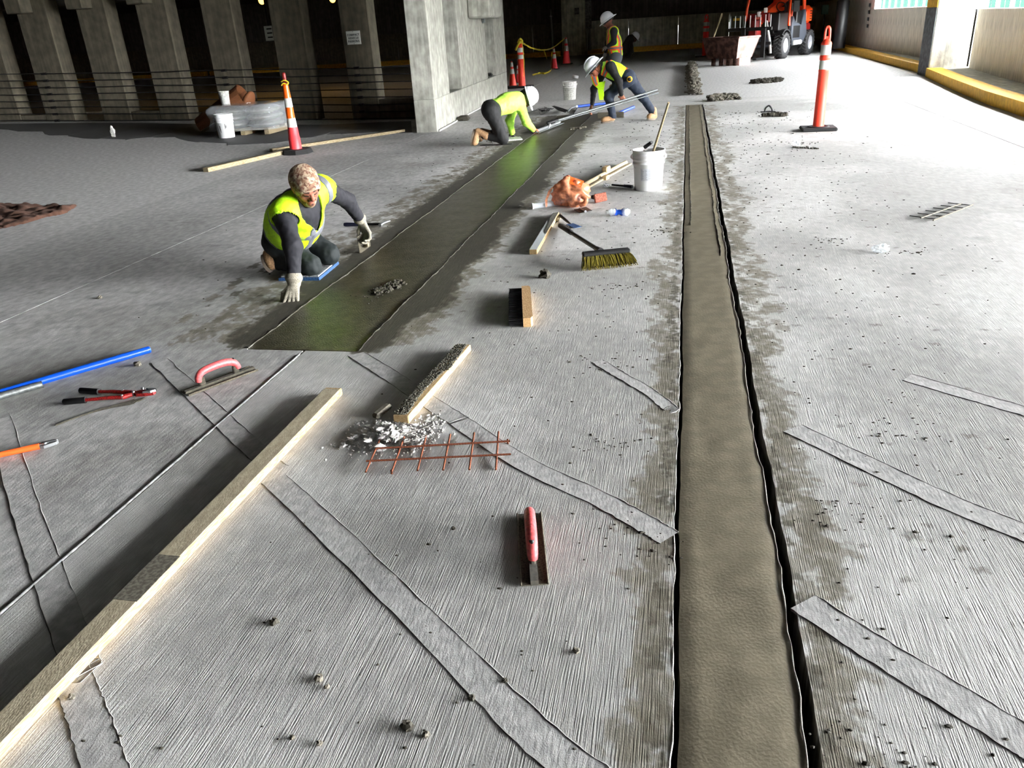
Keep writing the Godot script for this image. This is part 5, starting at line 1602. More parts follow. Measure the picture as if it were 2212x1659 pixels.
func rumpled(st: SurfaceTool, poly: PackedVector2Array):
	var nz := noise(1.0, 35, 3)
	var lo := poly[0]
	var hi := poly[0]
	for v in poly: lo = lo.min(v); hi = hi.max(v)
	var n := 46
	var P := func(i, j):
		var q := Vector2(lerpf(lo.x, hi.x, float(i) / n), lerpf(lo.y, hi.y, float(j) / n))
		var inside := Geometry2D.is_point_in_polygon(q, poly)
		return Vector3(q.x, rise(q.x, q.y) + (0.012 + 0.06 * absf(nz.get_noise_2d(q.x * 2.0, q.y * 2.6)) + 0.02 * nz.get_noise_2d(q.x * 6.0, q.y * 7.0) if inside else -0.03), q.y)
	st.set_smooth_group(1)
	for i in n:
		for j in n:
			var q := [P.call(i, j), P.call(i, j + 1), P.call(i + 1, j + 1), P.call(i + 1, j)]
			if q[0].y < -0.005 and q[1].y < -0.005 and q[2].y < -0.005 and q[3].y < -0.005: continue
			face(st, q, q[0] + Vector3(0.01, -1, 0.01))

func heap(a: Vector3, b: Vector3, w: float, h: float, n: int) -> SurfaceTool:
	var st := S()
	var side := (b - a).normalized().cross(Vector3.UP)
	for i in n:
		var u := clampf(rng.randfn(0.0, 0.45), -1.2, 1.2)
		var p := a.lerp(b, rng.randf()) + side * u * w
		var r := rng.randf_range(0.018, 0.055)
		p.y = maxf(0.0, h * (1.0 - u * u) * rng.randf_range(0.1, 1.0)) * 0.8 + r * 0.3
		ball(st, p, Vector3(r * 1.3, r * 0.7, r), Basis(Vector3.UP, rng.randf() * 6.0), 4, 6, 0.3)
	return st

func lettering(parent: Node3D, text: String, height: float, xf: Transform3D, m: Material, called := "lettering"):
	var tm := TextMesh.new()
	var f := SystemFont.new()
	f.font_names = PackedStringArray(["Droid Sans"])
	f.font_weight = 700
	tm.font = f
	tm.text = text
	tm.font_size = 64
	tm.pixel_size = height / 46.0
	tm.depth = 0.006
	part(parent, called, tm, m, xf)

func signs():
	var c := (Vector3(-7.004, 1.811, -16.97) + Vector3(-6.708, 1.571, -16.97)) / 2.0
	var t := thing("parking_sign", "white COMPACT VEHICLE PARKING sign on a concrete column", "sign", c, 0.0)
	part(t, "plate", bx(Vector3(0.31, 0.26, 0.012), 0.002), M.signwhite, at(Vector3(0, 0, 0.006)))
	var k := 0
	for s in ["COMPACT", "VEHICLE", "PARKING"]:
		lettering(t, s, 0.042, at(Vector3(0, 0.055 - 0.062 * k, 0.013)), M.ink)
		k += 1
	for y in [0.115, -0.115]:
		var st := S(); ball(st, Vector3(0, y, 0.013), Vector3(0.01, 0.01, 0.006))
		part(t, "bolt", st, M.steel)
	c = (Vector3(-9.101, 2.025, -17.5) + Vector3(-8.955, 1.755, -17.5)) / 2.0
	t = thing("wall_sign", "small white sign half hidden behind a column in the dark", "sign", c)
	part(t, "plate", bx(Vector3(0.22, 0.30, 0.012), 0.002), M.signwhite)
	for i in 3: part(t, "print_line", bx(Vector3(0.12, 0.025, 0.003), 0), M.ink, at(Vector3(0.01, 0.09 - 0.085 * i, 0.008)))
	part(t, "hanger", bx(Vector3(0.03, 2.2, 0.03), 0), M.darksteel, at(Vector3(0, 1.0, -0.02)))

func wall_fittings():
	# conduits and boxes on the far wall
	var t := thing("conduit", "thin vertical electrical conduit on the far dark wall", "conduit", Vector3.ZERO)
	part(t, "pipe", tb([Vector3(-8.147, 2.646, -52.2), Vector3(-8.118, 0.36, -52.2)], 0.07, 8), M.galv)
	part(t, "cap", tb([Vector3(-8.152, 2.289, -52.15), Vector3(-8.154, 2.238, -52.15)], 0.09, 8), M.pail)
	t = thing("conduit", "pair of conduits beside the far concrete pier", "conduit", Vector3.ZERO)
	for x in [1269, 1275]: part(t, "pipe", tb([Vector3(-5.858, 1.544, -51.5), Vector3(-5.882, 0.213, -51.5)] if x == 1269 else [Vector3(-5.719, 1.536, -51.5), Vector3(-5.713, 0.205, -51.5)], 0.06, 8), M.galv)
	part(t, "upper_box", bx(Vector3(0.35, 1.6, 0.2), 0.01), M.gray_paint, at(Vector3(-5.789, 2.245, -51.5)))
	one("junction_box", "larger pale electrical box left of the far pier", "electrical box", bx(Vector3(0.24, 0.36, 0.14), 0.01), M.pail_dirty, at(Vector3(-7.261, 2.387, -51.9) + Vector3(0, 0, 0)))
	one("junction_box", "dim electrical box on the far pier", "electrical box", bx(Vector3(0.26, 0.36, 0.14), 0.01), M.gray_paint, at(Vector3(-6.491, 2.439, -51.6)))
	one("junction_box", "tiny white switch box low beside the far pier", "electrical box", bx(Vector3(0.14, 0.14, 0.1), 0.01), M.pail_dirty, at(Vector3(-7.199, 1.618, -51.9)))
	# dark tank and green box in the far right corner
	t = thing("storage_tank", "dark upright drum-like pipe in the far right corner", "tank", Vector3(6.121, 0.943, -37) * Vector3(1, 0, 1) + Vector3(0, 0.17, 0))
	var st := S()
	lathe(st, [[0.24, 0.0], [0.24, 1.75], [0.2, 1.8], [0, 1.8]], 20)
	part(t, "shell", st, M.machine_black)
	one("control_box", "small green box on a post behind the dark tank", "control box", bx(Vector3(0.3, 0.4, 0.2), 0.02), M.greenbox, at(Vector3(6.381, 1.657, -42) + Vector3(-0.2, 0, 0)))
	part(get_node("control_box"), "post", tb([Vector3(0, -0.2, 0), Vector3(0, -1.6, 0)], 0.04, 6), M.machine_black)
	# stencil strip on the right wall
	t = thing("wall_stencil", "faded dark stencil strip painted down the far right wall", "stencil", Vector3(7.02, 1.465, -36.331), PI / 2 * -1.0)
	for i in 5: part(t, "stroke", bx(Vector3(0.26, 0.12, 0.01), 0.0), M.gray_paint, at(Vector3(0, 0.5 - i * 0.25, 0.02)))

func mixing_tub():
	var a := Vector3(0.749, 0, -32.416)
	var b := Vector3(1.766, 0, -31.408)
	var w := a.distance_to(b)
	var x := (b - a).normalized()
	var z := x.cross(Vector3.UP).normalized() * -1.0
	var t := thing("mortar_tub", "rust-stained pinkish mortar tub with sloping sides on steel runners", "tub", (a + b) / 2.0)
	t.basis = Basis(x, Vector3.UP, x.cross(Vector3.UP))
	var s := w / 2.0
	var d := 0.85
	var y0 := 0.24
	var y1 := 0.93
	var lo := [Vector3(-s, y0, 0), Vector3(s, y0, 0), Vector3(s + 0.10, y0, -d + 0.15), Vector3(-s + 0.1, y0, -d + 0.15)]
	var hi := [Vector3(-s - 0.12, y1, 0.14), Vector3(s + 0.18, y1, 0.14), Vector3(s + 0.30, y1, -d), Vector3(-s, y1, -d)]
	var st := S()
	sheet(st, [lo[0], hi[0]], [lo[1], hi[1]], 0.03)
	part(t, "front_plate", st, M.tub)
	st = S(); sheet(st, [lo[1], hi[1]], [lo[2], hi[2]], 0.03)
	part(t, "side_plate", st, M.tub_pale)
	st = S(); sheet(st, [lo[3], hi[3]], [lo[0], hi[0]], 0.03)
	part(t, "side_plate", st, M.tub)
	st = S(); sheet(st, [lo[2], hi[2]], [lo[3], hi[3]], 0.03)
	part(t, "back_plate", st, M.tub)
	st = S(); face(st, [lo[0], lo[1], lo[2], lo[3]], Vector3(0, 2, -0.5)); face(st, [lo[0] + Vector3(0, .03, 0), lo[1] + Vector3(0, .03, 0), lo[2] + Vector3(0, .03, 0), lo[3] + Vector3(0, .03, 0)], Vector3(0, -2, -0.5))
	part(t, "bottom_plate", st, M.tub)
	for k in 4: part(t, "rim", tb([hi[k], hi[(k + 1) % 4]], 0.035, 6), M.tub_pale if k == 1 else M.tub)
	for px_ in [-0.42, -0.05, 0.3, 0.62]:
		part(t, "runner", bx(Vector3(0.14, 0.24, 0.10), 0.01), M.tub, at(Vector3(px_, 0.12, -0.05)))
		part(t, "runner", bx(Vector3(0.14, 0.24, 0.10), 0.01), M.tub_pale, at(Vector3(px_ + 0.1, 0.12, -0.6)))
	for i in 2: part(t, "runner_bar", bx(Vector3(0.22, 0.26, 0.6), 0.01), M.tub_pale, at(Vector3(0.40 + 0.30 * i, 0.13, -0.35)))
	one("wooden_pole", "slim wooden pole standing in the mortar tub", "pole", tb([Vector3(0.915, 0.725, -33.6), Vector3(1.3, 1.734, -34.2)], 0.035, 8), M.wood_grey)
	var g := tube_post("delineator_post", "dim orange post with banded top standing behind the mortar tub", Vector3(0.852, 0, -40.334), 1.752, 0.13, M.cone)
	part(g, "base", bx(Vector3(0.9, 0.05, 0.8), 0.01), M.rubber, at(Vector3(0, 0.025, 0)))

func telehandler():
	# local frame: x forward, z to the machine's left (towards the camera side), y up
	var fw := Vector3(3.62, 0, -34.653)
	var rw := Vector3(5.136, 0, -37.521)
	var dir := (fw - rw).normalized()
	var wb := 2.95
	var t := thing("telehandler", "compact orange telehandler with fork carriage parked at the back right", "telehandler", fw)
	dir.y = 0
	var zz := dir.cross(Vector3.UP).normalized()
	t.basis = Basis(dir, Vector3.UP, zz) * Basis.from_scale(Vector3.ONE * 0.86)
	# the visible side lies towards -z when zz points away from the camera
	var sd := 1.0 if zz.z > 0.0 else -1.0
	for w in [[0.0, 0.0], [-wb, 0.0], [0.0, -1.65], [-wb, -1.65]]:
		wheel(t, Vector3(w[0], 0.56, w[1] * sd), 0.56, 0.42, sd if w[1] == 0.0 else -sd)
	var O := func(x, y, z): return Vector3(x, y, z * sd)
	var B := func(called, sx, sy, sz, x, y, z, m, bev := 0.04):
		return part(t, called, bx(Vector3(sx, sy, sz), bev), m, at(O.call(x, y, z)))
	B.call("chassis", 3.5, 0.45, 0.9, -1.3, 0.75, -0.82, M.machine_grey)
	# side panel sweeping down between the wheels
	var st := S()
	prism(st, vec2s([-2.35, 1.55, -2.55, 0.95, -2.1, 0.55, -0.85, 0.50, -0.62, 0.75, -0.62, 1.45, -0.75, 1.75, -1.05, 1.5, -1.8, 1.35, -2.05, 2.0, -2.2, 2.0]), 0.10, Transform3D(Basis(Vector3.RIGHT, Vector3(0, 0, 1) * sd, Vector3.UP), O.call(0, 0, 0.05)), 0.02)
	part(t, "side_panel", st, M.machine_grey)
	B.call("step_plate", 0.95, 0.20, 0.12, -1.35, 0.62, 0.18, M.pail_dirty)
	B.call("black_panel", 0.85, 0.55, 0.06, -1.25, 1.08, 0.13, M.machine_black)
	B.call("seat_base", 0.9, 0.7, 1.0, -1.9, 1.62, -0.45, M.machine_black)
	B.call("seat", 0.5, 0.75, 0.5, -1.65, 2.0, -0.35, M.machine_black, 0.1)
	B.call("side_box", 1.15, 0.75, 0.55, -0.15, 1.55, -0.28, M.machine_black)
	B.call("front_hood", 0.9, 0.4, 1.1, 0.05, 1.75, -1.0, M.redmetal)
	B.call("engine_hood", 0.95, 0.75, 1.5, -2.95, 1.78, -0.75, M.machine, 0.12)
	B.call("engine_side", 0.75, 0.55, 0.05, -2.95, 1.75, 0.02, M.machine, 0.03)
	for i in 4: B.call("vent_slot", 0.22, 0.05, 0.05, -3.15, 1.58 + i * 0.11, 0.03, M.machine_black, 0.005)
	B.call("counterweight", 0.75, 0.6, 1.4, -3.2, 1.15, -0.75, M.redmetal, 0.12)
	# wheel arch
	st = S()
	for i in 12:
		var a0 := lerpf(-0.1, 2.4, i / 12.0); var a1 := lerpf(-0.1, 2.4, (i + 1) / 12.0)
		var f := func(a, r, z): return O.call(cos(a) * -r, 0.56 + sin(a) * r, z)
		face(st, [f.call(a0, 0.68, 0.2), f.call(a1, 0.68, 0.2), f.call(a1, 0.68, -0.25), f.call(a0, 0.68, -0.25)], O.call(0, 0.5, 0))
		face(st, [f.call(a0, 0.68, 0.2), f.call(a1, 0.68, 0.2), f.call(a1, 0.62, 0.2), f.call(a0, 0.62, 0.2)], O.call(0, 0.5, -2))
	part(t, "wheel_arch", st, M.machine_black)
	# roll cage
	var pipe := func(p, r := 0.065): part(t, "cage_tube", tb(curve(p, 5), r, 8), M.machine)
	pipe.call([O.call(0.55, 1.65, -1.55), O.call(0.50, 2.3, -1.5), O.call(0.25, 2.9, -1.45), O.call(-0.1, 3.25, -1.4)])
	pipe.call([O.call(-0.55, 1.35, 0.05), O.call(-0.62, 2.0, 0.0), O.call(-0.85, 2.8, -0.05), O.call(-1.0, 3.25, -0.1)])
	pipe.call([O.call(-2.25, 1.75, 0.05), O.call(-2.25, 2.5, 0.0), O.call(-2.2, 3.25, -0.1)], 0.085)
	pipe.call([O.call(-2.25, 1.75, -1.45), O.call(-2.25, 2.5, -1.4), O.call(-2.2, 3.25, -1.35)])
	for s in [[O.call(-0.1, 3.25, -1.4), O.call(-1.0, 3.25, -0.1)], [O.call(-1.0, 3.25, -0.1), O.call(-2.2, 3.25, -0.1)], [O.call(-0.1, 3.25, -1.4), O.call(-2.2, 3.25, -1.35)], [O.call(-2.2, 3.25, -0.1), O.call(-2.2, 3.25, -1.35)]]:
		part(t, "cage_tube", tb(s, 0.065, 8), M.machine)
	var jn := S(); lathe(jn, [[0.1, -0.05], [0.12, 0.0], [0.1, 0.05], [0, 0.05]], 12, Transform3D(Basis(Vector3.RIGHT, PI / 2), O.call(-2.28, 1.95, 0.08)))
	part(t, "cage_knuckle", jn, M.machine)
	# boom
	st = S(); box(st, Vector3(3.3, 0.34, 0.3), along(O.call(-2.4, 2.55, -0.95), O.call(0.75, 1.55, -0.95)), 0.03)
	part(t, "boom", st, M.machine)
	part(t, "boom_nose", bx(Vector3(0.55, 0.7, 0.4), 0.05), M.redmetal, at(O.call(0.85, 1.35, -0.95)))
	part(t, "lift_ram", tb([O.call(-1.2, 1.5, -0.7), O.call(0.2, 1.75, -0.7)], 0.07, 8), M.darksteel)
	for v in [[0.25, 2.05, -0.75], [0.5, 1.9, -0.95]]:
		st = bx(Vector3(0.16, 0.22, 0.14), 0.03)
		part(t, "work_light", st, M.pail, at(O.call(v[0], v[1], v[2])))
	# mirror, steering wheel, levers
	st = S(); box(st, Vector3(0.06, 0.48, 0.3), at(Vector3.ZERO), 0.03)
	part(t, "mirror", st, M.machine_black, Transform3D(Basis(Vector3.UP, 0.5), O.call(-0.75, 2.15, 0.25)))
	var wh := []
	for i in 13: wh.append(O.call(-1.0, 2.15, -0.55) + Vector3(0.1 * sin(TAU * i / 12.0), 0.2 * sin(TAU * i / 12.0), 0.22 * cos(TAU * i / 12.0)))
	part(t, "steering_wheel", tb(wh, 0.025, 6), M.machine_black)
	part(t, "lever", tb([O.call(-1.35, 1.7, -0.2), O.call(-1.38, 2.0, -0.15)], 0.05, 8), M.machine)
	# fork carriage with load guard
	var cx := 1.25
	for v in [1.32, 0.72]: part(t, "carriage_bar", bx(Vector3(0.12, 0.14, 2.05), 0.02), M.machine_black, at(O.call(cx, v, -1.0)))
	for i in 9:
		var z := -1.95 + i * 0.235
		part(t, "guard_bar", tb([O.call(cx, 1.34, z), O.call(cx, 1.88, z)], 0.027, 8), M.steel)
	for z in [-1.25, -0.3]:
		st = S()
		box(st, Vector3(0.08, 1.25, 0.2), at(O.call(cx + 0.1, 0.72, z)), 0.02)
		box(st, Vector3(0.9, 0.07, 0.2), at(O.call(cx + 0.5, 0.12, z)), 0.02)
		part(t, "fork", st, M.darksteel)
	part(t, "hose", tb(curve([O.call(0.9, 1.6, -0.4), O.call(1.2, 1.3, -0.2), O.call(1.25, 0.8, -0.05), O.call(1.2, 0.3, 0.0)], 5), 0.055, 8), M.rubble)
	part(t, "front_plate", bx(Vector3(0.05, 0.5, 0.6), 0.03), M.darkolive, at(O.call(0.95, 1.65, -1.75)))
	var nm := part(t, "name_plate", bx(Vector3(0.01, 0.10, 0.36), 0.0), M.yellow, at(O.call(0.985, 1.75, -1.75)))

func wheel(t: Node3D, c: Vector3, r: float, w: float, side: float):
	var ax := Transform3D(Basis(Vector3.RIGHT, PI / 2 * side), c)   # local y along the axle, outwards
	var st := S()
	lathe(st, [[r * 0.56, -w / 2], [r * 0.86, -w / 2], [r * 0.93, -w * 0.38], [r * 0.94, w * 0.38], [r * 0.86, w / 2], [r * 0.56, w / 2], [r * 0.53, w * 0.3]], 32, ax)
	var o := part(t, "wheel", st, M.tyre)
	for k in 20:
		for s in [-1, 1]:
			st = S()
			var a := TAU * (k + (0.5 if s > 0 else 0.0)) / 20.0
			var pts := []
			for i in 4: pts.append([a - i * 0.085, s * w * (0.02 + 0.155 * i)])
			for i in 3:
				var p0 := Vector3(cos(pts[i][0]) * r * 0.95, pts[i][1], sin(pts[i][0]) * r * 0.95)
				var p1 := Vector3(cos(pts[i + 1][0]) * r * (0.95 if i < 2 else 0.92), pts[i + 1][1], sin(pts[i + 1][0]) * r * (0.95 if i < 2 else 0.92))
				box(st, Vector3(p0.distance_to(p1) * 1.1, r * 0.11, r * 0.10), along(p0, p1, ((p0 + p1) * Vector3(1, 0, 1)).normalized()), 0.01)
			part(o, "tread_lug", st, M.tyre, ax)
	st = S()
	lathe(st, [[r * 0.56, w * 0.44], [r * 0.52, w * 0.42], [r * 0.46, w * 0.20], [r * 0.30, w * 0.16], [r * 0.22, w * 0.28], [r * 0.12, w * 0.30], [0, w * 0.30]], 28, ax)
	var rim := part(o, "rim", st, M.rim)
	st = S()
	for k in 8:
		var a := TAU * k / 8.0
		lathe(st, [[r * 0.035, w * 0.15], [r * 0.035, w * 0.22], [0, w * 0.22]], 6, ax * at(Vector3(cos(a) * r * 0.34, 0, sin(a) * r * 0.34)))
	part(o, "wheel_nut", st, M.steel)

# ------------------------------------------------------------------ figures: joined tapered limbs meshed as surface nets
var BA := PackedVector3Array()
var BD := PackedVector3Array()
var BN := PackedVector3Array()
var BL := PackedFloat32Array()
var BR := PackedFloat32Array()
var BQ := PackedFloat32Array()
var BS := PackedFloat32Array()
var BC := PackedColorArray()
var BK := 0.03
var ruck := 0.0
var ruck_noise: FastNoiseLite

func fig():
	BA.clear(); BD.clear(); BN.clear(); BL.clear(); BR.clear(); BQ.clear(); BS.clear(); BC.clear()
	BK = 0.03
	ruck = 0.0
	if ruck_noise == null: ruck_noise = noise(14.0, 5, 2)

func bone(a: Vector3, b: Vector3, ra: float, rb: float, c := Color.WHITE, n := Vector3.ZERO, s := 1.0) -> int:
	var d := b - a
	var nn := n.normalized()
	d += nn * (d.dot(nn) * (s - 1.0))
	BA.append(a); BD.append(d); BN.append(nn); BL.append(1.0 / maxf(d.length_squared(), 1e-9))
	BR.append(ra); BQ.append(rb - ra); BS.append(s)
	BC.append(c.srgb_to_linear())
	return BA.size() - 1

func bd(p: Vector3, i: int) -> float:
	var pa := p - BA[i]
	if BS[i] != 1.0: pa += BN[i] * (pa.dot(BN[i]) * (BS[i] - 1.0))
	var h := clampf(pa.dot(BD[i]) * BL[i], 0.0, 1.0)
	return (pa - BD[i] * h).length() - BR[i] - BQ[i] * h

func fd(p: Vector3, ids: PackedInt32Array) -> float:
	var d := 9.0
	for i in ids:
		var pa := p - BA[i]
		if BS[i] != 1.0: pa += BN[i] * (pa.dot(BN[i]) * (BS[i] - 1.0))
		var h := clampf(pa.dot(BD[i]) * BL[i], 0.0, 1.0)
		var e := (pa - BD[i] * h).length() - BR[i] - BQ[i] * h
		var k := BK - absf(d - e)
		d = minf(d, e)
		if k > 0.0: d -= k * k * 0.25 / BK
	return d

func ids(a: int, b: int) -> PackedInt32Array:
	var o := PackedInt32Array()
	for i in range(a, b): o.append(i)
	return o

func nets(st: SurfaceTool, use: PackedInt32Array, cell: float, off := 0.0, clips := [], subs := PackedInt32Array(), soff := 0.0, colored := false):
	var lo := Vector3.ONE * 99.0
	var hi := Vector3.ONE * -99.0
	var smax := 1.0
	for i in use:
		var r := maxf(BR[i], BR[i] + BQ[i]) + off + cell * 2.0
		var e := BD[i]
		if BS[i] != 1.0: e += BN[i] * (e.dot(BN[i]) * (1.0 / BS[i] - 1.0))
		e += BA[i]
		lo = lo.min(BA[i] - Vector3.ONE * r).min(e - Vector3.ONE * r)
		hi = hi.max(BA[i] + Vector3.ONE * r).max(e + Vector3.ONE * r)
		smax = maxf(smax, BS[i])
	const B := 5
	var nb := Vector3i(((hi - lo) / (cell * B)).ceil())
	var nx := nb.x * B + 1
	var ny := nb.y * B + 1
	var nz := nb.z * B + 1
	var val := PackedFloat32Array()
	val.resize(nx * ny * nz)
	val.fill(9.0)
	var vid := PackedInt32Array()
	vid.resize(nx * ny * nz)
	vid.fill(-1)
	var diag := cell * B * 0.5 * 1.7321
	var blocks := []
	for bz in nb.z:
		for by in nb.y:
			for bx_ in nb.x:
				var c := lo + Vector3(bx_ + 0.5, by + 0.5, bz + 0.5) * (cell * B)
				var near := PackedInt32Array()
				var out := false
				for cl in clips:
					if (cl[0] as Vector3).dot(c) - cl[1] > diag: out = true
				if out: continue
				var dm := 9.0
				for i in use:
					var d := bd(c, i) - off
					if d < diag * BS[i] + BK + ruck: near.append(i)
					dm = minf(dm, d)
				if near.is_empty() or (dm < -diag - ruck and clips.is_empty() and subs.is_empty()): continue
				blocks.append(Vector3i(bx_, by, bz) * B)
				for k in B + 1:
					for j in B + 1:
						var row := ((bz * B + k) * ny + by * B + j) * nx + bx_ * B
						for i in B + 1:
							if val[row + i] != 9.0: continue
							var p := lo + Vector3(bx_ * B + i, by * B + j, bz * B + k) * cell
							var d := fd(p, near) - off
							if ruck > 0.0: d += ruck * ruck_noise.get_noise_3dv(p)
							for cl in clips: d = maxf(d, (cl[0] as Vector3).dot(p) - cl[1])
							for q in subs: d = maxf(d, soff - bd(p, q))
							val[row + i] = d
	var verts := PackedVector3Array()
	var cols := PackedColorArray()
	var cells := []
	var sy := nx
	var sz := nx * ny
	var offs := [0, 1, sy, sy + 1, sz, sz + 1, sz + sy, sz + sy + 1]
	var cor := [Vector3(0, 0, 0), Vector3(1, 0, 0), Vector3(0, 1, 0), Vector3(1, 1, 0), Vector3(0, 0, 1), Vector3(1, 0, 1), Vector3(0, 1, 1), Vector3(1, 1, 1)]
	var edges := [[0, 1], [2, 3], [4, 5], [6, 7], [0, 2], [1, 3], [4, 6], [5, 7], [0, 4], [1, 5], [2, 6], [3, 7]]
	for b in blocks:
		for k in B:
			for j in B:
				var row: int = ((b.z + k) * ny + b.y + j) * nx + b.x
				for i in B:
					var at0 := row + i
					var m := 0
					for q in 8:
						if val[at0 + offs[q]] < 0.0: m |= 1 << q
					if m == 0 or m == 255: continue
					var s := Vector3.ZERO
					var n := 0
					for e in edges:
						if ((m >> e[0]) ^ (m >> e[1])) & 1:
							var va := val[at0 + offs[e[0]]]
							var vb := val[at0 + offs[e[1]]]
							s += (cor[e[0]] as Vector3).lerp(cor[e[1]], va / (va - vb))
							n += 1
					var p := lo + (Vector3(b.x + i, b.y + j, b.z + k) + s / n) * cell
					vid[at0] = verts.size()
					verts.append(p)
					if colored:
						var best := 9.0
						var c := Color.WHITE
						for q in use:
							var d := bd(p, q)
							if d < best:
								best = d; c = BC[q]
						cols.append(c)
					cells.append(at0)
	st.set_smooth_group(1)
	var steps := [1, sy, sz]
	for at0 in cells:
		for ax in 3:
			var at1: int = at0 + steps[ax]
			if (val[at0] < 0.0) == (val[at1] < 0.0): continue
			var u: int = steps[(ax + 1) % 3]
			var v: int = steps[(ax + 2) % 3]
			if at0 - u - v < 0: continue
			var q := [vid[at0], vid[at0 - u], vid[at0 - u - v], vid[at0 - v]]
			if q.has(-1): continue
			if val[at0] >= 0.0: q.reverse()
			for t in [0, 2, 1, 0, 3, 2]:
				if colored: st.set_color(cols[q[t]])
				st.add_vertex(verts[q[t]])

func half(n: Vector3, p: Vector3) -> Array:   # keeps the side that n points away from
	var u := n.normalized()
	return [u, u.dot(p)]

const SKIN := Color(0.66, 0.42, 0.31)

func head(c: Vector3, fwd: Vector3, up0: Vector3, k: float, skin := SKIN, beard := false):
	var f := fwd.normalized()
	var r := f.cross(up0).normalized()
	var u := r.cross(f)
	var L := func(x, y, z): return c + (r * x + u * y + f * z) * k
	bone(L.call(0, 0.035, -0.03), L.call(0, 0.03, 0.025), 0.085 * k, 0.078 * k, skin, r, 1.12)
	bone(L.call(0, -0.04, 0.03), L.call(0, -0.078, 0.068), 0.052 * k, 0.030 * k, skin)
	for s in [-1, 1]:
		bone(L.call(0.034 * s, -0.022, 0.050), L.call(0.024 * s, -0.045, 0.055), 0.034 * k, 0.03 * k, skin)
		bone(L.call(0.014 * s, 0.026, 0.094), L.call(0.044 * s, 0.026, 0.080), 0.009 * k, 0.008 * k, skin)
		bone(L.call(0.016 * s, 0.031, 0.098), L.call(0.046 * s, 0.031, 0.084), 0.005 * k, 0.004 * k, Color(0.10, 0.07, 0.06))
		bone(L.call(0.024 * s, 0.006, 0.088), L.call(0.040 * s, 0.006, 0.080), 0.008 * k, 0.007 * k, Color(0.45, 0.27, 0.20))
		bone(L.call(0.022 * s, 0.0, 0.096), L.call(0.040 * s, -0.001, 0.087), 0.0035 * k, 0.003 * k, Color(0.08, 0.05, 0.045))
		bone(L.call(0.086 * s, 0.012, -0.008), L.call(0.082 * s, -0.018, -0.002), 0.022 * k, 0.015 * k, skin, r, 2.2)
		bone(L.call(0.012 * s, -0.026, 0.102), L.call(0.016 * s, -0.026, 0.099), 0.008 * k, 0.007 * k, skin)
	bone(L.call(0, 0.018, 0.096), L.call(0, -0.022, 0.116), 0.009 * k, 0.013 * k, skin)
	bone(L.call(-0.018, -0.052, 0.090), L.call(0.018, -0.052, 0.090), 0.007 * k, 0.007 * k, Color(0.50, 0.24, 0.20))
	if beard:
		bone(L.call(-0.022, -0.039, 0.096), L.call(0.022, -0.039, 0.096), 0.006 * k, 0.006 * k, Color(0.16, 0.10, 0.08))
		bone(L.call(0, -0.078, 0.082), L.call(0, -0.086, 0.076), 0.017 * k, 0.014 * k, Color(0.30, 0.19, 0.15))

func hand(w: Vector3, dir: Vector3, palm: Vector3, curl: float, k: float, c: Color, thumb: float, spread := 0.12):
	var d := dir.normalized()
	var side := d.cross(palm).normalized()
	var pn := side.cross(d).normalized()
	bone(w, w + d * 0.03 * k, 0.027 * k, 0.028 * k, c, pn, 1.3)
	for q in [-1.5, -0.5, 0.5, 1.5]:
		bone(w + d * 0.025 * k + side * q * 0.012 * k, w + d * 0.085 * k + side * q * 0.0195 * k, 0.016 * k, 0.0125 * k, c)
	var len_ := [0.038, 0.045, 0.042, 0.032]
	for i in 4:
		var q := (i - 1.5)
		var p := w + d * 0.088 * k + side * q * 0.0205 * k
		var e := (d + side * q * spread).normalized()
		var ax := e.cross(pn).normalized()
		for s in 3:
			e = e.rotated(ax, curl * (0.7 if s == 0 else 1.0))
			var l: float = len_[i] * (1.0 if s == 0 else 0.68 if s == 1 else 0.55) * k
			bone(p, p + e * l, (0.0098 - s * 0.001) * k, (0.0092 - s * 0.0012) * k, c)
			p += e * l
	var tp := w + d * 0.03 * k + side * thumb * 0.026 * k
	var te := (d * 0.75 + side * thumb * 0.75 + pn * 0.35).normalized()
	bone(tp, tp + te * 0.04 * k, 0.0145 * k, 0.012 * k, c)
	tp += te * 0.04 * k
	te = (d * 0.9 + side * thumb * 0.15 + pn * 0.5).normalized()
	bone(tp, tp + te * 0.034 * k, 0.0115 * k, 0.0095 * k, c)

func frame(c: Vector3, fwd: Vector3, up0: Vector3) -> Transform3D:   # local y up, z forward
	var f := fwd.normalized()
	var r := up0.cross(f).normalized()
	return Transform3D(Basis(r, f.cross(r), f), c)

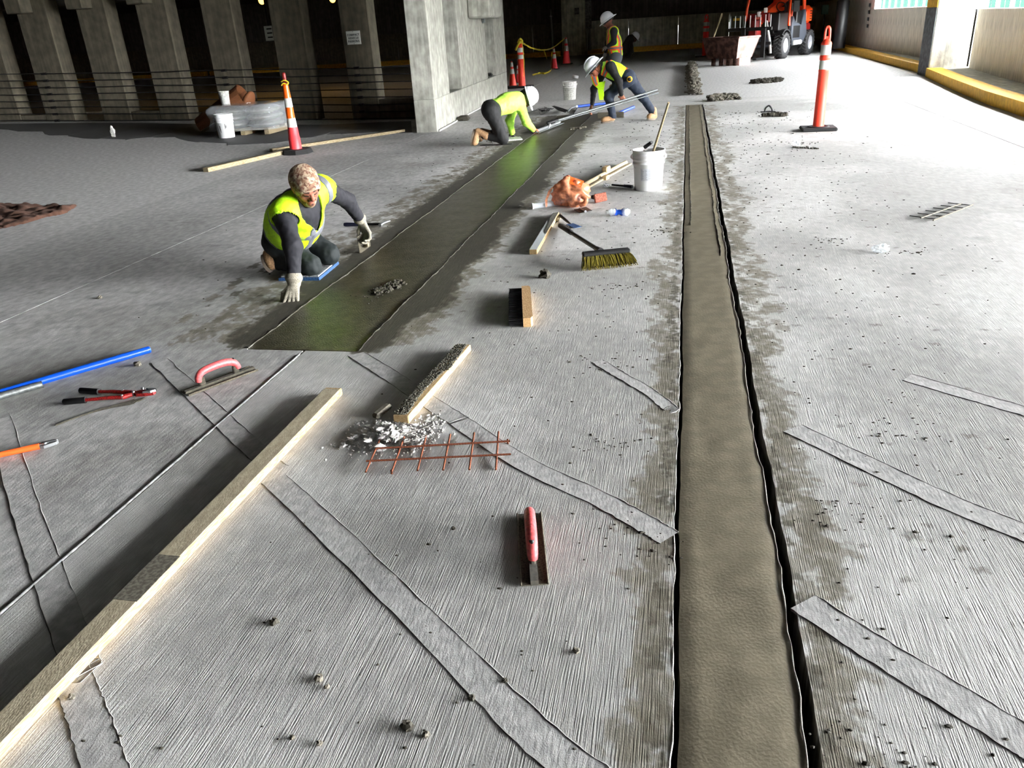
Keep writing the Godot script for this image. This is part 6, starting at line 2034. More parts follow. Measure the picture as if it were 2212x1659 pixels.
func hard_hat(p: Node3D, c: Vector3, fwd: Vector3, up0: Vector3, k: float, full := true):
	var xf := frame(c, fwd, up0)
	var st := S()
	var prof := []
	for i in 9:
		var t := PI / 2 * i / 8.0
		prof.append([0.118 * cos(t) * k, (0.125 * sin(t) + 0.02) * k])
	var sq := Transform3D(Basis(Vector3(0.92, 0, 0), Vector3(0, 1, 0), Vector3(0, 0, 1.16)), Vector3.ZERO)
	lathe(st, [[0.112 * k, 0.012 * k], [0.118 * k, 0.02 * k]] + prof.slice(1), 24, sq)
	st.set_smooth_group(4)
	for s in [-0.03, 0.0, 0.03]:
		var pts := []
		for i in 11:
			var t := lerpf(-0.9, 0.9, i / 10.0)
			pts.append(Vector3(s * k * cos(t) * 1.2, (0.147 * cos(t) + 0.004) * k * (1.0 - absf(s) * 1.2), 0.142 * sin(t) * k))
		tube(st, pts, (0.008 if s == 0.0 else 0.006) * k, 6, true, 5)
	var hat := part(p, "hard_hat", st, M.hat, xf)
	st = S()
	if full:
		lathe(st, [[0.112 * k, 0.012 * k], [0.162 * k, -0.004 * k], [0.164 * k, 0.0], [0.116 * k, 0.024 * k]], 24, sq)
	else:
		lathe(st, [[0.112 * k, 0.010 * k], [0.126 * k, 0.004 * k], [0.127 * k, 0.01 * k], [0.116 * k, 0.024 * k]], 24, sq)
		prism(st, vec2s([-0.09 * k, 0.09 * k, 0.09 * k, 0.09 * k, 0.07 * k, 0.17 * k, 0.03 * k, 0.195 * k, -0.03 * k, 0.195 * k, -0.07 * k, 0.17 * k]), 0.012 * k, at(Vector3(0, -0.002, 0)))
	part(hat, "brim", st, M.hat)
	st = S()
	lathe(st, [[0.097 * k, -0.03 * k], [0.104 * k, -0.028 * k], [0.106 * k, 0.012 * k]], 20, sq)
	part(hat, "headband", st, M.black)
	return hat

func boot(p: Node3D, ank: Vector3, heel: Vector3, toe: Vector3, up: Vector3, k := 1.0, cell := 0.008):
	var d := (toe - heel).normalized()
	var u := (up - d * up.dot(d)).normalized()
	var side := d.cross(u)
	var n0 := BA.size()
	var bk := BK
	BK = 0.02
	bone(ank + u * 0.04 * k, heel + u * 0.055 * k + d * 0.02 * k, 0.052 * k, 0.044 * k)
	bone(heel + u * 0.045 * k + d * 0.03 * k, toe - d * 0.06 * k + u * 0.045 * k, 0.040 * k, 0.044 * k)
	bone(toe - d * 0.09 * k + u * 0.045 * k, toe - d * 0.045 * k + u * 0.04 * k, 0.046 * k, 0.042 * k)
	var st := S()
	nets(st, ids(n0, BA.size()), cell, 0.0, [half(-u, heel + u * 0.014 * k)])
	var b := part(p, "boot", st, M.boot)
	st = S()
	var poly := PackedVector2Array()
	var L := heel.distance_to(toe)
	for i in 16:
		var t := TAU * i / 16.0
		poly.append(Vector2(L / 2 + cos(t) * L / 2 * 1.03, sin(t) * (0.049 + 0.006 * cos(t)) * k))
	prism(st, poly, 0.024 * k, Transform3D(Basis(d, u, side), heel - u * 0.008 * k), 0.002)
	part(b, "sole", st, M.sole)
	st = S()
	for i in 4:
		var c := heel.lerp(toe, 0.42 + 0.09 * i) + u * (0.098 - 0.009 * i) * k
		tube(st, [c - side * 0.03 * k - u * 0.006, c + u * 0.002, c + side * 0.03 * k - u * 0.006], 0.004 * k, 5)
	part(b, "lace", st, M.black)
	BK = bk

# ------------------------------------------------------------------ people
func people():
	kneeling_man()
	green_shirt_man()
	bent_man()
	standing_man()
	crouched_man()

func kneeling_man():
	var p := thing("person", "kneeling person in camouflage hood, yellow vest and gloves, holding a trowel by the wet strip", "person", Vector3.ZERO)
	var dark := Color(0.075, 0.075, 0.086)
	var pants := Color(0.042, 0.052, 0.062)
	var shR := Vector3(-2.783, 0.542, -5.14)
	var elR := Vector3(-2.666, 0.348, -4.98)
	var wrR := Vector3(-2.675, 0.106, -4.92)
	var shL := Vector3(-2.648, 0.651, -5.55)
	var elL := Vector3(-2.608, 0.489, -5.88)
	var wrL := Vector3(-2.591, 0.285, -6.06)
	var hipR := Vector3(-3.057, 0.257, -5.5)
	var hipL := Vector3(-3.029, 0.278, -5.74)
	var kneeR := Vector3(-2.768, 0.093, -5.4)
	var kneeL := Vector3(-2.72, 0.118, -5.64)
	var ankR := Vector3(-3.082, 0.095, -5.47)
	var ankL := Vector3(-3.156, 0.061, -5.7)
	var neck := Vector3(-2.702, 0.581, -5.31)
	var hd := Vector3(-2.615, 0.726, -5.22)
	var belly := Vector3(-2.939, 0.313, -5.52)
	var chest := Vector3(-2.777, 0.5, -5.36)
	var back := Vector3(-3.005, 0.444, -5.5)
	fig()
	BK = 0.045
	var t0 := BA.size()
	var lat := (shL - shR).normalized()
	var mid := (hipR + hipL) / 2.0
	var ax := (neck - mid).normalized()
	var fr := lat.cross(ax).normalized()      # out of the back or the chest
	if fr.dot(Vector3(1, -1, 0.5)) < 0.0: fr = -fr
	bone(hipR, hipL, 0.125, 0.125, pants)
	var t1 := BA.size()
	bone(mid + ax * 0.03, mid.lerp(neck, 0.5), 0.175, 0.20, dark, fr, 1.05)
	bone(mid.lerp(neck, 0.45), mid.lerp(neck, 0.8), 0.20, 0.16, dark, fr, 1.05)
	bone(shR + lat * 0.05, shL - lat * 0.05, 0.096, 0.092, dark)
	var t2 := BA.size()
	bone(neck - ax * 0.02, hd - (hd - neck) * 0.35, 0.062, 0.06, SKIN)
	var a0 := BA.size()
	bone(shR, elR, 0.082, 0.058, dark)
	bone(elR, wrR, 0.060, 0.043, dark)
	bone(shL, elL, 0.078, 0.058, dark)
	bone(elL, wrL, 0.060, 0.041, dark)
	var a1 := BA.size()
	bone(hipR, kneeR, 0.112, 0.074, pants)
	bone(hipL, kneeL, 0.112, 0.076, pants)
	bone(kneeR, ankR, 0.074, 0.055, pants)
	bone(kneeL, ankL, 0.074, 0.055, pants)
	var st := S()
	ruck = 0.007
	nets(st, ids(t0, BA.size()), 0.0095, 0.0, [], PackedInt32Array(), 0.0, true)
	ruck = 0.0
	var h0 := BA.size()
	BK = 0.012
	var fwd := Vector3(0.62, -0.52, 0.60)
	var upv := Vector3(0.10, 0.92, 0.30)
	head(hd, fwd, upv, 1.08, Color(0.62, 0.38, 0.30), true)
	var h1 := BA.size()
	nets(st, ids(h0, h1), 0.0036, 0.0, [], PackedInt32Array(), 0.0, true)
	part(p, "body", st, M.body)
	# hood: follows the skull, open over the face, gathered under the chin
	var f := fwd.normalized()
	var r := f.cross(upv).normalized()
	var u := r.cross(f)
	BK = 0.03
	var k0 := BA.size()
	bone(hd + u * 0.045 - f * 0.03, hd + u * 0.038 + f * 0.025, 0.104, 0.098, Color.WHITE)
	bone(hd - u * 0.03 - f * 0.035, hd - u * 0.10 - f * 0.02, 0.088, 0.078)
	bone(hd - u * 0.075 + f * 0.0, hd - u * 0.105 + f * 0.045, 0.070, 0.045)
	var k1 := BA.size()
	bone(hd - u * 0.022 + f * 0.10, hd - u * 0.055 + f * 0.12, 0.062, 0.052)
	bone(hd - u * 0.005 + f * 0.105 - r * 0.02, hd - u * 0.005 + f * 0.105 + r * 0.02, 0.05, 0.05)
	st = S()
	ruck = 0.004
	nets(st, ids(k0, k1), 0.006, 0.0, [], ids(k1, BA.size()), 0.0)
	ruck = 0.0
	part(p, "hood", st, M.camo)
	# vest
	var v0 := BA.size()
	var vneck := ids(v0, v0 + 2)
	bone(neck + fr * 0.06 + ax * 0.06, neck + fr * 0.07, 0.105, 0.085)
	bone(neck + fr * 0.09, mid.lerp(neck, 0.42) + fr * 0.165 + lat * 0.03, 0.072, 0.012)
	vneck.append(bone(shR.lerp(elR, 0.22), elR, 0.086, 0.062))
	vneck.append(bone(shL.lerp(elL, 0.22), elL, 0.082, 0.062))
	BK = 0.045
	ruck = 0.004
	st = S()
	var torso := ids(t1, t2)
	torso.append(a0); torso.append(a0 + 2)
	var stop := [half(-ax, mid - ax * 0.03), half((elR - shR), shR.lerp(elR, 0.24)), half((elL - shL), shL.lerp(elL, 0.20))]
	nets(st, torso, 0.0065, 0.018, stop, vneck, 0.012)
	var vest := part(p, "vest", st, M.hivis)
	st = S()
	for s in [-1, 1]:
		var c = mid + lat * (0.112 * s) - lat * (0.5 * (shL - shR).length() - 0.225) * 0.0
		nets(st, torso, 0.009, 0.023, stop + [half(lat, c + lat * 0.026), half(-lat, c - lat * 0.026)], vneck, 0.012)
	nets(st, torso, 0.009, 0.023, stop + [half(-ax, mid + ax * 0.10), half(ax, mid + ax * 0.155)], vneck, 0.012)
	nets(st, torso, 0.009, 0.023, stop + [half(-ax, mid + ax * 0.345), half(ax, mid + ax * 0.405)], vneck, 0.012)
	part(vest, "reflective_stripe", st, M.reflect)
	ruck = 0.0
	st = tb([mid + fr * 0.2 + lat * 0.02 - ax * 0.02, mid + fr * 0.21 + lat * 0.02 - ax * 0.07], 0.012, 6)
	part(vest, "tie", st, M.hivis)
	# gloves
	BK = 0.010
	var g0 := BA.size()
	bone(wrR + (elR - wrR).normalized() * 0.03, wrR, 0.062, 0.048)
	hand(wrR + Vector3(0, -0.005, 0.0), Vector3(-2.671, 0.031, -4.845) - wrR, Vector3(-0.25, -0.5, -0.85), 0.34, 1.28, Color.WHITE, -1.0, 0.16)
	st = S()
	nets(st, ids(g0, BA.size()), 0.0034)
	part(p, "glove", st, M.glove)
	g0 = BA.size()
	bone(wrL + (elL - wrL).normalized() * 0.025, wrL, 0.054, 0.042)
	hand(wrL, Vector3(-2.566, 0.207, -6.06) - wrL, Vector3(-0.35, -0.35, 0.9), 0.75, 1.28, Color.WHITE, 1.0, 0.05)
	st = S()
	nets(st, ids(g0, BA.size()), 0.0034)
	part(p, "glove", st, M.glove)
	BK = 0.03
	boot(p, ankR + Vector3(0.02, -0.01, 0), ankR + Vector3(-0.115, 0.07, 0.0), ankR + Vector3(-0.03, -0.05, 0.045) + Vector3(-0.02, -0.01, 0), Vector3(1, 0.3, 0), 1.0)
	boot(p, ankL, ankL + Vector3(-0.10, 0.07, 0.0), ankL + Vector3(-0.03, -0.055, -0.03), Vector3(1, 0.3, 0), 1.0)
	# what he kneels on and holds
	var kb := thing("kneeling_board", "blue kneeling board with metal skid rims under the kneeling man", "kneeling board", Vector3.ZERO)
	var q := [Vector3(-3.009, 0, -5.304), Vector3(-2.679, 0, -5.32), Vector3(-2.709, 0, -5.775), Vector3(-3.039, 0, -5.916)]
	var poly := PackedVector2Array()
	for v in q: poly.append(Vector2(v.x, v.z))
	st = S(); prism(st, poly, 0.022, Transform3D(), 0.004)
	part(kb, "board", st, M.bluewear)
	st = S()
	var c2 = (q[0] + q[1] + q[2] + q[3]) / 4.0
	var inner := PackedVector2Array()
	for v in q: inner.append(Vector2(lerpf(v.x, c2.x, 0.08), lerpf(v.z, c2.z, 0.08)))
	prism(st, inner, 0.010, at(Vector3(0, 0.021, 0)), 0.003)
	part(kb, "pad", st, M.padgrey)
	var tr := thing("trowel", "short mortar-caked finishing trowel gripped in the kneeling man's left hand", "trowel", Vector3.ZERO)
	var b0 := Vector3(-2.593, 0.188, -6.06)
	var b1 := Vector3(-2.634, 0.008, -6.16)
	st = S()
	box(st, Vector3(0.20, 0.006, 0.13), along(b0, b1, Vector3(0.75, 0.3, 0.6)), 0.002)
	part(tr, "blade", st, M.bladed)
	var hn := along(b0, b1, Vector3(0.75, 0.3, 0.6))
	part(tr, "handle", tb([hn * Vector3(-0.075, 0.006, 0), hn * Vector3(-0.06, 0.035, 0), hn * Vector3(0.02, 0.04, 0), hn * Vector3(0.05, 0.006, 0)], 0.014, 8), M.wood_grey)

func green_shirt_man():
	var p := thing("person", "person on knees in lime long-sleeved shirt and white hard hat, working the strip edge", "person", Vector3.ZERO)
	var black := Color(0.018, 0.018, 0.021)
	var lime := Color(0.60, 0.92, 0.18)
	var hip := Vector3(-2.949, 0.532, -12.5)
	var neck := Vector3(-2.559, 0.661, -12.95)
	var hd := Vector3(-2.48, 0.646, -13)
	var shR := Vector3(-2.56, 0.572, -12.85)
	var elR := Vector3(-2.529, 0.259, -13.2)
	var wrR := Vector3(-2.522, 0.087, -13.72)
	var shL := Vector3(-2.655, 0.591, -13.15)
	var elL := Vector3(-2.838, 0.283, -13.35)
	var wrL := Vector3(-2.842, 0.073, -13.5)
	var kneeR := Vector3(-2.778, 0.097, -12.5)
	var kneeL := Vector3(-2.894, 0.118, -12.8)
	var ankR := Vector3(-3.084, 0.158, -12.48)
	var ankL := Vector3(-3.102, 0.157, -12.78)
	fig()
	BK = 0.05
	var lat := (shL - shR).normalized()
	var ax := (neck - hip).normalized()
	var dn := lat.cross(ax).normalized()
	bone(hip - lat * 0.07, hip + lat * 0.09, 0.142, 0.142, black)
	bone(hip - lat * 0.07, kneeR, 0.128, 0.078, black)
	bone(hip + lat * 0.09, kneeL, 0.122, 0.078, black)
	bone(kneeR, ankR, 0.078, 0.052, black)
	bone(kneeL, ankL, 0.075, 0.052, black)
	var t0 := BA.size()
	bone(hip + ax * 0.10, hip.lerp(neck, 0.6), 0.142, 0.165, lime, dn, 1.15)
	bone(hip.lerp(neck, 0.55), hip.lerp(neck, 0.85), 0.165, 0.13, lime, dn, 1.15)
	bone(shR + lat * 0.05, shL - lat * 0.05, 0.085, 0.085, lime)
	bone(shR, elR, 0.078, 0.054, lime)
	bone(elR, wrR, 0.056, 0.040, lime)
	bone(shL, elL, 0.076, 0.054, lime)
	bone(elL, wrL, 0.055, 0.042, lime)
	var t1 := BA.size()
	bone(neck, hd, 0.058, 0.06, SKIN)
	var st := S()
	ruck = 0.006
	nets(st, ids(0, BA.size()), 0.013, 0.0, [], PackedInt32Array(), 0.0, true)
	ruck = 0.0
	BK = 0.012
	var fwd := Vector3(0.30, -0.93, 0.12)
	var upv := Vector3(0.95, 0.28, -0.1)
	var h0 := BA.size()
	head(hd, fwd, upv, 1.05, Color(0.58, 0.35, 0.25))
	bone(hd - Vector3(0.03, -0.04, 0), hd + upv * 0.05 - fwd * 0.03, 0.088, 0.085, Color(0.04, 0.035, 0.03))
	nets(st, ids(h0, BA.size()), 0.007, 0.0, [], PackedInt32Array(), 0.0, true)
	h0 = BA.size()
	hand(wrR, Vector3(-2.499, 0.04, -13.85) - wrR, Vector3(0.2, -0.8, 0.5), 0.55, 1.05, SKIN, -1.0)
	hand(wrL, Vector3(-2.839, 0.014, -13.55) - wrL, Vector3(-0.5, -0.5, 0.3), 0.25, 1.05, Color(0.15, 0.14, 0.13), 1.0)
	nets(st, ids(h0, BA.size()), 0.005, 0.0, [], PackedInt32Array(), 0.0, true)
	part(p, "body", st, M.body)
	BK = 0.05
	ruck = 0.008
	st = S()
	nets(st, ids(t0, t1), 0.013, 0.010, [half(-ax, hip + ax * 0.075)])
	part(p, "shirt", st, M.lime)
	ruck = 0.0
	hard_hat(p, hd + upv * 0.035 - fwd * 0.01, fwd, upv, 1.12, false)
	boot(p, ankR, Vector3(-3.231, 0.259, -12.5), Vector3(-3.283, 0.025, -12.42), Vector3(1, 0.1, 0), 1.15, 0.010)
	boot(p, ankL, Vector3(-3.24, 0.223, -12.8), Vector3(-3.273, 0.037, -12.75), Vector3(1, 0.1, 0), 1.1, 0.010)

func bent_man():
	var p := thing("person", "bending person in black sleeves, jeans and white hard hat, gripping the long pole", "person", Vector3.ZERO)
	var black := Color(0.03, 0.03, 0.034)
	var jean := Color(0.07, 0.125, 0.19)
	var hip := Vector3(-1.011, 0.75, -15.08)
	var neck := Vector3(-1.447, 0.937, -15)
	var hd := Vector3(-1.579, 0.92, -15)
	var shL := Vector3(-1.294, 0.96, -14.85)
	var elL := Vector3(-1.144, 0.722, -14.78)
	var wrL := Vector3(-1.111, 0.498, -14.88)
	var shR := Vector3(-1.416, 0.902, -15.2)
	var elR := Vector3(-1.635, 0.579, -15.25)
	var wrR := Vector3(-1.659, 0.319, -15.12)
	var kneeB := Vector3(-0.761, 0.426, -15.2)
	var ankB := Vector3(-0.563, 0.118, -15.33)
	var kneeF := Vector3(-1.353, 0.474, -15.02)
	var ankF := Vector3(-1.272, 0.105, -15.02)
	fig()
	BK = 0.05
	var ax := (neck - hip).normalized()
	var lat := Vector3(0, 0, 1)
	var up := ax.cross(lat).normalized()
	if up.y < 0: up = -up
	bone(hip - lat * 0.08, hip + lat * 0.08, 0.14, 0.14, jean)
	bone(hip + lat * 0.02 - lat * 0.1, kneeB, 0.125, 0.08, jean)
	bone(hip + lat * 0.06, kneeF, 0.125, 0.082, jean)
	bone(kneeB, ankB, 0.082, 0.062, jean)
	bone(kneeF, ankF, 0.084, 0.064, jean)
	var t0 := BA.size()
	bone(hip + ax * 0.08, hip.lerp(neck, 0.55), 0.140, 0.165, black, up, 1.1)
	bone(hip.lerp(neck, 0.5), hip.lerp(neck, 0.85), 0.165, 0.13, black, up, 1.1)
	bone(shL - lat * 0.05, shR + lat * 0.05, 0.085, 0.085, black)
	var t1 := BA.size()
	bone(shL, elL, 0.080, 0.058, black)
	bone(elL, wrL, 0.060, 0.042, black)
	bone(shR, elR, 0.076, 0.056, black)
	bone(elR, wrR, 0.057, 0.040, black)
	bone(neck, hd, 0.062, 0.062, SKIN)
	var st := S()
	ruck = 0.008
	nets(st, ids(0, BA.size()), 0.013, 0.0, [], PackedInt32Array(), 0.0, true)
	ruck = 0.0
	BK = 0.012
	var fwd := Vector3(-0.68, -0.70, 0.30)
	var upv := Vector3(-0.62, 0.75, 0.0)
	var h0 := BA.size()
	head(hd, fwd, upv, 1.08, Color(0.62, 0.36, 0.26))
	nets(st, ids(h0, BA.size()), 0.007, 0.0, [], PackedInt32Array(), 0.0, true)
	h0 = BA.size()
	hand(wrL, Vector3(-1.092, 0.406, -14.95) - wrL, Vector3(0.1, -0.1, -1.0), 0.55, 1.1, Color(0.66, 0.42, 0.32), -1.0)
	hand(wrR, Vector3(-1.701, 0.234, -15.1) - wrR, Vector3(0.8, -0.3, -0.2), 0.6, 1.1, Color(0.66, 0.42, 0.32), 1.0)
	nets(st, ids(h0, BA.size()), 0.005, 0.0, [], PackedInt32Array(), 0.0, true)
	part(p, "body", st, M.body)
	# vest hanging open in front
	BK = 0.05
	ruck = 0.005
	var torso := ids(t0, t1)
	var s0 := BA.size()
	bone(neck + ax * 0.02 - up * 0.02, neck + ax * 0.2, 0.095, 0.12)
	var subs := PackedInt32Array([t1, t1 + 2, s0])
	var cl := [half(-ax, hip + ax * 0.01), half(-up, hip - up * 0.115)]
	st = S()
	nets(st, torso, 0.012, 0.020, cl, subs, 0.012)
	var vest := part(p, "vest", st, M.hivis)
	st = S()
	var so := S()
	for s in [0.06, 0.43]:
		var w: float = s
		nets(so, torso, 0.012, 0.024, cl + [half(-ax, hip + ax * (w - 0.045)), half(ax, hip + ax * (w + 0.045))], subs, 0.012)
		nets(st, torso, 0.012, 0.028, cl + [half(-ax, hip + ax * (w - 0.02)), half(ax, hip + ax * (w + 0.02))], subs, 0.012)
	var lower := cl + [half(up, hip - up * 0.045), half(-up, hip - up * 0.10), half(ax, hip + ax * 0.40)]
	nets(so, torso, 0.012, 0.024, lower + [half(ax, hip + ax * 0.24), half(-ax, hip + ax * 0.16)], subs, 0.012)
	part(vest, "orange_trim", so, M.hiorange)
	part(vest, "reflective_stripe", st, M.reflect)
	ruck = 0.0
	# free front panel of the vest
	st = S()
	var a := [Vector3(-1.661, 0.802, -14.98), Vector3(-1.619, 0.67, -14.96), Vector3(-1.536, 0.605, -14.95), Vector3(-1.504, 0.409, -14.93), Vector3(-1.437, 0.406, -14.93)]
	var b := [Vector3(-1.537, 0.819, -14.98), Vector3(-1.51, 0.704, -14.95), Vector3(-1.395, 0.722, -14.95), Vector3(-1.427, 0.57, -14.93), Vector3(-1.419, 0.493, -14.92)]
	sheet(st, a, b, 0.012)
	var pn := part(vest, "front_panel", st, M.hivis)
	st = S()
	sheet(st, [Vector3(-1.642, 0.803, -14.955), Vector3(-1.6, 0.694, -14.935), Vector3(-1.566, 0.639, -14.925)], [Vector3(-1.551, 0.814, -14.955), Vector3(-1.533, 0.706, -14.935), Vector3(-1.525, 0.668, -14.925)], 0.008)
	part(pn, "orange_trim", st, M.hiorange)
	st = S()
	sheet(st, [Vector3(-1.615, 0.802, -14.94), Vector3(-1.582, 0.702, -14.92), Vector3(-1.556, 0.663, -14.91)], [Vector3(-1.574, 0.808, -14.94), Vector3(-1.548, 0.708, -14.92), Vector3(-1.531, 0.677, -14.91)], 0.006)
	part(pn, "reflective_stripe", st, M.reflect)
	hard_hat(p, hd + upv * 0.045 - fwd * 0.01, fwd, upv, 1.22, true)
	boot(p, ankF, Vector3(-1.248, 0.024, -15.02), Vector3(-1.488, 0.005, -14.98), Vector3(0, 1, 0), 1.15, 0.010)
	boot(p, ankB, Vector3(-0.527, -0.004, -15.32), Vector3(-0.652, 0.025, -15.1), Vector3(0, 1, 0), 1.15, 0.010)
	var tm := thing("tape_measure", "round yellow and black tape measure clipped on the bending man's hip", "tape measure", Vector3(-0.961, 0.741, -14.82))
	st = S(); lathe(st, [[0.0, -0.02], [0.045, -0.02], [0.05, -0.012], [0.05, 0.012], [0.045, 0.02], [0.0, 0.02]], 16, Transform3D(Basis(Vector3.RIGHT, PI / 2), Vector3.ZERO))
	part(tm, "case", st, M.yellow)
	st = S(); lathe(st, [[0.0, 0.0], [0.032, 0.0], [0.032, 0.026], [0.0, 0.026]], 16, Transform3D(Basis(Vector3.RIGHT, PI / 2), Vector3.ZERO))
	part(tm, "face", st, M.black)

func sheet(st: SurfaceTool, a: Array, b: Array, thick: float):   # a hanging flap between two edges
	var n: Vector3 = (a[1] - a[0]).cross(b[0] - a[0]).normalized() * thick
	st.set_smooth_group(-1)
	for i in a.size() - 1:
		var c: Vector3 = (a[i] + b[i + 1]) / 2.0 + n / 2.0
		for q in [[a[i], a[i + 1], b[i + 1], b[i]], [a[i] + n, a[i + 1] + n, b[i + 1] + n, b[i] + n], [a[i], a[i + 1], a[i + 1] + n, a[i] + n], [b[i], b[i + 1], b[i + 1] + n, b[i] + n]]:
			face(st, q, c)
	for e in [0, a.size() - 1]: face(st, [a[e], b[e], b[e] + n, a[e] + n], (a[a.size() / 2] + b[a.size() / 2]) / 2.0)

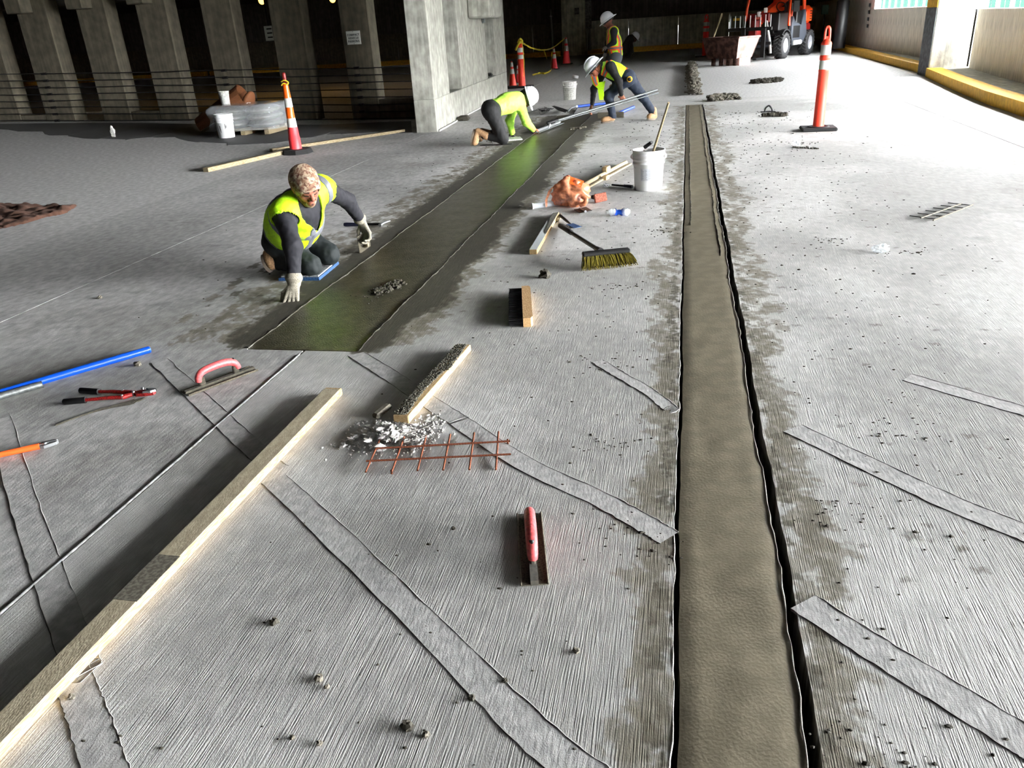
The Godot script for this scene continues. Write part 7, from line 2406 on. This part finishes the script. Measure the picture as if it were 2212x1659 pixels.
func standing_man():
	var p := thing("person", "standing person in yellow vest, grey trousers and white hard hat, looking down", "person", Vector3.ZERO)
	var dark := Color(0.045, 0.045, 0.05)
	var grey_ := Color(0.33, 0.34, 0.37)
	var hip := Vector3(-1.886, 0.792, -23.4)
	var neck := Vector3(-1.996, 1.541, -23.4)
	var hd := Vector3(-2.095, 1.684, -23.4)
	var shL := Vector3(-1.928, 1.448, -23.18)
	var shR := Vector3(-2.015, 1.447, -23.62)
	var elL := Vector3(-1.924, 1.186, -23.12)
	var wrL := Vector3(-2.085, 1.092, -23.1)
	var elR := Vector3(-2.147, 1.173, -23.66)
	var wrR := Vector3(-2.186, 0.945, -23.5)
	fig()
	BK = 0.06
	var lat := Vector3(0, 0, 1)
	bone(hip - lat * 0.09, hip + lat * 0.09, 0.16, 0.16, grey_)
	bone(hip - lat * 0.1, Vector3(-1.921, 0.36, -23.5), 0.14, 0.10, grey_)
	bone(hip + lat * 0.1, Vector3(-1.854, 0.369, -23.3), 0.14, 0.10, grey_)
	bone(Vector3(-1.921, 0.36, -23.5), Vector3(-1.935, 0.046, -23.5), 0.10, 0.08, grey_)
	bone(Vector3(-1.854, 0.369, -23.3), Vector3(-1.842, 0.032, -23.3), 0.10, 0.08, grey_)
	var t0 := BA.size()
	bone(hip + Vector3(0, 0.1, 0), hip.lerp(neck, 0.55), 0.165, 0.185, dark, Vector3(1, 0, 0), 1.05)
	bone(hip.lerp(neck, 0.5), hip.lerp(neck, 0.86), 0.185, 0.14, dark, Vector3(1, 0, 0), 1.1)
	bone(shR + lat * 0.06, shL - lat * 0.06, 0.1, 0.1, dark)
	var t1 := BA.size()
	bone(shL, elL, 0.090, 0.068, dark)
	bone(elL, wrL, 0.068, 0.05, dark)
	bone(shR, elR, 0.088, 0.065, dark)
	bone(elR, wrR, 0.065, 0.048, dark)
	bone(neck, hd, 0.07, 0.07, Color(0.45, 0.27, 0.2))
	var st := S()
	nets(st, ids(0, BA.size()), 0.018, 0.0, [], PackedInt32Array(), 0.0, true)
	var fwd := Vector3(-0.82, -0.5, 0.2)
	var upv := Vector3(-0.35, 0.93, 0)
	BK = 0.012
	var h0 := BA.size()
	head(hd, fwd, upv, 1.2, Color(0.50, 0.30, 0.22), true)
	nets(st, ids(h0, BA.size()), 0.011, 0.0, [], PackedInt32Array(), 0.0, true)
	h0 = BA.size()
	hand(wrL, Vector3(-0.8, -0.3, 0), Vector3(0.2, -0.8, -0.4), 0.5, 1.2, Color(0.45, 0.42, 0.4), 1.0)
	hand(wrR, Vector3(-0.3, -0.9, 0), Vector3(-0.3, 0, 0.9), 0.4, 1.2, Color(0.45, 0.42, 0.4), -1.0)
	nets(st, ids(h0, BA.size()), 0.008, 0.0, [], PackedInt32Array(), 0.0, true)
	part(p, "body", st, M.body)
	BK = 0.06
	ruck = 0.006
	var torso := ids(t0, t1)
	var s0 := BA.size()
	bone(neck + Vector3(-0.03, 0.02, 0), neck + Vector3(-0.03, 0.2, 0), 0.1, 0.1)
	var subs := PackedInt32Array([t1, t1 + 2, s0])
	var cl := [half(Vector3.DOWN, hip + Vector3(0, 0.03, 0))]
	st = S()
	nets(st, torso, 0.016, 0.028, cl, subs, 0.016)
	var vest := part(p, "vest", st, M.hivis)
	st = S()
	var so := S()
	var y := hip.y + 0.24
	nets(so, torso, 0.016, 0.033, cl + [half(Vector3.UP, Vector3(0, y + 0.055, 0)), half(Vector3.DOWN, Vector3(0, y - 0.055, 0))], subs, 0.016)
	nets(st, torso, 0.016, 0.038, cl + [half(Vector3.UP, Vector3(0, y + 0.025, 0)), half(Vector3.DOWN, Vector3(0, y - 0.025, 0))], subs, 0.016)
	var zc := hip.z + 0.13
	nets(so, torso, 0.016, 0.032, cl + [half(Vector3.BACK, Vector3(0, 0, zc + 0.05)), half(Vector3.FORWARD, Vector3(0, 0, zc - 0.05))], subs, 0.016)
	nets(st, torso, 0.016, 0.037, cl + [half(Vector3.BACK, Vector3(0, 0, zc + 0.022)), half(Vector3.FORWARD, Vector3(0, 0, zc - 0.022))], subs, 0.016)
	part(vest, "orange_trim", so, M.hiorange)
	part(vest, "reflective_stripe", st, M.reflect)
	ruck = 0.0
	hard_hat(p, hd + upv * 0.05 - fwd * 0.01, fwd, upv, 1.42, true)
	boot(p, Vector3(-1.922, 0.033, -23.5), Vector3(-1.896, -0.004, -23.5), Vector3(-2.09, -0.02, -23.5), Vector3.UP, 1.3, 0.014)
	boot(p, Vector3(-1.842, 0.032, -23.3), Vector3(-1.803, -0.006, -23.3), Vector3(-1.996, -0.021, -23.3), Vector3.UP, 1.3, 0.014)

func crouched_man():
	var p := thing("person", "far person crouching in dark clothes and white hard hat by the back wall", "person", Vector3.ZERO)
	var dark := Color(0.07, 0.07, 0.075)
	var hip := Vector3(-2.813, 0.561, -40)
	var neck := Vector3(-2.558, 0.944, -40)
	var hd := Vector3(-2.409, 0.975, -40)
	fig()
	BK = 0.08
	bone(hip + Vector3(0, 0, -0.1), hip + Vector3(0, 0, 0.1), 0.19, 0.19, dark)
	bone(hip, neck, 0.2, 0.19, dark)
	bone(hip + Vector3(0, 0, 0.12), Vector3(-2.522, 0.473, -39.8), 0.15, 0.1, dark)
	bone(Vector3(-2.522, 0.473, -39.8), Vector3(-2.628, 0.22, -39.8), 0.1, 0.09, dark)
	bone(hip + Vector3(0, 0, -0.12), Vector3(-2.569, 0.422, -40.2), 0.15, 0.1, dark)
	bone(Vector3(-2.569, 0.422, -40.2), Vector3(-2.741, 0.21, -40.2), 0.1, 0.09, dark)
	bone(neck, Vector3(-2.495, 0.633, -39.7), 0.1, 0.07, dark)
	bone(Vector3(-2.495, 0.633, -39.7), Vector3(-2.424, 0.395, -39.6), 0.07, 0.05, dark)
	bone(neck, hd, 0.07, 0.07, Color(0.4, 0.25, 0.18))
	bone(hd + Vector3(0, 0.02, 0), hd + Vector3(0.06, -0.1, 0), 0.12, 0.07, Color(0.4, 0.25, 0.18))
	var st := S()
	nets(st, ids(0, BA.size()), 0.03, 0.0, [], PackedInt32Array(), 0.0, true)
	part(p, "body", st, M.body)
	hard_hat(p, hd + Vector3(0.05, 0.05, 0), Vector3(0.7, -0.7, 0), Vector3(0.7, 0.7, 0), 1.45, false)
